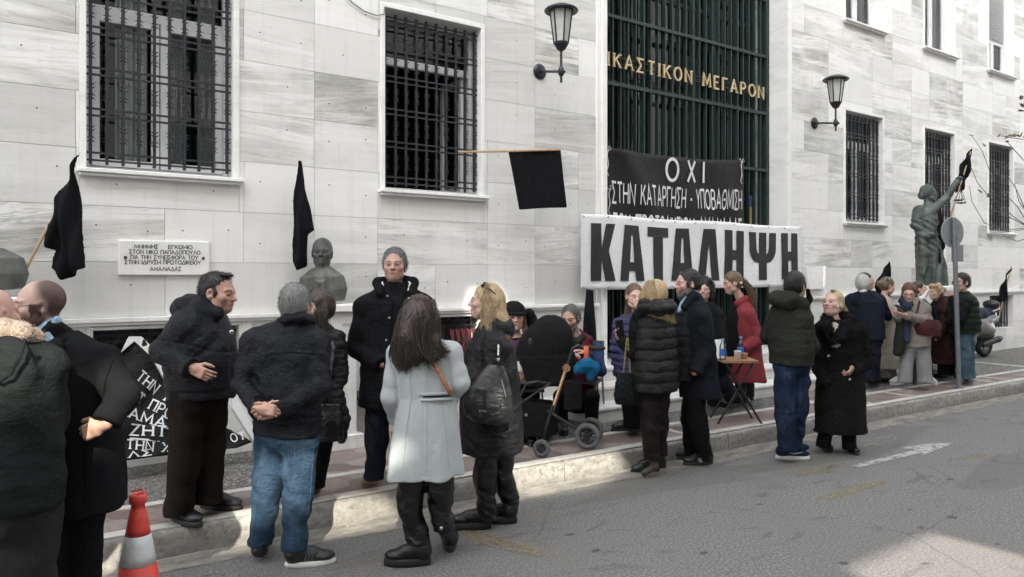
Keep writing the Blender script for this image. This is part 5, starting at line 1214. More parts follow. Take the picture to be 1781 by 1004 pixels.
# ------------------------------------------------------------------ woman in pale grey coat, seen from behind
def p_greycoat():
    P = Person('woman from behind in pale grey belted coat with long dark hair and black boots', 4.46, -14, (740, 985), 0)
    H = P.head_(722, 519, 590, -28, -12, neck=P.at(736, 600, .02), fem=True, nr=.05)
    rows = [(741, 826, 0, .222, .175), (741, 790, 0, .210, .165), (742, 740, 0, .19, .150), (743, 690, 0, .162, .128), (740, 640, -.01, .165, .12), (738, 608, 0, .160, .105), (736, 588, .01, .07, .065)]
    A1 = [(692, 616, 0), (680, 690, -.03), (692, 728, .10)]; A2 = [(783, 614, 0), (799, 666, -.02), (780, 698, .12)]
    arms = [(A1, [.060, .054, .050]), (A2, [.064, .058, .050])]
    legs = [[(716, 800, 0), (714, 885, .02), (727, 938, .03)], [(766, 800, 0), (764, 870, .04), (773, 918, .06)]]
    q = top_sculpt(P, rows, arms, amod=rings(.006, 28, 2, .30, .22)); P.put('coat', q, GREYCOAT, .0085, [folds(.004, 6, 41, z=.6), drape(.010, 4, P.at(741, 780, 0), 2, .85, .35), lambda X, Y, Z: .004*np.exp(-((((X-P.at(742, 760)[0])*RV[0]+(Y-P.at(742, 760)[1])*RV[1])/.004)**2))*(Z < 1.0)])
    seams('seam', P.root.children[0], [[(712, 640), (716, 690), (706, 760), (700, 822)], [(768, 640), (768, 688), (776, 760), (782, 818)], [(742, 640), (743, 700), (742, 824)], [(683, 722), (696, 730)], [(676, 712), (690, 718)]], cloth('grey_seam', (.30, .33, .34), 'weave'), .0012)
    P.put('trousers', trouser_sculpt(P, legs, [.088, .070, .054], (741, 800, 0), (.16, .13, .10), rings(.008, 24, 1)), BLK_LEATH, .009, folds(.006, 11, 8, z=1.5))
    G = []
    for i in range(11):
        t_ = i/10; G.append(pts(P, [(708+44*t_, 522+8*abs(t_-.5), -.01-.05*math.sin(t_*3.14)), (697+66*t_, 550, -.05-.09*math.sin(t_*3.14)), (688+72*t_, 590, -.06-.10*math.sin(t_*3.14)), (690+78*t_-12*(1-t_), 618+6*math.sin(t_*9), -.10-.07*math.sin(t_*3.14)), (694+86*t_, 636-20*t_+9*math.sin(t_*12), -.11-.06*math.sin(t_*3.14))]))
    hq = H.hair('long', .014); hq.chain(pts(P, [(724, 548, -.07), (718, 585, -.09), (720, 625, -.115)]), [.085, .078, .048], .04); hq.chain(pts(P, [(738, 560, -.07), (748, 595, -.09), (757, 622, -.105)]), [.06, .05, .022], .03)
    P.put('hair', H.hairmesh(hq, .007, .005, 3, 40), H_DBRN, plus=lambda v: strands(G, 2200, .0018, 6, .016, 10, .008))
    P.body(lambda V: H.color(V, (.5, .3, .23)), bones(P, rows, arms, legs, .03, .045))
    for dy, wd in ((-4, .010), (6, .010)):
        ribbon('belt', P, [at(743+dx, 690+dy-dx*.045, 4.46-.128*math.sqrt(max(0, 1-abs(dx/47.2)**2.3))-.0045) for dx in range(-26, 47, 4)], GREYCOAT, .018, th=.006)
    ribbon('belt_edge', P, [at(743+dx, 690-dx*.045, 4.46-.128*math.sqrt(max(0, 1-abs(dx/47.2)**2.3))-.004) for dx in range(-26, 46, 4)], BLK_COT, .010, th=.002)
    bg = thing('crossbody_strap', 'tan leather crossbody strap over the back of the pale grey coat', 'bag strap', P.at(760, 640, -.13)); ribbon('strap', P, pts(P, [(738, 600, -.110), (745, 615, -.128), (756, 635, -.136), (768, 655, -.134), (779, 676, -.120), (786, 688, -.085)]), simple('tan_leather', (.42, .19, .10), .55, var=.3, vs=40), .026, parent=bg)
    shoe(P.root, on_ground(748, 982, 0), cv(-.98, 0, -.05), 0, .27, .047, 'boot', BLK_LEATH, RUB, P.at(731, 935, .03), sole_h=.040, rs=.056); shoe(P.root, on_ground(783, 962, 0), cv(-.12, 0, 1), 0, .27, .047, 'boot', BLK_LEATH, RUB, P.at(774, 915, .05), sole_h=.040, rs=.056)
    bk = MB(); bk.bbox(P.at(767, 919, -.03)-.009, P.at(767, 919, -.03)+.009, .003); bk.build('buckle', SILVER, P.root)

# ------------------------------------------------------------------ blonde woman in long black quilted coat with leather tote
def p_blonde():
    P = Person('blonde woman in profile in long black quilted coat with black platform boots', 5.15, -82, (850, 918), 0)
    H = P.head_(829, 494, 555, -86, 2, neck=P.at(852, 572, 0), fem=True, nr=.05)
    rows = [(855, 782, 0, .20, .205), (855, 740, 0, .20, .205), (853, 690, 0, .19, .19), (852, 640, 0, .185, .175), (853, 605, 0, .175, .15), (854, 580, 0, .13, .10), (854, 562, 0, .075, .075)]
    A1 = [(862, 604, -.15), (850, 664, -.18), (808, 655, -.16)]; arms = [(A1, [.070, .066, .050]), ([(840, 602, .15), (828, 660, .16), (800, 660, .08)], [.07, .062, .05])]
    legs = [[(848, 770, -.06), (844, 835, -.06), (848, 900, -.03)], [(868, 770, .06), (876, 830, .08), (888, 872, .1)]]
    q = top_sculpt(P, rows, arms, amod=rings(.009, 28, 4, .25, .25)); q.chain(pts(P, [(838, 580, -.06), (858, 566, -.08), (878, 572, -.02), (878, 572, .06)]), [.035, .045, .05, .045], .03)
    P.put('coat', q, BLK_NYL, .009, [folds(.008, 9, 51, z=1.0), folds(.005, 19, 52, z=1.2)])
    P.put('trousers', trouser_sculpt(P, legs, [.088, .072, .058], (857, 770, 0), (.15, .15, .1), rings(.008, 26, 1)), BLK_LEATH, .009, folds(.006, 12, 8, z=1.5))
    G = []
    for i in range(12):
        t_ = i/11; G.append(pts(P, [(846+10*t_, 495+3*t_, -.08+.09*t_), (838+34*t_, 520, -.11+.11*abs(t_-.35)), (840+40*t_, 560, -.125+.10*abs(t_-.3)), (836+46*t_, 588+14*math.sin(t_*2.6), -.15+.10*abs(t_-.4)), (838+48*t_, 598+10*math.sin(t_*7)-3*(1-t_), -.16+.10*abs(t_-.4))]))
    hq = H.hair('long', .014); hq.chain(pts(P, [(860, 525, -.02), (866, 560, -.03), (868, 588, -.06)]), [.07, .07, .035], .04); hq.chain(pts(P, [(850, 535, -.09), (848, 575, -.11)]), [.03, .022], .03)
    P.put('hair', H.hairmesh(hq, .006, .004, 3, 50), H_BLOND, plus=lambda v: strands(G, 1300, .0020, 8, .008, 10))
    P.body(lambda V: H.color(V, (.53, .31, .235), lip=(.40, .12, .11), brow=(.16, .10, .06)), bones(P, rows, arms, legs, .03, .045))
    sg = MB(); sg.tube(pts(P, [(838, 497, -.07), (843, 492, -.02), (847, 492, .04)]), .008, 6); sg.tube(pts(P, [(840, 499, -.075), (852, 503, -.085), (862, 512, -.085)]), .004, 5)
    for dv in (-.045, .03): sg.lathe(P.at(842, 496, dv), [(.001, .006), (.024, .004), (.024, -.004), (.001, -.006)], 14, unit(cv(-.7, .7, 0)))
    sg.build('sunglasses', simple('dark_lens', (.015, .012, .02), .15, bump=0), P.root)
    shoe(P.root, on_ground(853, 919, 0), cv(-1, 0, -.08), 0, .28, .047, 'boot', BLK_LEATH, RUB, P.at(848, 878, -.03), sole_h=.045, rs=.058); shoe(P.root, on_ground(898, 910, 0), cv(-1, 0, .12), 0, .27, .047, 'boot', BLK_LEATH, RUB, P.at(889, 872, .1), sole_h=.045, rs=.058)
    # tote
    b = Sculpt(); b.loft(keys(P, [(848, 737, -.27, .10, .045), (848, 728, -.27, .152, .07), (849, 705, -.268, .166, .08), (853, 678, -.262, .142, .07), (858, 655, -.252, .098, .05), (863, 636, -.245, .05, .03)]), RV, .02, ex=2.1)
    bag = thing('tote_bag', 'large black leather tote hanging from the shoulder of the blonde woman', 'bag', P.at(850, 738, -.27)); part('bag_body', b.mesh(.0075, [folds(.004, 12, 6, z=.5), drape(.0035, 6, P.at(850, 700, -.27), 2, 1.15, .3)]), cloth('black_tote_leather', (.012, .013, .014), 'leather', .24, .2, 0, .6), bag)
    ribbon('strap', P, pts(P, [(866, 650, -.285), (868, 620, -.26), (866, 598, -.235), (862, 584, -.19), (858, 578, -.12)]), MATS['black_tote_leather'], .022, parent=bag); m = MB()
    m.bbox(P.at(866, 626, -.285)-.010, P.at(866, 626, -.285)+.010, .003); m.tube(pts(P, [(866, 618, -.28), (867, 600, -.25)]), .007, 6); m.build('clasp', SILVER, bag); m = MB()
    lt = 'ΓΕΛΝ'; text(m, lt, P.at(834, 717, -.352), RV, UP, -FV, .013, .22, track=.3); m.build('emblem', SILVER, bag)
    z_ = MB(); z_.tube(pts(P, [(872, 660, -.315), (880, 690, -.325)]), .004, 5); z_.build('zip', SILVER, bag)
NEAR = [p_sherpa, p_overcoat, p_navy, p_jeans, p_padded, p_tall, p_greycoat, p_blonde]
import time as _t
for fn in NEAR:
    t0 = _t.time(); fn(); print(fn.__name__, round(_t.time()-t0, 1))
# ------------------------------------------------------------------ people further along the pavement
def simple_person(label, Z, heading, foot, gz, headspec, color, hair, top, legs=None, shoes=(), extra=None, fine=1.15, fem=False, bodyskin=SKIN):
    P = Person(label, Z, heading, foot, gz, fine); hs = dict(headspec); H = P.head_(hs.pop('px'), hs.pop('top'), hs.pop('chin'), hs.pop('h'), hs.pop('pitch', 0), hs.pop('roll', 0), fem=fem, **hs)
    rows, arms = top['rows'], top['arms']; q = top_sculpt(P, rows, arms, amod=top.get('amod'), mod=top.get('mod'))
    if top.get('more'): top['more'](P, q, H)
    P.put(top.get('name', 'coat'), q, top['mat'], top.get('h', .010), top.get('wr')); lg = []
    if legs:
        lg = legs['j']; P.put(legs.get('name', 'trousers'), trouser_sculpt(P, lg, legs['r'], legs.get('seat'), legs.get('sr', (.16, .12, .1)), legs.get('mod')), legs['mat'], .011, legs.get('wr', folds(.005, 9, 3)))
    if hair: hair(P, H)
    if extra: extra(P, H)
    P.body(lambda V: H.color(V, **color), bones(P, rows, arms, lg), bodyskin)
    for s_ in shoes: s_(P)
    return P
def HR(style, mat, **kw):
    amp = kw.pop('amp', .0025); seed = kw.pop('seed', 2); st = kw.pop('st', None)
    def f(P, H):
        if style == 'short': return shorthair(P, H, mat, kw.get('t', .011), kw.get('low', .06), kw.get('line', 0)*.4-.004, amp, 1400, .014)
        P.put('hair', H.hairmesh(H.hair(style, kw.get('t', .011), low=kw.get('low', .06), line=kw.get('line', 0), extra=kw.get('extra')), .006, amp, seed, kw.get('fx', 60)), mat, plus=(lambda v: st(P, H)) if st else None)
    return f
def SH(px, py, d, mat, sole=RUB, L=.28, ankle=None, **kw):
    def f(P): shoe(P.root, on_ground(px, py, P.gz), d, P.gz, L, kw.pop('W', .050), kw.pop('kind', 'shoe'), mat, sole, P.at(*ankle) if ankle else None, **kw)
    return f

# seated pair behind the pushchair
def p_hat():
    P = Person('seated woman with auburn hair in black hat, a white cup in her hands', 7.35, 176, (905, 790), PZ); H = P.head_(896, 527, 577, 172, 0, neck=P.at(898, 590, .02), fem=True, nr=.05)
    rows = [(905, 708, .10, .19, .15), (905, 668, .05, .17, .14), (902, 630, .03, .175, .135), (900, 604, .02, .165, .115), (899, 586, .02, .08, .08)]
    arms = [([(872, 608, 0), (866, 655, -.08), (898, 660, -.24)], [.06, .055, .045]), ([(930, 608, 0), (938, 650, -.06), (922, 650, -.22)], [.06, .055, .045])]
    legs = [[(890, 705, .0), (882, 705, -.42), (884, 778, -.40)], [(920, 705, 0), (922, 706, -.42), (922, 778, -.38)]]
    P.put('coat', top_sculpt(P, rows, arms, amod=rings(.006, 28, 2)), BLK_COT, .010, folds(.007, 9, 3)); P.put('trousers', trouser_sculpt(P, legs, [.085, .07, .055], (905, 705, .02)), BLK_TROU, .012)
    s_ = Sculpt(); s_.chain(pts(P, [(884, 592, -.06), (897, 604, -.13), (912, 592, -.06)]), [.035, .04, .035], .03); s_.cone(P.at(897, 604, -.12), P.at(898, 640, -.14), .045, .04, .03); P.put('scarf', s_, cloth('purple_scarf', (.06, .018, .055), 'wool', .9), .009, folds(.006, 16, 4))
    G = [pts(P, [(884+26*t_, 540, .04), (878+36*t_, 565, -.02), (880+38*t_, 588, -.09), (884+34*t_, 600+6*math.sin(t_*8), -.12)]) for t_ in (0, .08, .85, .93, 1)]; 
    P.put('hair', H.hairmesh(H.hair('long', .010), .006, .003, 2), H_RED, plus=lambda v: strands([G[0], G[1]], 150, .0022, 2, .008) if 0 else join([strands([G[0], G[1]], 160, .0022, 2, .008), strands(G[2:], 260, .0022, 3, .008)]))
    hq = Sculpt(); k = H.k; hq.ell(H.P(0, -.02, .165), np.array((.094, .112, .090))*k, H.ax(), .02); hq.box(H.P(0, 0, .03), np.array((.2, .2, .125))*k, H.ax(), .004, .01, 's'); hq.ell(H.P(0, .055, .152), np.array((.090, .080, .014))*k, H.ax(), .01)
    hq.ell(H.P(.03, -.09, .13), np.array((.09, .05, .10))*k, H.ax(), .03); P.put('hat', hq, cloth('black_hat', (.006, .006, .0065), 'wool', .9), .007, folds(.003, 20, 3))
    hd = Sculpt(); hd.chain(pts(P, [(920, 545, .08), (930, 572, .08), (928, 592, .06)]), [.05, .055, .05], .03); P.put('hood', hd, BLK_COT, .010, folds(.006, 14, 2))
    P.skin.append(hand(P.at(922, 650, -.22), cv(-.5, -.35, -.4), cv(-.3, .1, .6), 1, .95, .6)); P.skin.append(hand(P.at(898, 660, -.24), cv(.6, .5, -.4), cv(.3, .2, .6), -1, .95, .6))
    P.body(lambda V: H.color(V, (.56, .32, .24), lip=(.40, .11, .10)), bones(P, rows, arms, legs)); cup = thing('paper_cup', 'white paper cup held by the seated woman in the black hat', 'cup', P.at(906, 648, -.30)); m = MB(); m.lathe(P.at(906, 646, -.33), [(.026, 0), (.036, .09), (.038, .092), (.034, .09)], 16); m.build('cup_body', simple('white_paper', (.7, .7, .68), .7, bump=0), cup)
    for l in legs: shoe(P.root, P.at(l[2][0], 790, l[2][2])-np.array([0, 0, 0])+FV*.05, -FV, PZ, .25, .044, upper=SHOE_BLK, sole=RUB, ankle=P.at(l[2][0], 776, l[2][2]))
    chair_metal(P.at(906, 700, .05), P.f, 'grey metal chair under the seated woman in the black hat')
def chair_metal(c, f, label):
    f = unit([f[0], f[1], 0]); s_ = np.cross(f, UP); b = np.array([c[0], c[1], PZ]); t = thing('cafe_chair', label, 'chair', b, 'plain cafe chairs on the pavement'); M_ = simple('grey_tube', (.22, .21, .20), .4, .6, bump=0); Q = lambda a, d, z: b+s_*a+f*d+UP*z
    m = MB(); m.hexa([Q(-.21, -.21, .42), Q(.21, -.21, .42), Q(.21, .21, .43), Q(-.21, .21, .43), Q(-.21, -.21, .445), Q(.21, -.21, .445), Q(.21, .21, .455), Q(-.21, .21, .455)]); m.build('seat', simple('dark_seat', (.03, .03, .03), .6), t)
    m = MB(); m.hexa([Q(-.2, -.23, .60), Q(.2, -.23, .60), Q(.2, -.21, .60), Q(-.2, -.21, .60), Q(-.2, -.29, .84), Q(.2, -.29, .84), Q(.2, -.27, .84), Q(-.2, -.27, .84)]); m.build('backrest', MATS['dark_seat'], t)
    for a in (-1, 1):
        m = MB(); m.tube([Q(a*.19, .18, .43), Q(a*.215, .23, .0)], .011, 8); m.build('leg', M_, t); m = MB(); m.tube([Q(a*.2, -.27, .84), Q(a*.2, -.2, .44), Q(a*.215, -.26, 0)], .011, 8); m.build('leg', M_, t)
def p_beard_seated():
    P = Person('seated bearded man in maroon padded vest with blue sleeves behind the pushchair', 7.9, 196, (1005, 775), PZ); H = P.head_(990, 533, 577, 204, -14, neck=P.at(1003, 592, .02), nr=.062)
    rows = [(1008, 702, .08, .20, .15), (1008, 660, .04, .19, .15), (1007, 625, .03, .20, .14), (1005, 604, .02, .185, .125), (1004, 586, .02, .09, .09)]; arms = [([(972, 608, 0), (970, 645, -.12), (990, 622, -.36)], [.066, .062, .05]), ([(1038, 606, 0), (1044, 645, -.10), (1018, 612, -.32)], [.066, .062, .05])]
    legs = [[(990, 700, 0), (975, 690, -.45), (978, 758, -.40)], [(1022, 700, 0), (1030, 690, -.44), (1028, 762, -.36)]]
    v = Sculpt(); v.loft(keys(P, rows), P.r, .03); v.chain(pts(P, [(984, 592, -.05), (1003, 582, .10), (1024, 590, -.04)]), [.035, .05, .035], .03); P.put('vest', v, MAROON, .009, [folds(.006, 10, 3), zpuff(.006, .11)])
    s_ = Sculpt()
    for a, rs in arms: s_.chain(pts(P, a), rs, .02, mod=rings(.006, 34, 2))
    P.put('jumper', s_, BLUEK, .010, folds(.005, 12, 3)); c = Sculpt(); c.chain(pts(P, [(990, 588, -.08), (1003, 596, -.11), (1014, 586, -.06)]), [.03, .034, .03], .02); P.put('scarf', c, OLIVE, .008, folds(.005, 18, 5))
    P.put('trousers', trouser_sculpt(P, legs, [.09, .075, .06], (1006, 700, .02)), BLK_TROU, .012); shorthair(P, H, H_SALT, .010, .06, -.045, .004, 1800, .016)
    P.skin.append(hand(P.at(1018, 612, -.33), cv(-.85, .25, -.2), cv(-.1, -.9, .1), 1, 1.0, .5)); P.skin.append(hand(P.at(990, 622, -.37), cv(.4, .3, -.4), cv(0, -.9, .2), -1, 1, .5))
    b = Sculpt(); k = H.k; b.ell(H.P(0, .066, .020), np.array((.040, .034, .032))*k, H.ax(), .02*k)
    for sx in (-1, 1): b.ell(H.P(sx*.042, .028, .045), np.array((.022, .036, .030))*k, H.ax(), .02*k)
    b.ell(H.P(0, .098, .0625), np.array((.02, .02, .008))*k, H.ax(), .006, 's'); P.put('beard', H.hairmesh(b, .0055, .003, 5, 90), H_GREY)
    P.body(lambda V: H.color(V, (.44, .235, .17), beard=(.17, .15, .14), shut=True), bones(P, rows, arms, legs))
    for l in legs: shoe(P.root, P.at(l[2][0], 770, l[2][2]), -FV, PZ, .28, .05, upper=SHOE_BLK, sole=RUB, ankle=P.at(l[2][0], l[2][1]-2, l[2][2]))
    chair_metal(P.at(1010, 700, .05), P.f, 'thin legged metal chair under the bearded man in the maroon vest')
def p_violet():
    def ex(P, H):
        P.skin.append(hand(P.at(1113, 534, -.24), cv(-.45, .55, .2), cv(-.2, .2, .9), 1, .95, .55)); P.skin.append(hand(P.at(1072, 634, -.02), cv(.05, -1, -.1), cv(.8, 0, .3), -1, .92, .6))
    G = [[(1101+5*t_, 496, .02), (1093+22*t_, 512, -.02), (1087+32*t_, 540, -.03), (1085+30*t_, 562+5*math.sin(9*t_), -.08)] for t_ in (0, .12, .24, .75, .9, 1)]
    simple_person('woman with long brown hair in shiny violet puffer jacket laughing behind her hand', 7.2, 168, (1105, 760), PZ, dict(px=1104, top=495, chin=538, h=172, pitch=-6, neck=at(1103, 550, 7.22), nr=.05), dict(skin=(.54, .32, .24), lip=(.4, .1, .1)),
        HR('long', H_BRN, t=.010, st=lambda P, H: join([strands([pts(P, g) for g in G[:3]], 240, .0024, 2, .006), strands([pts(P, g) for g in G[3:]], 240, .0024, 3, .006)])),
        dict(name='puffer_jacket', mat=PURPLE, rows=[(1100, 655, 0, .19, .15), (1101, 620, 0, .18, .14), (1102, 580, 0, .18, .13), (1103, 558, 0, .165, .11), (1103, 544, 0, .07, .07)], arms=[([(1078, 564, 0), (1072, 604, .0), (1073, 634, -.02)], [.064, .062, .05]), ([(1128, 562, 0), (1140, 598, -.1), (1114, 540, -.22)], [.062, .06, .045])], amod=puffs(.016, .06), wr=zpuff(.014, .07), h=.010),
        dict(mat=BLK_TROU, j=[[(1090, 650, 0), (1094, 700, -.02), (1096, 742, 0)], [(1112, 650, 0), (1112, 700, -.02), (1113, 742, 0)]], r=[.085, .07, .06], seat=(1101, 652, 0)),
        [SH(1108, 748, cv(-.95, 0, -.3), SHOE_BLK, ankle=(1096, 740, 0)), SH(1122, 744, cv(-.9, 0, -.4), SHOE_BLK, ankle=(1113, 740, 0))], ex, 1.1, True)
def p_vest():
    def ex(P, H):
        s_ = Sculpt(); s_.chain(pts(P, [(1112, 552, -.02), (1103, 614, -.03), (1080, 590, .10)]), [.068, .060, .046], .015, mod=rings(.007, 30, 3)); s_.chain(pts(P, [(1160, 552, 0), (1166, 600, .12), (1150, 610, .2)]), [.06, .055, .045], .02); P.put('jumper', s_, BLK_COT, .009, folds(.006, 12, 3))
        P.skin.append(hand(P.at(1082, 592, .10), cv(-.62, .75, -.1), cv(.5, .2, -.5), -1, .95, .5))
        hd = Sculpt(); hd.chain(pts(P, [(1118, 530, .02), (1122, 534, -.10), (1145, 536, -.14), (1164, 534, -.08), (1166, 530, .02)]), [.05, .062, .066, .058, .05], .03); P.put('hood', hd, BLK_NYL, .009, zpuff(.012, .075))
    G = [[(1126+16*t_, 489+2*abs(t_-.5), -.02-.05*math.sin(3.14*t_)), (1116+38*t_, 505, -.03-.08*math.sin(3.14*t_)), (1110+54*t_, 530, -.04-.10*math.sin(3.14*t_)), (1108+66*t_, 540+22*t_, -.05-.10*math.sin(3.14*t_))] for t_ in np.linspace(0, 1, 10)]
    P = simple_person('blonde woman from behind in long black puffer vest, holding up a phone', 6.45, -28, (1132, 826), 0, dict(px=1130, top=488, chin=538, h=-40, neck=at(1136, 550, 6.47), nr=.05), dict(skin=(.52, .31, .23), lip=(.4, .1, .1)),
        HR('long', H_BLOND, t=.014, st=lambda P, H: strands([pts(P, g) for g in G], 1000, .0022, 5, .008)),
        dict(name='puffer_vest', mat=BLK_NYL, rows=[(1138, 680, 0, .205, .165), (1138, 650, 0, .21, .17), (1138, 610, 0, .195, .155), (1138, 575, 0, .19, .14), (1137, 553, 0, .165, .115), (1137, 540, .01, .08, .08)], arms=[], wr=[zpuff(.017, .092), folds(.005, 14, 3)], h=.0085),
        dict(mat=cloth('dark_brown_pvc', (.010, .008, .008), 'leather', .45), j=[[(1128, 670, 0), (1131, 745, -.04), (1134, 795, -.05)], [(1148, 670, 0), (1146, 745, .04), (1146, 790, .06)]], r=[.088, .076, .064], seat=(1138, 672, 0), wr=folds(.006, 12, 4, z=1.3), mod=rings(.005, 30, 2)),
        [SH(1146, 820, cv(-1, 0, -.12), SHOE_BLK, L=.25, W=.043, kind='pump', sole_h=.012, heel_h=.055), SH(1158, 815, cv(-1, 0, .1), SHOE_BLK, L=.25, W=.043, kind='pump', sole_h=.012, heel_h=.055)], ex, 1.0, True)
    st = Sculpt(); st.chain(pts(P, [(1133, 796, -.05), (1139, 812, -.06)]), [.036, .030], .01); st.chain(pts(P, [(1139, 812, -.06), (1120, 823, -.07)]), [.030, .026], .02); P.put('stocking', st, simple('sheer_stocking', (.05, .032, .028), .6), .008)
    ph = thing('mobile_phone', 'black mobile phone held up by the blonde woman in the puffer vest', 'phone', P.at(1078, 573, .06)); m = MB(); a, b, c = unit(cv(.9, .1, .4)), unit(cv(-.1, 1, .1)), None; c = np.cross(a, b); o = P.at(1078, 571, .05)
    m.hexa([o-a*.036-b*.07-c*.004, o+a*.036-b*.07-c*.004, o+a*.036-b*.07+c*.004, o-a*.036-b*.07+c*.004, o-a*.036+b*.07-c*.004, o+a*.036+b*.07-c*.004, o+a*.036+b*.07+c*.004, o-a*.036+b*.07+c*.004]); m.build('phone_case', simple('phone_black', (.012, .012, .014), .2, bump=0), ph)
    bag = thing('chain_bag', 'dark quilted bag on a gold chain beside the woman in the puffer vest', 'bag', P.at(1088, 704, -.05)); b = Sculpt(); b.loft(keys(P, [(1088, 703, -.05, .085, .05), (1087, 690, -.05, .095, .065), (1088, 665, -.05, .085, .06), (1090, 648, -.05, .06, .035)]), RV, .01, ex=3); part('bag_body', b.mesh(.008, lambda X, Y, Z: -.005*(np.abs(np.sin((Z+.8*(X*RV[0]+Y*RV[1]))*55))**.5+np.abs(np.sin((Z-.8*(X*RV[0]+Y*RV[1]))*55))**.5-1.4)), cloth('quilted_bag', (.007, .01, .01), 'nylon', .4), bag)
    m = MB()
    for xa, xb, n in ((1084, 1090, 16), (1096, 1092, 16)):
        for i in range(n): t_ = i/(n-1); c = P.at(xa+(xb-xa)*t_, 650-60*t_, -.06); m.tube([c+cv(math.cos(q)*.007*(1 if i % 2 else .4), math.sin(q)*.012, math.cos(q)*.007*(.4 if i % 2 else 1)) for q in np.linspace(0, 6.28, 9)], .0026, 4, False)
    m.build('chain', GOLDM, bag)
def p_darkcoat():
    def more(P, q, H):
        q.ell(P.at(1178, 590, -.02), (.035, .10, .24), [RV, FV, UP], .01, 's'); q.chain(pts(P, [(1190, 534, -.10), (1206, 516, -.06), (1214, 520, .06)]), [.028, .04, .04], .02)
    def ex(P, H):
        v = Sculpt(); v.loft(keys(P, [(1194, 660, 0, .15, .13), (1194, 620, 0, .16, .14), (1194, 580, 0, .165, .14), (1196, 545, 0, .14, .11), (1200, 525, 0, .07, .07)]), P.r, .02); P.put('quilted_gilet', v, NAVY, .009, zpuff(.008, .09))
        s_ = Sculpt(); s_.loft(keys(P, [(1184, 615, -.03, .055, .06), (1184, 580, -.03, .055, .065), (1190, 540, -.03, .05, .06), (1198, 520, -.01, .062, .06)]), P.r, .02); s_.cone(P.at(1200, 520, -.02), P.at(1203, 508, .0), .062, .064, .02); P.put('shirt', s_, SHIRT, .008)
        b = Sculpt(); k = H.k; b.ell(H.P(0, .066, .020), np.array((.038, .032, .032))*k, H.ax(), .02*k)
        for sx in (-1, 1): b.ell(H.P(sx*.042, .028, .045), np.array((.021, .036, .030))*k, H.ax(), .02*k)
        b.ell(H.P(0, .098, .0625), np.array((.02, .02, .009))*k, H.ax(), .006, 's'); P.put('beard', H.hairmesh(b, .0055, .003, 5, 90), H_SALT)
    simple_person('smiling bearded man in long dark navy coat over pale blue shirt, black sneakers', 6.8, -102, (1215, 806), 0, dict(px=1186, top=470, chin=519, h=-98, pitch=-4, neck=at(1206, 530, 6.82), nr=.064), dict(skin=(.50, .285, .215), beard=(.12, .10, .09), smile=1, shut=True),
        HR('short', H_BLK, t=.010, line=-.085, low=.06),
        dict(name='overcoat', mat=cloth('navy_overcoat', (.005, .007, .0105), 'wool', .85), rows=[(1218, 690, 0, .185, .17), (1214, 650, 0, .185, .16), (1209, 600, 0, .18, .15), (1206, 560, 0, .19, .145), (1206, 538, 0, .165, .12), (1206, 522, 0, .08, .08)], arms=[([(1218, 552, -.14), (1232, 608, -.15), (1208, 648, -.22)], [.074, .066, .055]), ([(1196, 552, .14), (1196, 610, .14), (1190, 640, .0)], [.07, .06, .05])], amod=rings(.007, 28, 4), wr=[folds(.007, 8, 6, z=.9), drape(.008, 4, at(1214, 650, 6.8), 1, 1.0, .5)], more=more, h=.009),
        dict(mat=BLK_TROU, j=[[(1203, 660, -.05), (1213, 730, -.07), (1225, 790, -.05)], [(1212, 660, .06), (1200, 730, .10), (1203, 786, .15)]], r=[.10, .078, .062], seat=(1208, 660, 0), mod=rings(.006, 26, 1)),
        [lambda P: (lambda r: (shoe_stripe(r[0], r[1], -1, [(.44, .49, .03, .07), (.52, .55, .03, .07)], LACE), shoe_stripe(r[0], r[1], -1, [(.492, .518, .03, .07)], REDSTR)))(shoe(P.root, on_ground(1239, 806, 0), cv(-.95, 0, -.25), 0, .29, .05, 'shoe', SHOE_BLK, RUB, P.at(1225, 786, -.05), laces=LACE, sole_h=.024)), SH(1212, 800, cv(-.95, 0, .2), SHOE_BLK, RUB, .29, (1203, 782, .15), laces=LACE, sole_h=.024)], ex, 1.0)
def p_curly():
    ex = lambda q, s: [q.ell(s.P(*c), np.array((.05, .05, .05))*s.k, s.ax(), .02) for c in ((.05, -.02, .22), (-.05, -.02, .22), (.08, -.04, .16), (-.08, -.04, .16), (.085, -.04, .10), (-.085, -.04, .10), (0, -.05, .25), (.08, -.03, .05), (-.08, -.03, .05))]
    simple_person('dark curly haired woman in black half hidden behind the man in the navy coat', 8.2, -160, (1245, 716), PZ, dict(px=1221, top=487, chin=522, h=-160, neck=at(1224, 530, 8.22), nr=.05), dict(skin=(.45, .26, .19)), HR('long', H_BLK, t=.02, extra=ex, amp=.008, fx=35),
        dict(name='jacket', mat=BLK_COT, rows=[(1236, 650, 0, .19, .15), (1232, 600, 0, .18, .14), (1228, 560, 0, .18, .13), (1226, 540, 0, .16, .11), (1225, 526, 0, .07, .07)], arms=[([(1206, 546, 0), (1204, 590, 0), (1220, 620, -.1)], [.06, .055, .045]), ([(1248, 546, 0), (1256, 590, 0), (1250, 630, -.1)], [.06, .055, .045])], wr=folds(.006, 10, 3)),
        dict(mat=DKJEANS, j=[[(1232, 645, 0), (1240, 680, -.1), (1240, 704, 0)], [(1246, 645, 0), (1262, 672, -.1), (1270, 692, .1)]], r=[.085, .07, .06], seat=(1238, 648, 0)), [SH(1238, 704, cv(.5, 0, -.8), SHOE_BLK, RUB, ankle=(1240, 700, 0), laces=LACE), SH(1262, 698, cv(.95, 0, -.2), SHOE_BLK, WRUB, ankle=(1270, 692, .1), laces=LACE)], None, 1.2, True)
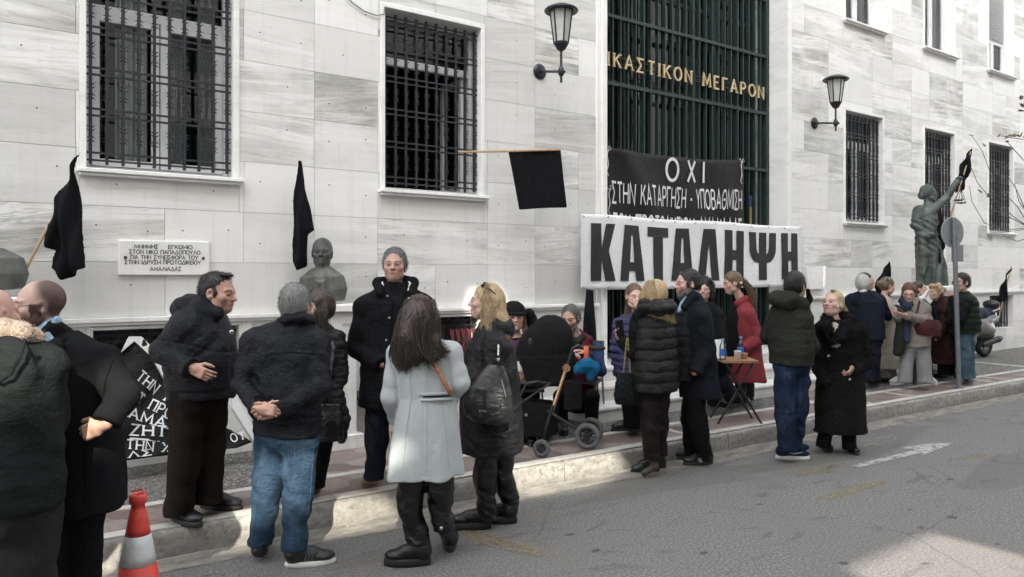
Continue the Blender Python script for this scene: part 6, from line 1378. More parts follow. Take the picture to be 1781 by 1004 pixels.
def p_red():
    def more(P, q, H):
        q.ell(P.at(1267, 560, -.03), (.030, .12, .20), [RV, FV, UP], .01, 's'); q.chain(pts(P, [(1280, 528, -.08), (1298, 520, -.03), (1302, 526, .06)]), [.022, .035, .035], .02)
        q.box(P.at(1312, 640, -.1), (.006, .3, .13), [unit(cv(1, .12, 0)), FV, UP], .004, .006, 's')
    def ex(P, H):
        v = Sculpt(); v.loft(keys(P, [(1285, 660, 0, .13, .12), (1284, 600, 0, .15, .14), (1284, 560, 0, .15, .14), (1288, 540, 0, .13, .11), (1290, 526, 0, .06, .06)]), P.r, .02); P.put('black_dress', v, BLK_COT, .011, folds(.005, 10, 4))
        m = MB(); m.lathe(P.at(1289, 492, -.10), [(.012, .01), (.014, 0)], 10, -FV); m.build('pearl_clip', simple('pearl', (.7, .68, .64), .3, bump=0), P.root)
    G = [[(1286+2*t_, 486+5*t_, 0), (1298, 492+4*t_, -.03+.06*t_), (1306+3*t_, 508+3*t_, -.04+.06*t_), (1310-2*t_, 528-4*t_, -.06+.08*t_)] for t_ in np.linspace(0, 1, 5)]
    simple_person('woman in long red wool coat with highlighted ponytail looking down in profile', 8.75, -96, (1296, 706), PZ, dict(px=1270, top=475, chin=512, h=-92, pitch=-16, neck=at(1292, 526, 8.77), nr=.05), dict(skin=(.46, .265, .19), lip=(.38, .1, .1), shut=True), HR('long', H_HIGHL, t=.012, st=lambda P, H: strands([pts(P, g) for g in G], 700, .0032, 2, .017, 9, .012)),
        dict(name='coat', mat=REDCOAT, rows=[(1298, 662, 0, .20, .215), (1296, 630, 0, .19, .19), (1294, 590, 0, .175, .165), (1293, 560, 0, .18, .15), (1293, 540, 0, .165, .12), (1293, 524, 0, .07, .07)], arms=[([(1303, 548, -.13), (1319, 590, -.16), (1293, 606, -.22)], [.068, .062, .052]), ([(1282, 548, .13), (1280, 590, .15), (1268, 600, .02)], [.065, .06, .05])], amod=rings(.006, 26, 2), wr=[folds(.006, 8, 4, z=.7), drape(.008, 4, at(1298, 640, 8.75), 1, .9, .4)], more=more, h=.0085),
        dict(name='leggings', mat=GREY_TROU, j=[[(1288, 640, -.06), (1288, 672, -.05), (1287, 690, -.05)], [(1300, 640, .06), (1300, 672, .08), (1301, 688, .1)]], r=[.075, .060, .055]), [SH(1300, 700, cv(-1, 0, -.1), BRNBOOT, RUB, .27, (1289, 674, -.05), kind='boot', rs=.062), SH(1310, 696, cv(-1, 0, .1), BRNBOOT, RUB, .27, (1303, 670, .1), kind='boot', rs=.062)], ex, 1.0, True)
def p_olive():
    def ex(P, H):
        s_ = Sculpt(); s_.chain(pts(P, [(1397, 552, -.02), (1413, 602, -.06), (1399, 624, .08)]), [.070, .062, .05], .015, mod=rings(.007, 30, 3)); s_.chain(pts(P, [(1350, 548, .02), (1334, 586, .10), (1352, 600, .26)]), [.066, .060, .05], .02, mod=rings(.007, 30, 5)); P.put('hoodie_sleeves', s_, OLIVE2, .009, folds(.006, 12, 3))
        hd = Sculpt(); hd.chain(pts(P, [(1352, 520, .06), (1352, 518, -.06), (1372, 522, -.12), (1394, 530, -.10), (1402, 536, .0)]), [.05, .070, .075, .055, .035], .03); P.put('hood', hd, OLIVE, .009, folds(.007, 12, 3))
        c = Sculpt(); c.chain(pts(P, [(1402, 535, .04), (1408, 520, .06), (1405, 505, .05)]), [.03, .028, .018], .02); P.put('scarf_collar', c, BLK_COT, .009)
    simple_person('man from behind in olive hooded vest, dark blue jeans and navy running shoes', 6.9, 38, (1378, 802), 0, dict(px=1393, top=473, chin=521, h=48, neck=at(1384, 530, 6.92), nr=.064), dict(skin=(.46, .27, .2), stubble=.4), HR('short', H_BLK, t=.012, low=.04, amp=.004),
        dict(name='vest', mat=OLIVE, rows=[(1377, 632, 0, .185, .165), (1377, 610, 0, .20, .175), (1376, 575, 0, .20, .165), (1375, 550, 0, .20, .15), (1376, 530, 0, .16, .115), (1380, 518, 0, .08, .08)], arms=[], wr=[folds(.007, 9, 4), lambda X, Y, Z: .006*np.exp(-((Z-1.24)/.008)**2), zpuff(.005, .14)], h=.009),
        dict(name='jeans', mat=NVJEANS, j=[[(1366, 630, -.02), (1366, 715, -.04), (1369, 782, -.02)], [(1388, 630, .04), (1390, 712, .02), (1382, 778, .08)]], r=[.105, .086, .066], seat=(1377, 636, 0), mod=rings(.007, 24, 1), wr=folds(.007, 9, 4, z=1.2)),
        [nike_like], ex, 1.0)
def nike_like(P):
    up, q = shoe(P.root, on_ground(1350, 798, 0), cv(1, 0, -.10), 0, .30, .052, 'shoe', SUEDE_N, WRUB, P.at(1369, 778, -.02), sole_h=.032); m = MB()
    # pale curved stripe along the side, turned to the street
    S_ = [(.34, .066), (.52, .058), (.76, .075)]; T_ = [(.36, .078), (.54, .069), (.76, .078)]
    side = [q(u, .0505+.004*math.sin(u*3), z) for u, z in S_]; side2 = [q(u, .0505+.004*math.sin(u*3), z+.010) for u, z in S_]
    for i in range(2): m.quad(side[i], side[i+1], side2[i+1], side2[i])
    m.build('stripe', simple('pale_stripe', (.5, .5, .5), .5, bump=0), up, recalc=False); shoe(P.root, on_ground(1372, 794, 0), cv(.7, 0, .5), 0, .30, .052, 'shoe', SUEDE_N, WRUB, P.at(1382, 775, .08), sole_h=.03)
def p_fur():
    P = Person('blonde woman in long black fur coat and black boots looking up to the side', 7.25, -172, (1455, 790), 0, 1.0); H = P.head_(1438, 503, 549, -128, 10, neck=P.at(1452, 560, .02), fem=True, nr=.048, fwd=.05)
    rows = [(1462, 750, 0, .235, .19), (1462, 700, 0, .225, .18), (1461, 640, 0, .205, .16), (1460, 600, 0, .21, .15), (1460, 572, 0, .185, .13), (1459, 556, .02, .10, .09)]; arms = [([(1430, 575, 0), (1425, 640, -.02), (1436, 668, -.08)], [.072, .064, .052]), ([(1492, 575, 0), (1506, 630, -.04), (1482, 640, -.18)], [.074, .068, .055])]
    legs = [[(1445, 700, 0), (1437, 745, 0), (1432, 776, 0)], [(1474, 700, 0), (1476, 745, 0), (1477, 780, 0)]]
    q = top_sculpt(P, rows, arms); q.chain(pts(P, [(1448, 592, -.14), (1434, 568, -.10), (1440, 552, .02), (1466, 548, .08), (1478, 558, .0), (1462, 590, -.15)]), [.045, .055, .05, .055, .055, .045], .02); q.ell(P.at(1450, 580, -.17), (.022, .08, .07), None, .01, 's')
    q.box(P.at(1446, 765, -.15), (.012, .3, .09), [RV, FV, UP], .004, .01, 's')
    P.put('fur_coat', q, FURB, .009, [folds(.006, 9, 4), lambda X, Y, Z: .004*np.sin(130*X+3*np.sin(50*Z))*np.sin(120*Y+2*np.sin(60*X))], plus=lambda v: fuzz(v, 9000, .022, .0011, 3, .5, lambda C: C[:, 2] > .9))
    t_ = Sculpt(); t_.cone(P.at(1452, 600, -.06), P.at(1450, 572, -.04), .08, .07, .02); P.put('blouse', t_, simple('cream_blouse', (.4, .36, .32), .8), .009)
    P.put('trousers', trouser_sculpt(P, legs, [.085, .07, .062]), BLK_TROU, .012); P.skin.append(hand(P.at(1484, 640, -.17), cv(-.55, -.6, -.1), cv(-.5, .4, .6), 1, .92, .6))
    G = [pts(P, [(1446+14*u, 505+4*u, -.03+.03*u), (1452+14*u, 520+5*u, .03), (1466+4*u, 540-4*u, .04), (1482-4*u, 556-6*u, .03)]) for u in np.linspace(0, 1, 5)]
    P.put('hair', H.hairmesh(H.hair('long', .008, low=.03), .006, .0025, 3), H_BLOND, plus=lambda v: strands(G, 320, .0022, 4, .006)); m = MB(); m.lathe(P.at(1457, 533, -.085), [(.002, .010), (.010, .006), (.012, 0), (.010, -.006)], 12, -FV); m.build('earring', simple('pearl', (.7, .68, .64), .3, bump=0), P.root)
    P.body(lambda V: H.color(V, (.52, .31, .235), lip=(.38, .13, .12), brow=(.10, .07, .05)), bones(P, rows, arms, legs, .03, .045)); n_ = MB(); n_.tube(pts(P, [(1443, 562, -.10), (1450, 578, -.13), (1460, 562, -.08)]), .003, 5); n_.build('necklace', GOLDM, P.root)
    for px, py, dv in ((1441, 619, -.19), (1478, 660, -.19)): button(P, px, py, dv, SILVER, .012, -FV)
    for x, y in ((1432, 778), (1477, 782)): shoe(P.root, on_ground(x, y, 0), cv(-.12, 0, -1), 0, .25, .043, 'boot', SHOE_BLK, RUB, at(x, y-30, 7.25), rs=.056, sole_h=.022)

# group by the statue
def far_group():
    BL = BLK_TROU
    simple_person('grey-haired man from behind in navy blazer', 10.2, 22, (1515, 672), PZ, dict(px=1506, top=478, chin=509, h=40, neck=at(1503, 514, 10.2), nr=.064), dict(skin=(.50, .28, .21)), HR('short', H_WHITE, t=.014, low=.03, amp=.004),
        dict(name='blazer', mat=BLAZER, rows=[(1512, 590, 0, .20, .16), (1510, 570, 0, .20, .16), (1508, 545, 0, .21, .155), (1506, 525, 0, .205, .14), (1504, 513, 0, .14, .10), (1503, 506, 0, .075, .07)], arms=[([(1528, 522, 0), (1541, 548, .06), (1545, 552, .24)], [.075, .065, .05]), ([(1482, 522, 0), (1475, 548, .04), (1490, 560, .2)], [.075, .065, .05])], wr=folds(.007, 9, 3), amod=rings(.006, 28, 2)),
        dict(mat=DKJEANS, j=[[(1506, 590, 0), (1510, 630, 0), (1512, 662, 0)], [(1520, 590, 0), (1520, 630, 0), (1521, 660, .1)]], r=[.10, .085, .072], seat=(1513, 592, 0)), [SH(1510, 664, cv(.6, 0, .4), BRNBOOT, RUB, ankle=(1512, 660, 0)), SH(1518, 664, cv(.9, 0, .1), BRNBOOT, RUB, ankle=(1521, 658, .1))], lambda P, H: [P.put('shirt_collar', Sculpt().chain(pts(P, [(1497, 507, -.05), (1503, 506, -.08), (1512, 508, -.04)]), [.018, .02, .018], .01), simple('white_shirt', (.6, .6, .6), .8), .009), P.skin.append(hand(P.at(1545, 552, .25), cv(.5, .3, .4), cv(0, .9, .1), -1, 1, .5, h=.006))], 1.3)
    simple_person('short dark haired man mostly hidden behind the man in the navy blazer', 11.0, 160, (1522, 655), PZ, dict(px=1512, top=475, chin=504, h=120, neck=at(1512, 510, 11.0)), dict(skin=(.47, .27, .2)), HR('short', H_BLK, t=.010),
        dict(name='jacket', mat=BLK_COT, rows=[(1514, 580, 0, .18, .14), (1514, 540, 0, .19, .14), (1513, 518, 0, .17, .12), (1512, 506, 0, .07, .07)], arms=[([(1496, 520, 0), (1492, 550, 0), (1500, 572, 0)], [.06, .055, .05]), ([(1530, 520, 0), (1530, 550, .1), (1520, 572, 0)], [.06, .055, .05])]), dict(mat=BL, j=[[(1508, 580, 0), (1509, 620, 0), (1510, 648, 0)], [(1520, 580, 0), (1520, 620, 0), (1520, 648, 0)]], r=[.09, .075, .065], seat=(1514, 582, 0)), [SH(1512, 650, cv(0, 0, -1), SHOE_BLK), SH(1521, 650, cv(0, 0, -1), SHOE_BLK)], None, 1.6)
    def ex(P, H):
        m = MB(); m.tube(pts(P, [(1544, 487, -.09), (1547, 485, -.02), (1546, 487, .06)]), .016, 6); m.build('sunglasses', MATS['dark_lens'], P.root); P.skin.append(hand(P.at(1541, 545, -.05), cv(.75, .3, -.1), cv(-.2, .7, .5), 1, .95, .5, h=.006)); mp = thing('mobile_phone', 'dark mobile phone in the hand of the woman in the cream coat', 'phone', P.at(1549, 530, -.05)); o = P.at(1549, 531, -.08)
        b = MB(); b.hexa([o+cv(-.05, -.05, -.03), o+cv(.03, -.01, -.03), o+cv(.03, -.01, .03), o+cv(-.05, -.05, .03), o+cv(-.06, -.035, -.03), o+cv(.02, .005, -.03), o+cv(.02, .005, .03), o+cv(-.06, -.035, .03)]); b.build('phone_case', MATS['phone_black'], mp)
    simple_person('woman in long cream coat with pinned up hair reading a phone', 10.8, 78, (1540, 658), PZ, dict(px=1547, top=484, chin=513, h=84, pitch=-14, neck=at(1536, 522, 10.8), nr=.048), dict(skin=(.50, .30, .22)), HR('long', H_HIGHL, t=.012, low=.05, extra=lambda q, s: q.ell(s.P(0, -.12, .12), np.array((.05, .05, .05))*s.k, s.ax(), .02)),
        dict(name='coat', mat=CREAM, rows=[(1540, 640, 0, .19, .19), (1539, 600, 0, .18, .18), (1537, 560, 0, .17, .15), (1536, 535, 0, .175, .13), (1535, 522, 0, .13, .10), (1535, 514, 0, .065, .06)], arms=[([(1532, 532, -.15), (1532, 566, -.16), (1549, 547, -.20)], [.06, .055, .045]), ([(1540, 532, .15), (1550, 560, .16), (1560, 548, .0)], [.06, .055, .045])], wr=[folds(.006, 8, 2), drape(.01, 4, at(1540, 620, 10.8), 1, .9, .5)], amod=rings(.006, 26, 1)), dict(mat=TAUPE, j=[[(1534, 625, -.05), (1536, 640, -.05), (1538, 656, -.05)], [(1545, 625, .06), (1546, 640, .06), (1547, 655, .06)]], r=[.09, .09, .09]), [SH(1536, 657, cv(1, 0, -.1), WSHOE, WRUB), SH(1544, 655, cv(1, 0, .1), WSHOE, WRUB)], ex, 1.3, True)
    def ex(P, H):
        glasses(P, H, simple('amber_frame', (.10, .05, .03), .3, bump=0)); s_ = Sculpt(); s_.chain(pts(P, [(1568, 524, -.02), (1576, 534, -.13), (1588, 526, -.02)]), [.035, .04, .035], .03); s_.cone(P.at(1577, 536, -.14), P.at(1577, 592, -.17), .03, .03, .02); P.put('scarf', s_, SCARF, .011, folds(.009, 16, 3)); P.put('jacket_front', Sculpt().cone(P.at(1570, 540, -.10), P.at(1562, 612, -.10), .05, .06), OLIVE, .012, folds(.006, 10, 4))
        P.skin.append(hand(P.at(1570, 547, -.30), cv(-.8, .1, -.1), cv(.1, .6, .3), 1, .95, .5, h=.006)); mp = thing('mobile_phone', 'dark mobile phone in the hands of the woman in the beige padded jacket', 'phone', P.at(1563, 536, -.30)); o = P.at(1565, 537, -.33); b = MB(); b.hexa([o+cv(-.06, .04, -.03), o+cv(.05, -.045, -.03), o+cv(.05, -.045, .03), o+cv(-.06, .04, .03), o+cv(-.05, .055, -.03), o+cv(.06, -.03, -.03), o+cv(.06, -.03, .03), o+cv(-.05, .055, .03)]); b.build('phone_case', MATS['phone_black'], mp)
        bag = thing('handbag', 'burgundy leather handbag on the shoulder of the woman in the beige padded jacket', 'bag', P.at(1612, 584, -.14)); q = Sculpt(); q.loft(keys(P, [(1613, 583, -.14, .16, .07), (1613, 570, -.14, .18, .085), (1616, 556, -.14, .13, .05)]), RV, .01, ex=3); part('bag_body', q.mesh(.010, folds(.007, 12, 3)), cloth('burgundy_leather', (.055, .018, .02), 'leather', .45), bag); ribbon('strap', P, pts(P, [(1598, 566, -.22), (1594, 545, -.19), (1599, 524, -.12), (1606, 525, .0), (1612, 548, -.05), (1622, 562, -.14)]), MATS['burgundy_leather'], .03, parent=bag)
    simple_person('red-haired woman in glasses and beige padded jacket with grey wide trousers', 10.15, -158, (1592, 676), PZ, dict(px=1577, top=495, chin=527, h=-150, pitch=-16, neck=at(1583, 530, 10.15), nr=.048), dict(skin=(.52, .30, .23), lip=(.4, .12, .1)), HR('long', H_RED, t=.016, low=.02, extra=lambda q, s: [q.ell(s.P(sx*.066, -.01, .05), np.array((.035, .05, .075))*s.k, s.ax(), .02) for sx in (-1, 1)], amp=.004),
        dict(name='padded_jacket', mat=BEIGE, rows=[(1592, 601, 0, .185, .165), (1592, 580, 0, .185, .165), (1591, 555, 0, .18, .155), (1591, 535, 0, .18, .13), (1589, 525, 0, .13, .1), (1587, 518, 0, .07, .07)], arms=[([(1608, 538, -.03), (1612, 560, -.08), (1576, 549, -.28)], [.07, .065, .052]), ([(1572, 538, .03), (1562, 556, -.02), (1562, 548, -.2)], [.065, .06, .05])], amod=puffs(.008, .07), wr=[folds(.008, 13, 2), zpuff(.006, .10)]),
        dict(mat=GREYT, j=[[(1582, 595, 0), (1576, 632, 0), (1574, 664, 0)], [(1603, 595, -.02), (1606, 632, -.04), (1608, 664, -.05)]], r=[.098, .088, .088], seat=(1592, 600, 0), wr=folds(.008, 9, 3, z=.6)), [SH(1570, 668, cv(-.9, 0, -.5), WSHOE, WRUB), SH(1609, 666, cv(0, 0, -1), WSHOE, WRUB)], ex, 1.2, True)
    simple_person('dark-haired woman in black with a white collar behind the red-haired woman', 11.1, 120, (1604, 655), PZ, dict(px=1606, top=489, chin=515, h=112, pitch=6, neck=at(1600, 522, 11.1), nr=.048), dict(skin=(.52, .3, .23), lip=(.4, .08, .08)), HR('long', H_DBRN, t=.010, low=.03),
        dict(name='jacket', mat=BLK_NYL, rows=[(1604, 600, 0, .18, .15), (1603, 560, 0, .18, .14), (1602, 535, 0, .17, .12), (1601, 522, 0, .08, .08)], arms=[([(1588, 536, 0), (1586, 565, 0), (1594, 590, -.1)], [.06, .055, .05]), ([(1618, 536, 0), (1624, 565, 0), (1616, 590, -.1)], [.06, .055, .05])], wr=zpuff(.01, .09)), dict(mat=BL, j=[[(1597, 598, 0), (1597, 630, 0), (1597, 650, 0)], [(1611, 598, 0), (1612, 630, 0), (1613, 650, 0)]], r=[.085, .072, .062], seat=(1604, 600, 0)), [SH(1597, 654, cv(.3, 0, -1), SHOE_BLK), SH(1613, 654, cv(.3, 0, -1), SHOE_BLK)], lambda P, H: P.put('white_collar', Sculpt().chain(pts(P, [(1594, 521, -.05), (1606, 518, -.09), (1612, 508, -.05)]), [.03, .032, .03], .02), simple('white_fleece', (.65, .65, .63), .9), .010), 1.3, True)
    ex2 = lambda q, s: [q.ell(s.P(*c), np.array((.04, .04, .04))*s.k, s.ax(), .02) for c in ((.05, .03, .22), (-.05, .03, .22), (0, .06, .225), (.07, -.02, .18), (-.07, -.02, .18), (0, -.06, .23), (.08, -.04, .12), (-.08, -.04, .12), (.05, -.1, .16), (-.05, -.1, .16), (0, -.09, .08))]
    simple_person('curly blonde woman in long plum padded coat and black boots beside the sign pole', 10.9, -96, (1648, 662), PZ, dict(px=1622, top=496, chin=522, h=-96, pitch=-4, neck=at(1635, 528, 10.9), nr=.05), dict(skin=(.53, .32, .24)), HR('long', H_BLOND, t=.012, extra=ex2, amp=.006, fx=30, low=.05),
        dict(name='padded_coat', mat=PLUM, rows=[(1646, 630, 0, .21, .20), (1645, 600, 0, .21, .20), (1643, 565, 0, .20, .18), (1641, 540, 0, .19, .15), (1639, 526, 0, .14, .10), (1638, 518, 0, .07, .07)], arms=[([(1644, 540, -.14), (1640, 572, -.18), (1628, 590, -.16)], [.07, .062, .05]), ([(1636, 540, .14), (1626, 570, .1), (1622, 585, .0)], [.065, .06, .05])], amod=puffs(.012, .09), wr=[zpuff(.013, .13), folds(.006, 10, 3)], more=lambda P, q, H: q.chain(pts(P, [(1630, 534, -.06), (1646, 524, -.02), (1644, 526, .08)]), [.04, .055, .05], .03)),
        dict(mat=BL, j=[[(1640, 620, -.05), (1640, 635, -.05), (1640, 650, -.05)], [(1652, 620, .05), (1653, 635, .05), (1653, 650, .06)]], r=[.07, .065, .06]), [SH(1648, 657, cv(-1, 0, -.15), SHOE_BLK, RUB, .28, (1641, 636, -.05), kind='boot', sole_h=.035, rs=.062), SH(1660, 655, cv(-1, 0, .1), SHOE_BLK, RUB, .28, (1654, 636, .06), kind='boot', sole_h=.035, rs=.062)], lambda P, H: P.put('scarf', Sculpt().chain(pts(P, [(1624, 528, -.05), (1628, 545, -.12), (1632, 562, -.16)]), [.035, .04, .035], .02), BLK_COT, .011, folds(.006, 12, 2)), 1.2, True)
    def ex(P, H):
        glasses(P, H, simple('black_frame', (.015, .015, .015), .2, bump=0), MATS['dark_lens'], True); s_ = Sculpt(); s_.chain(pts(P, [(1684, 528, -.14), (1666, 556, -.20), (1657, 520, -.16)]), [.075, .07, .05], .02, mod=rings(.006, 30, 2)); s_.chain(pts(P, [(1668, 528, .14), (1660, 556, .12), (1650, 560, .0)]), [.07, .065, .05], .02); P.put('jumper', s_, BLK_COT, .010, folds(.006, 10, 2)); P.skin.append(hand(P.at(1657, 519, -.16), cv(-.1, 1, .1), cv(.6, 0, .6), 1, 1, .7, h=.006))
    simple_person('man in sunglasses, dark green padded vest and light jeans, hand at his mouth', 10.55, -108, (1680, 668), PZ, dict(px=1664, top=475, chin=508, h=-104, neck=at(1674, 514, 10.55), nr=.064), dict(skin=(.50, .29, .22), stubble=.3), HR('short', H_BLK, t=.010, low=.05),
        dict(name='padded_vest', mat=GREENV, rows=[(1678, 578, 0, .19, .18), (1677, 560, 0, .20, .19), (1676, 540, 0, .20, .18), (1675, 525, 0, .195, .15), (1674, 514, 0, .14, .11), (1674, 507, 0, .075, .07)], arms=[], wr=[zpuff(.014, .085), folds(.005, 12, 2)]), dict(name='jeans', mat=LTJEANS, j=[[(1674, 572, -.06), (1677, 620, -.06), (1680, 658, -.05)], [(1680, 572, .06), (1683, 620, .08), (1686, 656, .1)]], r=[.10, .085, .07], seat=(1677, 578, 0), mod=rings(.006, 24, 1)), [SH(1690, 662, cv(-1, 0, -.15), SUEDE_N, WRUB, .29, (1680, 656, -.05)), SH(1696, 660, cv(-1, 0, .05), SUEDE_N, WRUB, .29, (1686, 654, .1))], ex, 1.15)
for fn in [p_hat, p_beard_seated, p_violet, p_vest, p_darkcoat, p_curly, p_red, p_olive, p_fur, far_group]:
    t0 = _t.time(); fn(); print(fn.__name__, round(_t.time()-t0, 1))
# ------------------------------------------------------------------ things on and in front of the courthouse
def sheet(name, surf, nu, nv, mats, parent=None, th=.003, label=None):
    """a cloth or sheet given by surf(u, v); a real thickness"""
    m = MB(); m.smooth = True; P_ = [[surf(i/nu, j/nv) for j in range(nv+1)] for i in range(nu+1)]; n = unit(np.cross(P_[nu][0]-P_[0][0], P_[0][nv]-P_[0][0])); k = (nu+1)*(nv+1)
    vs = [p for r in P_ for p in r]; vs = vs+[p-n*th for p in vs]; ix = lambda i, j: i*(nv+1)+j; fs = []
    for i in range(nu):
        for j in range(nv): q = (ix(i, j), ix(i+1, j), ix(i+1, j+1), ix(i, j+1)); fs += [q, tuple(a+k for a in q[::-1])]
    for i in range(nu): fs += [(ix(i+1, 0), ix(i, 0), ix(i, 0)+k, ix(i+1, 0)+k), (ix(i, nv), ix(i+1, nv), ix(i+1, nv)+k, ix(i, nv)+k)]
    for j in range(nv): fs += [(ix(0, j), ix(0, j+1), ix(0, j+1)+k, ix(0, j)+k), (ix(nu, j+1), ix(nu, j), ix(nu, j)+k, ix(nu, j+1)+k)]
    return m.add(vs, fs).build(name, mats, parent, label=label, recalc=False)
def on_sheet(mb, surf, n, off=.005, cuts=3):
    """flat figures drawn in (u, v, 0) laid onto a sheet"""
    me = mb.mesh('t'); b = bmesh.new(); b.from_mesh(me); bpy.data.meshes.remove(me); bmesh.ops.triangulate(b, faces=b.faces)
    for _ in range(cuts): bmesh.ops.subdivide_edges(b, edges=[e for e in b.edges if e.calc_length() > .011], cuts=1)
    o = MB(); b.verts.index_update(); vs = [np.asarray(surf(v.co.x, v.co.y))+n*(off+v.co.z) for v in b.verts]; o.add(vs, [tuple(v.index for v in f.verts) for f in b.faces]); b.free(); return o
VINW = cloth('white_vinyl', (.80, .80, .81), 'nylon', .45, .04, 0, .3); VINB = cloth('black_vinyl', (.008, .008, .0085), 'nylon', .38, .2, 0, .25); INKB = simple('black_ink', (.016, .016, .018), .5, bump=0); INKW = simple('white_ink', (.66, .66, .66), .6, bump=0)
BIGL = {'Κ': [[(0,0),(0,1),(.42,1),(.42,.58),(.62,1),(1,1),(.72,.52),(1,0),(.58,0),(.42,.36),(.42,0)]], 'Α': [[(0,0),(.2,1),(.78,1),(1,0),(.66,0),(.62,.18),(.38,.18),(.34,0)], [(.415,.34),(.585,.34),(.535,.82),(.465,.82)]], 'Τ': [[(.27,0),(.27,.82),(0,.82),(0,1),(1,1),(1,.82),(.73,.82),(.73,0)]],
  'Λ': [[(0,0),(.26,1),(.78,1),(1,0),(.64,0),(.51,.74),(.36,0)]], 'Η': [[(0,0),(0,1),(.4,1),(.4,.6),(.6,.6),(.6,1),(1,1),(1,0),(.6,0),(.6,.41),(.4,.41),(.4,0)]],
  'Ψ': [[(.36,0),(.36,.35),(.2,.38),(.09,.47),(.03,.6),(0,1),(.26,1),(.28,.66),(.31,.58),(.37,.55),(.37,1),(.63,1),(.63,.55),(.69,.58),(.72,.66),(.74,1),(1,1),(.97,.6),(.91,.47),(.8,.38),(.64,.35),(.64,0)]]}
def white_banner():
    y = -.13; a = on_wall(1010, 502, y); X0 = a[0]; X1 = on_wall(1394.5, 497, y)[0]; Z0, Z1 = 1.555, 2.44
    def surf(u, v): X = X0+(X1-X0)*u; return V3(X, y-.005*math.sin(u*23)*math.sin(v*3)-.008*math.sin(u*9.4+v*2)-.002*math.sin(u*47+v*9), Z0+(Z1-Z0)*v-.03*math.sin(u*math.pi)*(1-v)*.3+.008*math.sin(u*14)*(v > .5))
    t = thing('protest_banner', 'long white banner reading ΚΑΤΑΛΗΨΗ stretched across the courthouse entrance', 'banner', (X0, y, Z0)); sheet('banner_cloth', surf, 150, 22, VINW, t)
    m = MB(); UX = lambda px: (on_wall(px, 440, y)[0]-X0)/(X1-X0)
    for ch, a, b in (('Κ', 1026, 1069), ('Α', 1077, 1120), ('Τ', 1126, 1162), ('Α', 1167, 1206), ('Λ', 1213, 1251), ('Η', 1259, 1292), ('Ψ', 1301, 1349), ('Η', 1358, 1387)):
        L = [[(UX(a)+(UX(b)-UX(a))*p[0], .115+.765*p[1], 0) for p in l] for l in BIGL[ch]]; m.poly(L[0], UP, 0, L[1:])
    on_sheet(m, surf, V3(0, -1, 0), .009, 7).build('lettering', INKB, t, recalc=False)
    e = MB()
    for i in range(12):
        for v in (.03, .97): e.lathe(surf(.008+i*.984/11, v)+V3(0, -.004, 0), [(.006, 0), (.016, .002), (.014, .004)], 10, (0, -1, 0))
    e.build('eyelets', SILVER, t); r = MB(); r.tube([surf(0, .97), surf(0, .97)+V3(-.35, .1, .10)], .003, 4); r.tube([surf(1, .97), surf(1, .9)+V3(.06, .06, -.25), surf(1, .9)+V3(.05, .11, -.3)], .003, 4); r.build('cord', LACE, t)
def black_banner():
    y = .22; X0 = on_wall(1056, 300, y)[0]; X1 = on_wall(1291, 300, y)[0]; z = lambda px, py: on_wall(px, py, y)[2]; ZL, ZR, ZB = z(1056, 256), z(1291, 279), 1.9
    def surf(u, v):
        X = X0+(X1-X0)*u; zt = ZL+(ZR-ZL)*u-.10*math.sin(math.pi*u)*.45; f = .020*math.sin(11*u-4*v)*v+.035*math.exp(-((u-.1-.35*(1-v))/.07)**2)*v+.035*math.exp(-((u-.93+.35*(1-v))/.06)**2)*v; return V3(X, y-f-.012*math.sin(u*19+v*5), ZB+(zt-ZB)*v)
    t = thing('protest_banner', 'black banner reading ΟΧΙ hanging on the green entrance grille above the white banner', 'banner', (X0, y, ZB)); sheet('banner_cloth', surf, 70, 24, VINB, t)
    m = MB(); W_ = X1-X0; U = lambda px: (on_wall(px, 300, y)[0]-X0)/W_
    def row(s, pa, pb, za, zb, wt):
        h = zb-za; du, dv = V3(1, 0, 0), V3(0, 1, 0); q = MB(); ln = (U(pb)-U(pa)); text(q, s, (0, 0, 0), (1, 0, 0), (0, 1, 0), (0, 0, 1), 1., wt, track=.75 if len(s) < 4 else .22, fit=1.)
        hv = h/(.5*(ZL+ZR)-ZB); v0 = (za-ZB)/(.5*(ZL+ZR)-ZB)
        q.v = [(U(pa)+p[0]*ln, v0+p[1]*hv, p[2]) for p in q.v]; m.add(q.v, q.f)
    row('ΟΧΙ', 1158, 1226, z(1190, 312), z(1190, 274), .15); row('ΣΤΗΝ ΚΑΤΑΡΓΗΣΗ - ΥΠΟΒΑΘΜΙΣΗ', 1066, 1288, z(1180, 358), z(1180, 324), .13); row('ΤΟΥ ΠΡΩΤΟΔΙΚΕΙΟΥ ΑΜΑΛΙΑΔΑΣ', 1066, 1288, z(1180, 408), z(1180, 377), .16)
    on_sheet(m, surf, V3(0, -1, 0), .007, 6).build('lettering', INKW, t, recalc=False)
    r = MB()
    for px, py, s_ in ((1057, 262, 1), (1060, 330, 1), (1290, 283, -1)): p = on_wall(px, py, y-.05); r.tube([p+V3(.02*math.sin(k*1.7), -.012*math.cos(k*2.1), .05-.045*k) for k in range(9)], .006, 5); r.tube([p+V3(-.08*s_, .1, .08), p, p+V3(.06, .0, .02), p+V3(.02, -.01, .06)], .005, 5)
    r.build('cord', LACE, t)
white_banner(); black_banner()

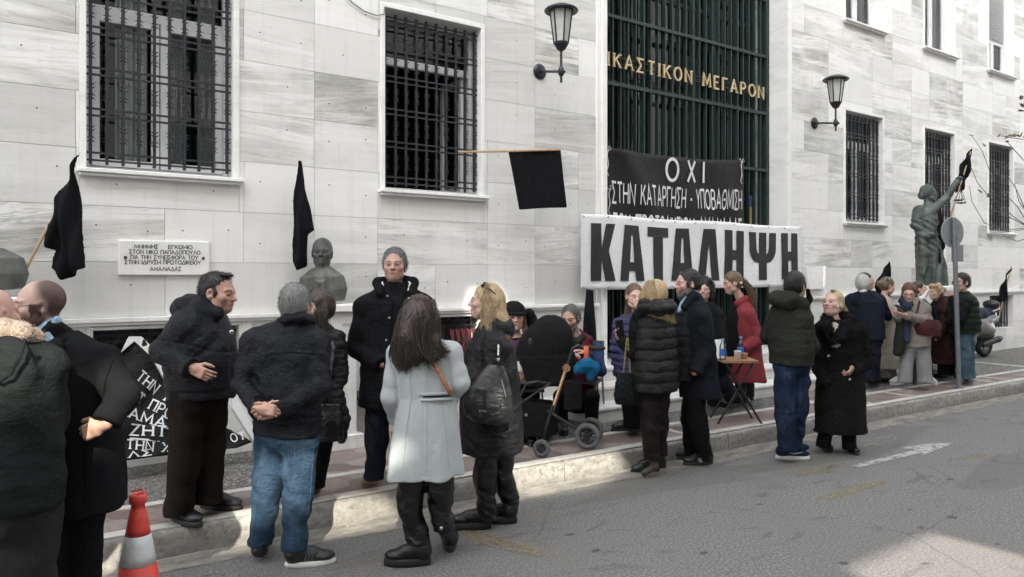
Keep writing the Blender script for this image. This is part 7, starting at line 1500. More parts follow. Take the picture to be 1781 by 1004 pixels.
def plaque():
    y = -.03; a = on_wall(206, 478, y); b = on_wall(364, 417, y); X0, X1, Z0, Z1 = a[0], b[0], 1.985, 2.135; Z0 = on_wall(206, 479, y)[2]; Z1 = on_wall(206, 417, y)[2]
    t = thing('memorial_plaque', 'white marble plaque with five lines of Greek lettering under the left window', 'plaque', (X0, y, Z0)); m = MB(); m.bbox((X0, y, Z0), (X1, -.001, Z1), .006); seeded(m, [(.05, .4, .1)]*len(m.v), 'slab', [M_TRIM], t); m = MB(); h = (Z1-Z0)
    rows = [('ΜΝΗΜΗΣ', 234, 275, .80), ('ΕΓΚΩΜΙΟ', 293, 334, .80), ('ΣΤΟΝ ΝΙΚΟ ΠΑΠΑΔΟΠΟΥΛΟ', 225, 348, .645), ('ΓΙΑ ΤΗΝ ΣΥΝΕΙΣΦΟΡΑ ΤΟΥ', 227, 344, .495), ('ΣΤΗΝ ΙΔΡΥΣΗ ΠΡΩΤΟΔΙΚΕΙΟΥ', 217, 349, .35), ('ΑΜΑΛΙΑΔΑΣ', 261, 315, .16)]
    for s, pa, pb, v in rows: xa, xb = on_wall(pa, 450, y)[0], on_wall(pb, 450, y)[0]; text(m, s, (xa, y-.002, Z0+h*(v-.03)), (1, 0, 0), UP, (0, -1, 0), h*.105, .2, track=.2, serif=True, fit=xb-xa)
    m.build('lettering', simple('engraved_grey', (.11, .11, .115), .7, bump=0), t, recalc=False); m = MB()
    for X in (X0+.05, X1-.05): m.lathe((X, y, (Z0+Z1)/2), [(.012, 0), (.014, .006), (.004, .010)], 10, (0, -1, 0))
    m.build('fixing', M_PIN, t)
    y = -.03; a = on_wall(1399, 503, y); b = on_wall(1433, 463, y); t = thing('memorial_plaque', 'small blank stone plaque shaped like a scroll beside the white banner', 'plaque', (a[0], y, a[2])); m = MB(); m.hexa([(a[0]+.05, y-.05, a[2]), (b[0]-.08, y-.05, a[2]), (b[0]-.08, 0, a[2]), (a[0]+.05, 0, a[2]), (a[0], y-.03, b[2]), (b[0], y-.03, b[2]), (b[0], 0, b[2]), (a[0], 0, b[2])]); seeded(m, [(.1, .4, .4)]*len(m.v), 'slab', [M_TRIM], t); m = MB(); m.tube([(b[0]-.03, y-.03, b[2]), (b[0]-.07, y-.04, a[2]+.02)], .03, 8); seeded(m, [(.1, .4, .2)]*len(m.v), 'scroll_edge', [M_TRIM], t)
plaque()
def wall_lamp(px, py_plate, px2, py_top, py_bot, label):
    """plate on the wall, arm out to a stem that carries the lantern"""
    pl = on_wall(px, py_plate, 0); out = .62; d = ray(px2, py_plate); stem = CAM+d*((-out-CAM[1])/d[1]); zt = stem[2]+(py_plate-py_top)/FPX*depth_of(stem); zb = stem[2]-(py_bot-py_plate)/FPX*depth_of(stem); H = zt-stem[2]
    t = thing('wall_lamp', label, 'wall lamp', pl, 'lanterns beside the entrance'); m = MB(); m.lathe(pl, [(.085, .0), (.09, .012), (.07, .03), (.02, .04)], 20, (0, -1, 0)); m.build('wall_plate', M_BLACKM, t)
    m = MB(); e = stem+(stem-pl)*.13; m.tube([pl+V3(0, -.02, 0), V3(*stem)*1., e], .015, 8); m.tube([V3(stem[0], stem[1], zb), V3(stem[0], stem[1], stem[2]+H*.33)], .014, 8); m.lathe((stem[0], stem[1], stem[2]-.05), [(.018, 0), (.034, .03), (.034, .07), (.018, .11)], 12); m.build('arm', M_BLACKM, t)
    c = V3(stem[0], stem[1], stem[2]); z0, z1 = H*.33, H*.93; r0, r1 = .073, .118
    m = MB(); m.lathe(c, [(.015, z0-.02), (.045, z0), (.074, z0+.05), (.08, z0+.075)], 20); m.lathe(c, [(.11, z1-.015), (.175, z1-.03), (.182, z1-.015), (.165, z1+.005), (.10, z1+.035), (.015, z1+.05)], 24)
    for k in range(6): a = k*math.pi/3+.2; m.tube([c+V3(r0*1.02*math.cos(a), r0*1.02*math.sin(a), z0+.06), c+V3(r1*1.02*math.cos(a), r1*1.02*math.sin(a), z1-.01)], .009, 6)
    m.build('lantern_frame', M_BLACKM, t); m = MB(); n = 6
    m.add([c+V3(r0*math.cos(k*math.pi/3+.2), r0*math.sin(k*math.pi/3+.2), z0+.07) for k in range(6)]+[c+V3(r1*math.cos(k*math.pi/3+.2), r1*math.sin(k*math.pi/3+.2), z1-.02) for k in range(6)], [(k, (k+1) % 6, 6+(k+1) % 6, 6+k) for k in range(6)]); m.build('lantern_glass', simple('frosted_glass', (.50, .50, .47), .25, var=.1, vs=5, bump=0), t, recalc=False)
wall_lamp(938, 125, 976, 8, 144, 'black iron lantern on a wall bracket left of the entrance'); wall_lamp(1416, 214.5, 1453.5, 131, 228, 'black iron lantern on a wall bracket right of the entrance')

FLAGM = cloth('black_flag_cloth', (.0065, .007, .008), 'weave', .9, .15, 0, .1); WOODP = simple('pale_wood', (.42, .29, .17), .7, var=.2, vs=40)
def flag(label, pole, outline, dist, th=.10, seed=0, mat=None, extra_pole=True):
    """a furled flag: outline of the hanging cloth in photo pixels at one distance, swelled into a folded body"""
    P_ = [at(x, y, dist) for x, y in outline]; t = thing('black_flag', label, 'flag', P_[0], 'black flags of mourning'); c = np.mean(P_, 0)
    lo = np.min(P_, 0)-.05; hi = np.max(P_, 0)+.05; poly = np.array([((p-CAM)@RV, p[2]) for p in P_]); nv = len(poly)
    q = Sculpt()
    def f(X, Y, Z):
        a = (X-CAM[0])*RV[0]+(Y-CAM[1])*RV[1]; dd = (X-CAM[0])*FV[0]+(Y-CAM[1])*FV[1]-dist; a, zz = np.broadcast_arrays(a, Z); dmin = np.full(a.shape, 1e9); ins = np.zeros(a.shape, bool)
        for i in range(nv):
            (x0, z0), (x1, z1) = poly[i], poly[(i+1) % nv]; ex, ez = x1-x0, z1-z0; tt = np.clip(((a-x0)*ex+(zz-z0)*ez)/(ex*ex+ez*ez+1e-12), 0, 1); dmin = np.minimum(dmin, np.hypot(a-x0-tt*ex, zz-z0-tt*ez)); cr = (z0 > zz) != (z1 > zz); ins ^= cr & (a < (x1-x0)*(zz-z0)/np.where(z1 == z0, 1e-9, z1-z0)+x0)
        s = np.where(ins, -dmin, dmin); wv = .35*th*np.sin(a*34+zz*9+seed)+.2*th*np.sin(a*61-zz*5+seed); return np.maximum(s, np.abs(dd+wv)-np.clip(dmin, 0, th*.45)*.6-.012)*.8
    q._add(f, lo-th*.5, hi+th*.5, .01, 'u'); part('cloth', q.mesh(.009 if dist < 9 else .011), mat or FLAGM, t)
    if pole: m = MB(); m.tube([at(*p) for p in pole], .011, 7); m.build('pole', WOODP, t)
    return t
flag('black flag drooping from a tilted pale pole beside the left bust', [(38, 482, 5.45), (80, 400, 5.55), (86, 389, 5.60)], [(141, 258), (137, 270), (131, 300), (138, 370), (147, 466), (110, 488), (94, 466), (97, 436), (80, 428), (84, 392), (100, 345), (122, 300)], 5.58, .10, 1)
flag('black flag hanging straight down the wall behind the bronze bust', None, [(518, 279), (523, 279), (530, 330), (546, 400), (536, 408), (533, 462), (518, 471), (510, 455), (508, 420), (512, 350)], 6.72, .09, 2)
flag('square black flag held out flat on a horizontal stick from the open window', None, [(884, 263), (975, 260), (980, 310), (986, 361), (946, 362), (903, 365), (893, 310)], 7.9, .02, 3)
m = MB(); m.tube([at(798, 264.5, 7.95), at(884, 263, 7.87), at(974, 260.5, 7.85)], .012, 8); fs_ = m.build('flag_stick', WOODP); tag(fs_, 'pale wooden stick tied to the window bars, carrying the square black flag', 'stick'); 
flag('furled black flag standing behind the seated bearded man', None, [(1020, 503), (1032, 505), (1036, 560), (1038, 640), (1022, 640), (1014, 590), (1016, 540)], 8.7, .09, 4)
flag('pointed black flag behind the grey-haired man in the blazer', [(1546, 455, 12.0), (1549, 560, 12.0)], [(1546, 455), (1548, 480), (1549, 545), (1540, 535), (1520, 500), (1524, 490)], 12.0, .09, 5)
flag('pointed black flag leaning over the scooter', [(1759, 464, 14.6), (1735, 560, 14.6)], [(1759, 464), (1757, 472), (1748, 492), (1752, 510), (1750, 525), (1732, 524), (1738, 508), (1746, 488)], 14.6, .08, 6)
flag('black flag beside the raised hand of the statue', [(1690, 259, 12.45), (1640, 420, 12.3), (1612, 495, 12.2)], [(1690, 258), (1691, 268), (1684, 305), (1676, 330), (1664, 336), (1664, 312), (1672, 285), (1682, 268)], 12.45, .09, 7)
flag('long black cloth hanging against the robe of the statue', None, [(1636, 360), (1641, 385), (1642, 430), (1637, 468), (1621, 470), (1622, 448), (1630, 400)], 12.05, .09, 8)

# bronze busts, their pedestals and the statue of Justice
def bronze(name, a, b):
    t = NT(name); o = t.obj(); n = t.noise(t.map(o, (1, 1, .35)), 7., 5, .65, .6); c = t.ramp(n, [(.34, a), (.58, b), (.75, tuple(x*1.7 for x in b))]); t.set(col=c, rough=.6, metal=.25, spec=.4); t.bump(t.noise(o, 60., 4, .6), .25, .004); MATS[name] = t.m; return t.m
BRONZE = bronze('weathered_bronze', (.046, .048, .045), (.118, .122, .114)); BRONZE2 = bronze('green_bronze', (.042, .052, .047), (.10, .122, .11))
def pedestal(label, cx, dist, w_, d_, z1, capz=.07, letters=None):
    b = at(cx, 475, dist); a = np.array([1., 0, 0]); t = thing('stone_pedestal', label, 'pedestal', (b[0], b[1], PZ)); m = MB(); X, Y = b[0], b[1]
    m.bbox((X-w_/2, Y-d_/2, PZ+.003), (X+w_/2, Y+d_/2, z1-capz), .006); m.bbox((X-w_/2-.05, Y-d_/2-.05, PZ+.002), (X+w_/2+.05, Y+d_/2+.05, PZ+.13), .006); seeded(m, [(.3, .5, .4)]*len(m.v), 'shaft', [M_PLINTH], t)
    m = MB(); m.bbox((X-w_/2-.045, Y-d_/2-.045, z1-capz+.001), (X+w_/2+.045, Y+d_/2+.045, z1), .008); seeded(m, [(.2, .5, .1)]*len(m.v), 'cap', [M_TRIM], t)
    if letters:
        m = MB()
        for s, dx, z in letters: text(m, s, (X+dx, Y-d_/2-.003, z), (1, 0, 0), UP, (0, -1, 0), .028, .2, serif=True)
        m.build('lettering', simple('faded_letters', (.26, .25, .24), .8, bump=0), t, recalc=False)
    return X, Y
def bust(label, px, top, chin, heading, dist, base_y, rows):
    P = Person.__new__(Person); P.Z = dist; P.fine = 1.; h = R(heading); P.f = FV*math.cos(h)+RV*math.sin(h); P.r = np.cross(P.f, UP); P.root = thing('bronze_bust', label, 'bust', at(px, base_y, dist)); P.skin = []
    H = P.head_(px, top, chin, heading, 2, neck=P.at(px+2, chin+12, .0), nr=.056); q = H.sculpt(P.at(px+2, chin+14, 0), .058); q.loft(keys(P, rows), P.r, .03, ex=2.6)
    for sx in (-1, 1): q.box(P.at(px+2, chin+38, 0)-FV*(rows[1][4]-.0)+P.r*.055*sx, (.028, .012, .09), [unit(P.r+UP*.4*sx), P.f, unit(UP-P.r*.4*sx)], .008, .012)
    part('figure', q.mesh(.0065, folds(.0015, 18, 3), 1), BRONZE, P.root); P.put('hair', H.hairmesh(H.hair('short', .007, low=.05), .006, .003, 2), BRONZE)
pX, pY = pedestal('white marble pedestal under the bronze bust in the middle', 571, 6.80, .40, .36, 1.47, letters=[('ΥΡΑΣ', .06, 1.27), ('ΤΟΥ', .09, 1.17)])
bust('bronze bust of a man in a suit on the pedestal beside the tall man', 562, 414, 466, 172, 6.80, 524, [(563, 524, 0, .19, .13), (562, 505, 0, .215, .14), (560, 482, 0, .195, .13), (560, 466, 0, .09, .09)])
pedestal('white marble pedestal at the left edge behind the bald men', -14, 5.33, .40, .36, 1.58); bust('bronze bust cut off by the left edge beside the tilted flag', -22, 365, 430, 150, 5.33, 505, [(-12, 505, 0, .19, .13), (-12, 480, 0, .215, .14), (-14, 452, 0, .19, .13), (-18, 434, 0, .09, .09)])
def statue():
    D_ = 12.2; P = Person.__new__(Person); P.Z = D_; P.fine = 1.; h = R(128); P.f = FV*math.cos(h)+RV*math.sin(h); P.r = np.cross(P.f, UP); pedestal('tall white marble pedestal under the bronze statue', 1620, D_, .62, .55, at(0, 497, D_)[2], .08)
    P.root = thing('justice_statue', 'green bronze statue of a robed woman raising a pair of scales', 'statue', at(1620, 497, D_)); P.skin = []; H = P.head_(1622, 322, 350, 96, 2, neck=P.at(1614, 360, 0), fem=True, nr=.05)
    q = H.sculpt(P.at(1614, 362, 0), .05); rows = [(1621, 497, 0, .225, .21), (1620, 470, 0, .215, .2), (1616, 435, 0, .21, .19), (1612, 405, 0, .19, .165), (1611, 382, 0, .185, .15), (1612, 366, 0, .16, .12), (1614, 357, 0, .06, .06)]
    q.loft(keys(P, rows), P.r, .03); q.chain(pts(P, [(1626, 364, -.06), (1646, 345, -.05), (1664, 316, -.05)]), [.062, .050, .036], .03); q.chain(pts(P, [(1599, 367, -.05), (1594, 392, -.10), (1608, 411, -.19), (1622, 408, -.22)]), [.085, .080, .050, .034], .05); q.chain(pts(P, [(1604, 412, -.17), (1606, 440, -.18), (1603, 475, -.16)]), [.07, .055, .03], .05); q.ell(P.at(1634, 472, -.12), (.08, .08, .22), None, .05)
    hv = hand(P.at(1663, 318, -.05), cv(.3, .9, 0), cv(.2, -.1, -1), 1, 1.0, .8, h=.006)
    fr = P.at(1615, 440, 0); wr = [lambda X, Y, Z: -.014*np.sin(13*np.arctan2(Y-fr[1], X-fr[0])+1.5*np.sin(5*Z))*np.clip((2.15-Z)/.3, 0, 1), lambda X, Y, Z: -.008*np.sin(58*(Z+.55*((X-fr[0])*RV[0]+(Y-fr[1])*RV[1]))+2*np.sin(6*X))*np.clip((Z-2.0)/.2, 0, 1)*(Z < 2.62), folds(.008, 12, 3)]
    part('figure', join([q.mesh(.0095, wr), hv]), BRONZE2, P.root); P.put('hair', H.hairmesh(H.hair('long', .014, low=.04, extra=lambda q_, s: q_.ell(s.P(0, -.10, .09), np.array((.05, .05, .06))*s.k, s.ax(), .02)), .008, .005, 2, 40), BRONZE2)
    m = MB(); c = P.at(1672, 330, -.05); z0 = P.at(1672, 352, -.05)
    for k, dx in ((0, -.045), (1, .03)):
        pc = z0+RV*dx+UP*(.03 if k == 0 else -.01)+FV*.05*k
        m.lathe(pc, [(.012, -.014), (.06, -.006), (.078, .006), (.080, .010), (.05, .0), (.01, -.006)], 16)
        for a in (0, 2.1, 4.2): m.tube([c+RV*dx*.2, pc+RV*.076*math.cos(a)+FV*.076*math.sin(a)], .004, 4)
    m.tube([P.at(1667, 312, -.05), c], .005, 4); sc = m.build('scales', M_BLACKM); sc['label'] = 'dark hanging pair of scale pans under the raised hand of the statue'; sc['category'] = 'scales'
statue()

# road sign seen from behind
b = on_ground(1668, 676, PZ); zt = CAM[2]+(475-379)/FPX*depth_of(b); top = at(1659, 379, depth_of(b)-.05); M_ZINC = simple('zinc_metal', (.21, .225, .235), .5, .7, .15, 6., 60.)
t = thing('road_sign', 'grey back of a round road sign on a slightly leaning pole at the kerb', 'road sign', b); m = MB(); m.tube([b, top], .030, 14); m.lathe(b, [(.07, .0), (.07, .012), (.04, .02)], 14); m.build('pole', M_ZINC, t)
M_SIGN = simple('sign_grey', (.24, .255, .265), .5, .3, .08); dz = at(1661, 404, depth_of(b)-.04); nn = unit(FV*.94-RV*.34); m = MB(); m.lathe(dz+nn*.035, [(.10, 0), (.205, 0), (.21, .006), (.205, .012), (.02, .012)], 36, nn); m.build('disc', M_SIGN, t)
dz2 = at(1669, 440, depth_of(b)-.04)+nn*.04; rr_ = np.cross(nn, UP); rr_ = -rr_ if np.dot(rr_, RV) < 0 else rr_; m = MB(); m.hexa([dz2-rr_*.10-UP*.12, dz2+rr_*.12-UP*.12, dz2+rr_*.12-UP*.12+nn*.004, dz2-rr_*.10-UP*.12+nn*.004, dz2-rr_*.10+UP*.11, dz2+rr_*.12+UP*.11, dz2+rr_*.12+UP*.11+nn*.004, dz2-rr_*.10+UP*.11+nn*.004]); m.build('plate', M_SIGN, t)
m = MB()
for z in (-.09, .09): c = dz+UP*z; m.tube([c-rr_*.06, c+rr_*.06], .012, 6)
m.build('clamp', M_ZINC, t)

# traffic cone
cz = 3.55; cb = at(240, 475, cz); t = thing('traffic_cone', 'red and white traffic cone at the kerb', 'traffic cone', (cb[0], cb[1], 0)); H_ = CAM[2]-(852-475)/FPX*cz
CR = simple('cone_red', (.66, .06, .045), .5, var=.1, vs=12); CW = simple('cone_white', (.60, .61, .62), .35, var=.08, vs=30); sc_ = H_/.72; rz = lambda z: (.155-.130*(z/.70))*.93*sc_; c0 = (cb[0], cb[1], 0)
def cz_(z0, z1): return [(rz(z), z*sc_) for z in np.linspace(z0, z1, 4)]
m = MB(); m.smooth = True; m.lathe(c0, [(.02, .001), (.20*sc_, .001), (.20*sc_, .03), (rz(.0)+.01, .045)]+cz_(.05, .374), 32); m.lathe(c0, cz_(.511, .622)+[(rz(.622)*.86, .626*sc_), (rz(.63)*.84, .655*sc_), (rz(.63)*1.10, .658*sc_), (rz(.63)*1.12, .69*sc_), (rz(.63)*.95, .70*sc_), (rz(.63)*.7, .70*sc_), (rz(.63)*.65, .60*sc_)], 32); m.build('cone_body', CR, t)
m = MB(); m.smooth = True; m.lathe(c0, [(r+.0015, z) for r, z in cz_(.375, .51)], 32); m.build('reflective_sleeve', CW, t)
t_ = MB(); p = at(240, 855, cz); t_.tube([p+RV*.03, p+RV*.02+UP*.012, p-RV*.0+UP*.006, p-RV*.03], .004, 5); t_.build('tie', CR, t)

# crumpled black banner over leaning boards
def tarp():
    n = unit(np.cross(V3(1, 0, 0), V3(0, .30, 1.1))); p0 = V3(1, -.50, PZ)
    def T(px, py, off=0.): d = ray(px, py); return CAM+d*(np.dot(p0-CAM, n)/np.dot(d, n))+n*(off if n[1] < 0 else -off)
    N = n if n[1] < 0 else -n; t = thing('protest_banner', 'crumpled black banner with white Greek words draped over boards behind the stout man', 'banner', T(300, 790)); q = MB()
    O = [(238, 590), (250, 594), (264, 622), (300, 690), (340, 730), (400, 748), (436, 770), (410, 780), (330, 788), (262, 796), (200, 804), (186, 770), (186, 700), (200, 640), (222, 598)]
    # triangulated fan with creases: grid clipped to the outline
    pl = np.array(O, float)
    def inside(x, y):
        c = False
        for i in range(len(pl)):
            (x0, y0), (x1, y1) = pl[i], pl[(i+1) % len(pl)]
            if (y0 > y) != (y1 > y) and x < (x1-x0)*(y-y0)/(y1-y0)+x0: c = not c
        return c
    def crease(x, y): return .018*math.sin((x-240)*.075+(y-590)*.03)+.014*abs(math.sin((x*.6-y)*.045))+.012*math.sin((x+y)*.11)*math.sin(y*.03)
    b = bmesh.new(); vs = [b.verts.new((x, y, 0)) for x, y in O]; b.faces.new(vs); bmesh.ops.triangulate(b, faces=b.faces)
    for _ in range(5): bmesh.ops.subdivide_edges(b, edges=[e for e in b.edges if e.calc_length() > 9], cuts=1); bmesh.ops.triangulate(b, faces=b.faces)
    b.verts.index_update(); V_ = [T(v.co.x, v.co.y, .03+crease(v.co.x, v.co.y)) for v in b.verts]; k = len(V_); F_ = [tuple(v.index for v in f.verts) for f in b.faces]; bd = [(e.verts[0].index, e.verts[1].index) for e in b.edges if e.is_boundary]; b.free()
    q.smooth = True; q.add(V_+[v-N*.004 for v in V_], F_+[tuple(i+k for i in f[::-1]) for f in F_]+[(i, j, j+k, i+k) for i, j in bd]); q.build('banner_cloth', VINB, t)
    L = MB()
    def tx(s, x0, y0, x1, y1, hpx, wt=.15):
        f = MB(); ln = math.hypot(x1-x0, y1-y0); a = unit(V3(x1-x0, y1-y0, 0)); text(f, s, (0, 0, 0), (1, 0, 0), (0, 1, 0), (0, 0, 1), 1., wt, track=.28, serif=True, fit=1.)
        L.add([T(x0+a[0]*p[0]*ln+a[1]*p[1]*hpx, y0+a[1]*p[0]*ln-a[0]*p[1]*hpx, .037+crease(x0+a[0]*p[0]*ln+a[1]*p[1]*hpx, y0+a[1]*p[0]*ln-a[0]*p[1]*hpx)+p[2]) for p in f.v], f.f)
    tx('ΤΗΝ ΤΟ', 234, 661, 300, 712, 19); tx(')ϒ ΠΡΩΤ', 226, 694, 305, 738, 18); tx('ΑΜΑΛΙ', 222, 727, 310, 754, 17); tx('ΖΗΤΩ', 226, 757, 312, 763, 18); tx('ΤΗΝ ΧΩ', 219, 781, 310, 790, 16); tx('ΕΛΣ', 203, 800, 262, 792, 10); tx('Οϒ', 402, 770, 424, 764, 14)
    for a, b_ in (((224, 762), (312, 769)),): L.add([T(a[0], a[1], .05), T(b_[0], b_[1], .05), T(b_[0], b_[1]+3, .05), T(a[0], a[1]+3, .05)], [(0, 1, 2, 3)])
    L.build('lettering', INKW, t)
    for pa in ([(222, 588), (244, 588), (262, 606), (318, 700), (330, 742), (262, 624), (232, 596), (209, 615)], [(398, 664), (406, 664), (410, 696), (444, 758), (436, 768), (400, 712)]):
        m = MB(); m.poly([T(x, y, .012) for x, y in pa], N, .05 if pa[0][0] < 300 else .07); m.build('board', simple('white_board', (.62, .62, .61), .6, var=.05), t)
tarp()
# ------------------------------------------------------------------ pushchair, scooter, chairs, table, branches
def torus(c, ax, R0, r, n=28, k=8): a = unit(ax); u = unit(np.cross(a, UP if abs(a[2]) < .9 else RV)); v = np.cross(a, u); return [c+R0*(u*math.cos(2*math.pi*i/n)+v*math.sin(2*math.pi*i/n)) for i in range(n+1)], r, k
def wheel(parent, c, ax, R0, r, spokes=3, tyre=None, rimm=None, name='wheel'):
    m = MB(); m.smooth = True; p, rr, k = torus(c, ax, R0-r, r); m.tube(p, rr, k, False); w_ = m.build(name, tyre or RUB, parent); m = MB(); p, rr, k = torus(c, ax, (R0-r)*.80, r*.45); m.tube(p, rr, k, False); a = unit(ax); u = unit(np.cross(a, UP)); v = np.cross(a, u)
    for i in range(spokes): q = 2*math.pi*i/spokes+.4; m.tube([c, c+(u*math.cos(q)+v*math.sin(q))*(R0-r)*.82], r*.42, 6)
    m.lathe(c-a*r*.9, [(.01, 0), (r*1.3, .0), (r*1.3, r*1.8), (.01, r*1.8)], 14, a); m.build('rim', rimm or M_BLACKM, w_); return w_
def pushchair():
    Z0 = 6.95; A = lambda px, py, dv=0.: at(px, py, Z0+dv); t = thing('pushchair', 'black pushchair with hood up and copper frame on the pavement', 'pushchair', on_ground(975, 780, PZ)); COP = simple('copper_tube', (.55, .34, .20), .3, .9, .1, bump=0); BF = cloth('black_pram_cloth', (.0075, .0075, .008), 'weave', .9, .15, 0, .15)
    q = Sculpt(); q.ell(A(948, 612, 0), (.245, .20, .27), [RV, FV, UP], .03); q.ell(A(958, 590, 0), (.20, .19, .22), [RV, FV, UP], .05); q.box(A(925, 700, 0), (.3, .4, .10), [unit(cv(.9, -.25, 0)), FV, unit(cv(.25, .9, 0))], .01, .02, 's')
    part('hood', q.mesh(.009, [lambda X, Y, Z: -.006*np.abs(np.sin(9*np.arctan2(Z-A(975, 640)[2], (X-A(975, 640)[0])*RV[0]+(Y-A(975, 640)[1])*RV[1])))**.4, folds(.004, 12, 3)]), BF, t)
    q = Sculpt(); q.loft([(A(955, 668, 0), .20, .19), (A(955, 640, 0), .245, .20), (A(952, 615, 0), .25, .205)], RV, .03, ex=3); part('seat_shell', q.mesh(.010, folds(.005, 10, 2)), BF, t)
    lg = MB(); c = A(922, 592, -.235); lg.tube([c+cv(.014*math.cos(a), .014*math.sin(a), 0) for a in np.linspace(.6, 5.6, 12)], .003, 4); lg.lathe(c+cv(.004, .004, 0), [(.006, 0), (.004, .004)], 8, -FV); lg.add([c+cv(-.012, -.028, 0), c+cv(.016, -.028, 0), c+cv(.016, -.033, 0), c+cv(-.012, -.033, 0)], [(0, 1, 2, 3)]); lg.build('emblem', simple('grey_print', (.12, .12, .12), .6, bump=0), t)
    hub = A(985, 640, -.22); hub2 = A(985, 640, .22)
    for s_, h in ((-.21, hub), (.21, hub2)):
        m = MB()
        m.tube([A(958, 722, s_), A(972, 680, s_)+0, A(985, 640, s_)], .017, 8); m.lathe(h-FV*.02, [(.01, 0), (.035, .0), (.035, .04), (.01, .04)], 14, FV)
        m.build('frame_tube', COP, t); m = MB()
    for s_ in (-.22, .22):
        m = MB()
        m.tube([A(952, 715, s_), A(985, 735, s_), A(1020, 757, s_)], .016, 8); m.tube([A(962, 705, s_), A(950, 745, s_), A(944, 768, s_*.8)], .018, 8); m.tube([A(985, 640, s_), A(996, 606, s_), A(1008, 600, s_)], .014, 8)
        m.build('chassis_side', M_BLACKM, t)
    m = MB(); m.tube([A(955, 718, -.22), A(955, 718, .22)], .014, 8); m.build('axle', M_BLACKM, t); m = MB(); m.tube([A(1000, 604, -.21), A(1046, 607, -.2), A(1050, 606, 0), A(1046, 605, .2), A(1000, 602, .21)], .017, 8); m.build('handle', simple('handle_foam', (.012, .012, .012), .7), t); m = MB(); m.tube([A(958, 666, -.21), A(908, 700, -.24), A(900, 690, -.24), A(905, 668, -.22), A(930, 664, -.2)], .011, 8); m.tube([A(958, 668, -.2), A(935, 664, -.24), A(915, 668, -.25), A(905, 690, -.25)], .012, 8); m.build('bumper_bar', M_IRON, t)
    for px, py, R0, s_ in ((942, 781, .078, -.16), (948, 765, .078, .2), (1022, 760, .118, -.22), (1028, 742, .118, .24)): c = on_ground(px, py+ (R0/Z0*FPX if 0 else 0), PZ); d = at(px, py, depth_of(on_ground(px, 796 if s_ == -.16 else (782 if s_ == -.22 else 770), PZ))); wheel(t, V3(d[0], d[1], PZ+R0), unit(FV+RV*.35), R0, .022 if R0 < .1 else .024, 6, simple('grey_tyre', (.10, .10, .10), .8))
    q = Sculpt(); q.loft([(A(930, 752, -.05), .20, .16), (A(930, 730, -.05), .215, .17), (A(932, 700, -.05), .20, .16)], RV, .02, ex=4); part('basket', q.mesh(.010, folds(.007, 9, 5)), BF, t); m = MB(); c = A(915, 722, -.225); m.lathe(c, [(.012, .006), (.016, 0)], 12, -FV); m.build('snap', SILVER, t)
    q = Sculpt(); q.box(A(996, 688, -.20), (.075, .03, .13), [RV, FV, UP], .02, .01); bg = thing('cloth_bag', 'black cloth bag hanging under the handle of the pushchair', 'bag', A(996, 715, -.2)); part('bag_body', q.mesh(.010, folds(.007, 12, 4)), BF, bg); m = MB(); m.tube([A(990, 664, -.2), A(994, 640, -.2), A(1000, 664, -.2)], .006, 5); m.build('bag_strap', BF, bg)
    q = Sculpt(); q.chain([A(1006, 642, -.2), A(1020, 634, -.22), A(1032, 640, -.2), A(1026, 655, -.2)], [.05, .05, .045, .03], .03); bl = part('blanket', q.mesh(.010, folds(.010, 14, 3)), cloth('bright_blue_cloth', (.010, .095, .20), 'weave', .9, .15, 0)); bl['label'] = 'bright blue cloth hanging from the pushchair handle'; bl['category'] = 'cloth'
    st = ribbon('strap', None, [A(1019, 602, -.23), A(1020, 616, -.24), A(1019, 634, -.245)], simple('orange_strap', (.55, .10, .04), .7, bump=0), .045, parent=t)
pushchair()
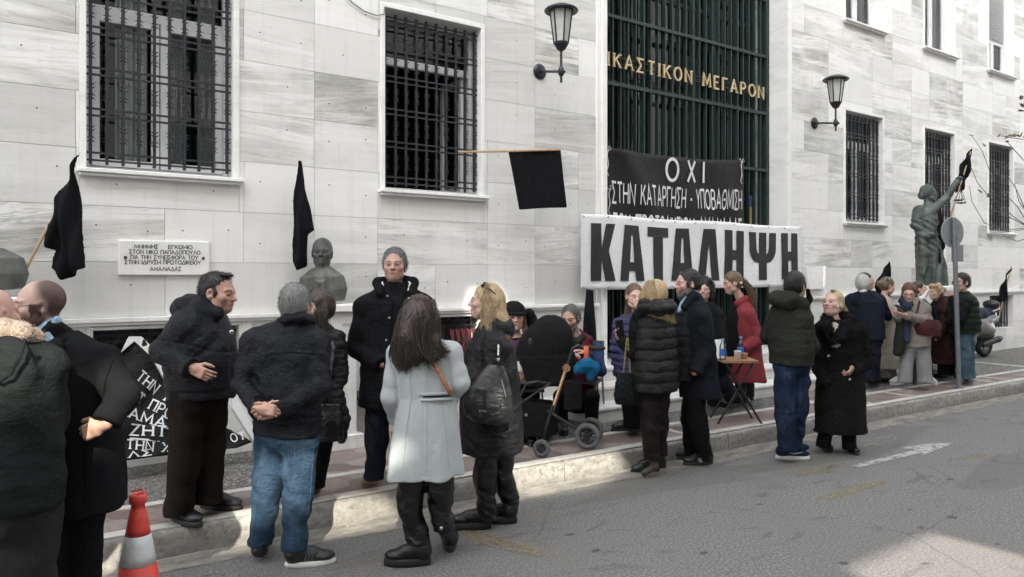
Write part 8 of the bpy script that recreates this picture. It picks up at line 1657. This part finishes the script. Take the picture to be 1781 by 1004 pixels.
def scooter():
    c = on_ground(1711, 621, PZ); f = V3(-1, .12, 0); f = unit(f); s_ = np.cross(f, UP); Q = lambda a, b, z: V3(c[0], c[1], PZ)+f*a+s_*b+UP*z; t = thing('motor_scooter', 'silver motor scooter parked by the wall behind the man in the green vest', 'scooter', c); SIL = simple('silver_paint', (.16, .155, .15), .35, .5, .1, 8., 60., .05, coat=.5); SEAT = cloth('scooter_seat', (.025, .03, .04), 'leather', .45)
    ax = [f, s_, UP]; q = Sculpt(); q.chain([Q(-.22, 0, .72), Q(.2, 0, .60), Q(.55, 0, .42)], [.11, .15, .13], .06); q.chain([Q(.5, 0, .32), Q(.85, 0, .30), Q(1.02, 0, .55), Q(1.08, 0, .85)], [.14, .14, .16, .13], .05); q.ell(Q(.10, 0, .52), (.36, .19, .17), ax, .05); q.ell(Q(1.12, 0, .62), (.13, .2, .30), ax, .05); q.cone(Q(-.28, 0, .80), Q(.1, 0, .66), .07, .13, .04); part('body_shell', q.mesh(.012), SIL, t)
    q = Sculpt(); q.chain([Q(-.20, 0, .84), Q(.12, 0, .80), Q(.5, 0, .74)], [.09, .12, .10], .05); part('seat', q.mesh(.012, folds(.003, 9, 2)), SEAT, t); q = Sculpt(); q.ell(Q(-.24, 0, .98), (.10, .15, .095), ax, .02); q.box(Q(-.24, 0, .80), (.2, .3, .09), ax, .01, .02, 's'); part('backrest', q.mesh(.012), simple('black_plastic', (.012, .012, .013), .4), t)
    m = MB(); m.tube([Q(-.02, .14, .86), Q(-.20, .16, .90), Q(-.33, .10, .93), Q(-.35, 0, .93), Q(-.33, -.10, .93), Q(-.20, -.16, .90), Q(-.02, -.14, .86)], .014, 8); m.build('grab_rail', SILVER, t); m = MB(); m.hexa([Q(-.30, -.10, .70), Q(-.30, .10, .70), Q(-.02, .165, .66), Q(-.02, -.165, .66), Q(-.35, -.10, .76), Q(-.35, .10, .76), Q(-.02, .175, .70), Q(-.02, -.175, .70)]); m.build('tail_light', simple('pale_lens', (.5, .5, .52), .15, bump=0), t)
    wheel(t, Q(0, 0, .25), s_, .25, .055, 5, RUB, SIL); wheel(t, Q(1.42, 0, .25), s_, .25, .055, 5, RUB, SIL); q = Sculpt(); q.chain([Q(.30, -.18, .26), Q(-.12, -.19, .34), Q(-.20, -.19, .36)], [.045, .055, .045], .02); part('exhaust', q.mesh(.012), M_BLACKM, t); q = Sculpt(); q.ell(Q(-.10, 0, .42), (.22, .08, .14), ax, .02); q.ell(Q(1.42, 0, .50), (.24, .09, .06), ax, .02); q.cone(Q(.1, .1, .3), Q(.5, .1, .36), .09, .09, .03); part('mudguard', q.mesh(.012), MATS['black_plastic'], t)
    m = MB(); m.tube([Q(1.42, 0, .25), Q(1.16, 0, .98)], .03, 8); m.tube([Q(1.10, -.33, 1.02), Q(1.14, 0, 1.0), Q(1.10, .33, 1.02)], .018, 8); m.build('handlebar', M_BLACKM, t); m = MB(); m.tube([Q(.02, .10, .22), Q(-.06, .24, .01), Q(-.10, .30, .01)], .012, 6); m.build('side_stand', M_BLACKM, t); m = MB(); m.smooth = True
    m.add([Q(1.20+.1*v_, (-.2+.4*u_)*(1-.2*v_), .95+.35*v_) for u_ in (0, .5, 1) for v_ in (0, .5, 1)], [(0, 3, 4, 1), (3, 6, 7, 4), (1, 4, 5, 2), (4, 7, 8, 5)]); m.build('windscreen', M_GLASS, t, recalc=False)
scooter()
def basket_chair(px, py, heading, label, group, loc=None):
    c = on_ground(px, py, PZ) if loc is None else loc; h = R(heading); f = FV*math.cos(h)+RV*math.sin(h); s_ = np.cross(f, UP); Q = lambda a, b, z: V3(c[0], c[1], PZ)+s_*a+f*b+UP*z; t = thing('basket_chair', label, 'chair', c, group); m = MB(); LW = simple('beech_wood', (.40, .25, .15), .6, var=.2, vs=30)
    def S_(u, v):   # u round the back, v from the seat up
        a = math.pi*(u-.5)*1.35; r = .25+.05*v; return Q(math.sin(a)*r, -math.cos(a)*r*.9+.03, .43+.38*v*(.62+.38*math.cos(a)))
    for i in range(15):
        for d in (-1, 1): m.tube([S_(min(max(i/14+d*.10*k/4, 0), 1), k/4) for k in range(5)], .009, 5)
    m.tube([S_(k/20, 1.) for k in range(21)], .015, 6); m.tube([S_(k/20, .0) for k in range(21)], .013, 6); m.build('backrest', simple('black_resin', (.012, .012, .013), .5), t)
    m = MB(); m.lathe(Q(0, .02, .41), [(.02, 0), (.22, .0), (.245, .02), (.22, .035), (.02, .025)], 24); m.build('seat', MATS['black_resin'], t)
    for a, b in ((-1, -1), (1, -1), (-1, 1), (1, 1)): m = MB(); m.tube([Q(a*.14, b*.14, .42), Q(a*.23, b*.23, .0)], [.016, .011], 8); m.build('leg', LW, t)
    return t, Q
ct, Q = basket_chair(626, 764, 150, 'black lattice basket chair on wooden legs between the bust and the tall man', 'basket chairs on the pavement'); q = Sculpt(); q.chain([Q(-.20, -.22, .80), Q(0, -.25, .86), Q(.20, -.20, .80)], [.05, .06, .05], .03); q.loft([(Q(0, -.22, .50), .17, .05), (Q(0, -.24, .85), .20, .06)], RV, .03); dj = part('draped_jacket', q.mesh(.010, [zpuff(.010, .09), folds(.006, 12, 3)]), cloth('cream_nylon', (.52, .48, .44), 'nylon', .6, .06, 0)); dj['label'] = 'cream padded jacket hung over the black basket chair'; dj['category'] = 'jacket'
for px, py, hd, nm, z in ((1560, 664, -60, 'black slatted chair between the woman in cream and the woman in beige', 0), (1618, 652, 30, 'black slatted chair behind the woman in the beige jacket', 1)):
    c = on_ground(px, py, PZ); f = FV*math.cos(R(hd))+RV*math.sin(R(hd)); s_ = np.cross(f, UP); Q = lambda a, b, z: V3(c[0], c[1], PZ)+s_*a+f*b+UP*z; t = thing('slatted_chair', nm, 'chair', c, 'black chairs among the group'); m = MB(); m.hexa([Q(-.22, -.2, .43), Q(.22, -.2, .43), Q(.22, .22, .44), Q(-.22, .22, .44), Q(-.22, -.2, .46), Q(.22, -.2, .46), Q(.22, .22, .47), Q(-.22, .22, .47)]); m.build('seat', MATS['black_resin'], t); m = MB()
    for k in range(5): a = -.18+.09*k; m.tube([Q(a, -.21, .46), Q(a, -.28, .95)], .012, 6)
    m.tube([Q(-.22, -.28, .95), Q(.22, -.28, .95)], .022, 8); m.build('backrest', MATS['black_resin'], t)
    for a in (-1, 1):
        for b in (-1, 1): m = MB(); m.tube([Q(a*.2, b*.2, .44), Q(a*.22, b*.23, 0)], .018, 8); m.build('leg', MATS['black_resin'], t)
def table():
    Zt = 7.95; A = lambda px, py, dv=0.: at(px, py, Zt+dv); c = on_ground(1278, 733, PZ); t = thing('folding_table', 'small wooden folding table with crossed black legs beside the woman in red', 'table', c); z = A(1280, 626)[2]; o = A(1279, 626); o = V3(o[0], o[1], z); WD = simple('orange_wood', (.29, .16, .085), .5, var=.2, vs=25); m = MB(); e1, e2 = RV*.185, FV*.19; lo = [o-e1-e2, o+e1-e2, o+e1+e2, o-e1+e2]; m.hexa([p-UP*.012 for p in lo]+[p+UP*.012 for p in lo]); m.build('tabletop', WD, t)
    for a, b in ((-1, 1), (1, -1)):
        for d in (-1, 1): m = MB(); p0 = o+e1*a*.8+e2*d*.8-UP*.01; p1 = o-e1*a*1.25+e2*d*.8; p1[2] = PZ; m.tube([p0, p1], .012, 8); m.build('leg', M_BLACKM, t)
    def stand(px, dv): p = A(px, 626, dv); return V3(p[0], p[1], z+.012)
    def bottle(name, p, lab, h, mat): b_ = thing(name, lab, 'bottle', p, 'bottles on the folding table'); m = MB(); m.smooth = True; m.lathe(p, [(.028, 0), (.034, .01), (.034, h*.62), (.03, h*.7), (.014, h*.86), (.013, h*.93)], 18); m.build('bottle_body', mat, b_); m = MB(); m.lathe(p, [(.0345, h*.2), (.0355, h*.22), (.0355, h*.48), (.0345, h*.5)], 18); m.build('bottle_label', simple('blue_label', (.03, .12, .40), .5, bump=0), b_); m = MB(); m.lathe(p, [(.015, h*.92), (.016, h*.925), (.016, h), (.01, h)], 14); m.build('cap', simple('pale_blue_cap', (.2, .4, .6), .4, bump=0), b_)
    CLP = glassmat('clear_plastic', (.86, .90, .92), 1.7, .08); bottle('water_bottle', stand(1257, -.1), 'water bottle with a blue label at the near corner of the folding table', .22, CLP); bottle('water_bottle', stand(1288, .16), 'water bottle at the back of the folding table against the red coat', .22, CLP)
    def cup(px, dv, r, h, mat, lab, cat): p = stand(px, dv); m = MB(); m.smooth = True; m.lathe(p, [(r*.78, .0), (r, h), (r*1.05, h+.003), (r*.94, h), (r*.72, .006)], 18); o_ = m.build('cup' if cat == 'cup' else 'jar', mat); tag(o_, lab, cat)
    cup(1283, -.08, .036, .088, MATS['white_paper'], 'white paper cup standing on the folding table', 'cup'); cup(1295, -.03, .034, .06, simple('amber_jar', (.45, .30, .16), .3), 'small amber jar on the right edge of the folding table', 'jar')
    m = MB(); p = stand(1252, .0); m.hexa([p+cv(-.03, 0, 0), p+cv(.07, 0, .05), p+cv(.07, 0, .054), p+cv(-.03, 0, .004), p+cv(-.045, .2, .03), p+cv(.055, .2, .08), p+cv(.055, .2, .084), p+cv(-.045, .2, .034)]); tag(m.build('leaning_card', MATS['white_paper']), 'white sheet of card propped up on the folding table', 'card')
table()
# dark red cords tied to the bars of the cellar window
m = MB(); rnd = random.Random(5)
for k in range(5):
    X = 3.98+.07*k; m.tube([(X, -.03, 1.16), (X+.012, -.06, 1.05), (X-.01, -.07, .96), (X+.02, -.05, .93), (X+.03, -.05, 1.03), (X+.03, -.03, 1.15)], .011, 6)
tag(m.build('red_cords', simple('dark_red_cord', (.16, .025, .03), .8), recalc=True), 'dark red cords looped on the bars of the cellar window', 'cords')
# loose cable on the wall at the top of the open window
m = MB(); m.tube([on_wall(x, y, -.02) for x, y in ((598, -12), (612, 4), (634, 20), (655, 27), (668, 25), (669, 12))], .006, 6); tag(m.build('cable', simple('grey_cable', (.18, .18, .18), .6, bump=0)), 'thin grey cable looping to the corner of the open window', 'cable')
# plane tree beyond the right edge whose twigs reach in
def tree():
    r = random.Random(11); base = at(1905, 700, 10.6); t = thing('plane_tree', 'bare street tree beyond the right edge, its twigs with a few dry leaves', 'tree', (base[0], base[1], PZ)); BK = simple('grey_bark', (.13, .115, .10), .9, var=.35, vs=18, bs=40, bump=.6, bd=.01); m = MB(); m.smooth = True; B = lambda px, py, dv=0: at(px, py, 10.6+dv); m.tube([V3(base[0], base[1], PZ), B(1903, 480), B(1900, 380), B(1905, 240), B(1890, 90)], [.13, .11, .10, .08, .04], 12); m.tube([B(1902, 420), B(1840, 402, -.1), B(1790, 396, -.1)], [.05, .03, .016], 8)
    tw = [[(1790, 396), (1745, 372), (1700, 318), (1688, 290)], [(1790, 396), (1750, 400), (1712, 388), (1690, 350), (1686, 322)], [(1792, 396), (1770, 360), (1730, 320), (1708, 262), (1690, 236)], [(1790, 398), (1740, 405), (1722, 404)], [(1795, 392), (1768, 330), (1752, 305)], [(1800, 390), (1772, 350), (1764, 318)], [(1800, 300), (1765, 262), (1750, 245)], [(1790, 396), (1760, 375), (1728, 345)], [(1800, 410), (1770, 420), (1745, 410)], [(1860, 250), (1800, 245), (1760, 240), (1738, 236)], [(1860, 150), (1800, 160), (1778, 182)], [(1900, 380), (1850, 340), (1800, 300)], [(1904, 300), (1880, 262), (1860, 250)], [(1898, 200), (1880, 160), (1860, 150)]]
    for k, w_ in enumerate(tw): n = len(w_); m.tube([B(x, y, .06*math.sin(k*2+i)) for i, (x, y) in enumerate(w_)], [.0065*(1-.6*i/n) for i in range(n)] if k < 11 else [.04*(1-.5*i/n) for i in range(n)], 6)
    m.build('trunk', BK, t); l = MB()
    for x, y, sz in [(1688, 235, .09), (1712, 252, .08), (1750, 306, .05), (1704, 333, .09), (1719, 340, .08), (1752, 246, .05), (1776, 170, .07), (1778, 183, .09), (1776, 193, .09)]+[(1738+6.5*i, 236+r.uniform(-3, 3), .08) for i in range(8)]+[(r.uniform(1800, 1880), r.uniform(120, 320), .09) for _ in range(40)]:
        c = B(x, y, r.uniform(-.1, .1)); a, b = unit(V3(*[r.gauss(0, 1) for _ in range(3)])), unit(V3(*[r.gauss(0, 1) for _ in range(3)])); b = unit(np.cross(a, b)); n = np.cross(a, b); k = [(0, -.55), (.25, -.2), (.55, -.1), (.3, .1), (.35, .45), (.08, .3), (0, .7), (-.08, .3), (-.35, .45), (-.3, .1), (-.55, -.1), (-.25, -.2)]
        l.mat(0 if sz < .085 or r.random() < .5 else 1).add([c+a*p[0]*sz+b*p[1]*sz+n*.12*sz*abs(p[0]) for p in k], [tuple(range(12))])
    l.build('leaves', [simple('brown_leaf', (.11, .085, .05), .8, bump=0), simple('yellow_green_leaf', (.20, .22, .06), .7, bump=0)], t, recalc=False)
tree()
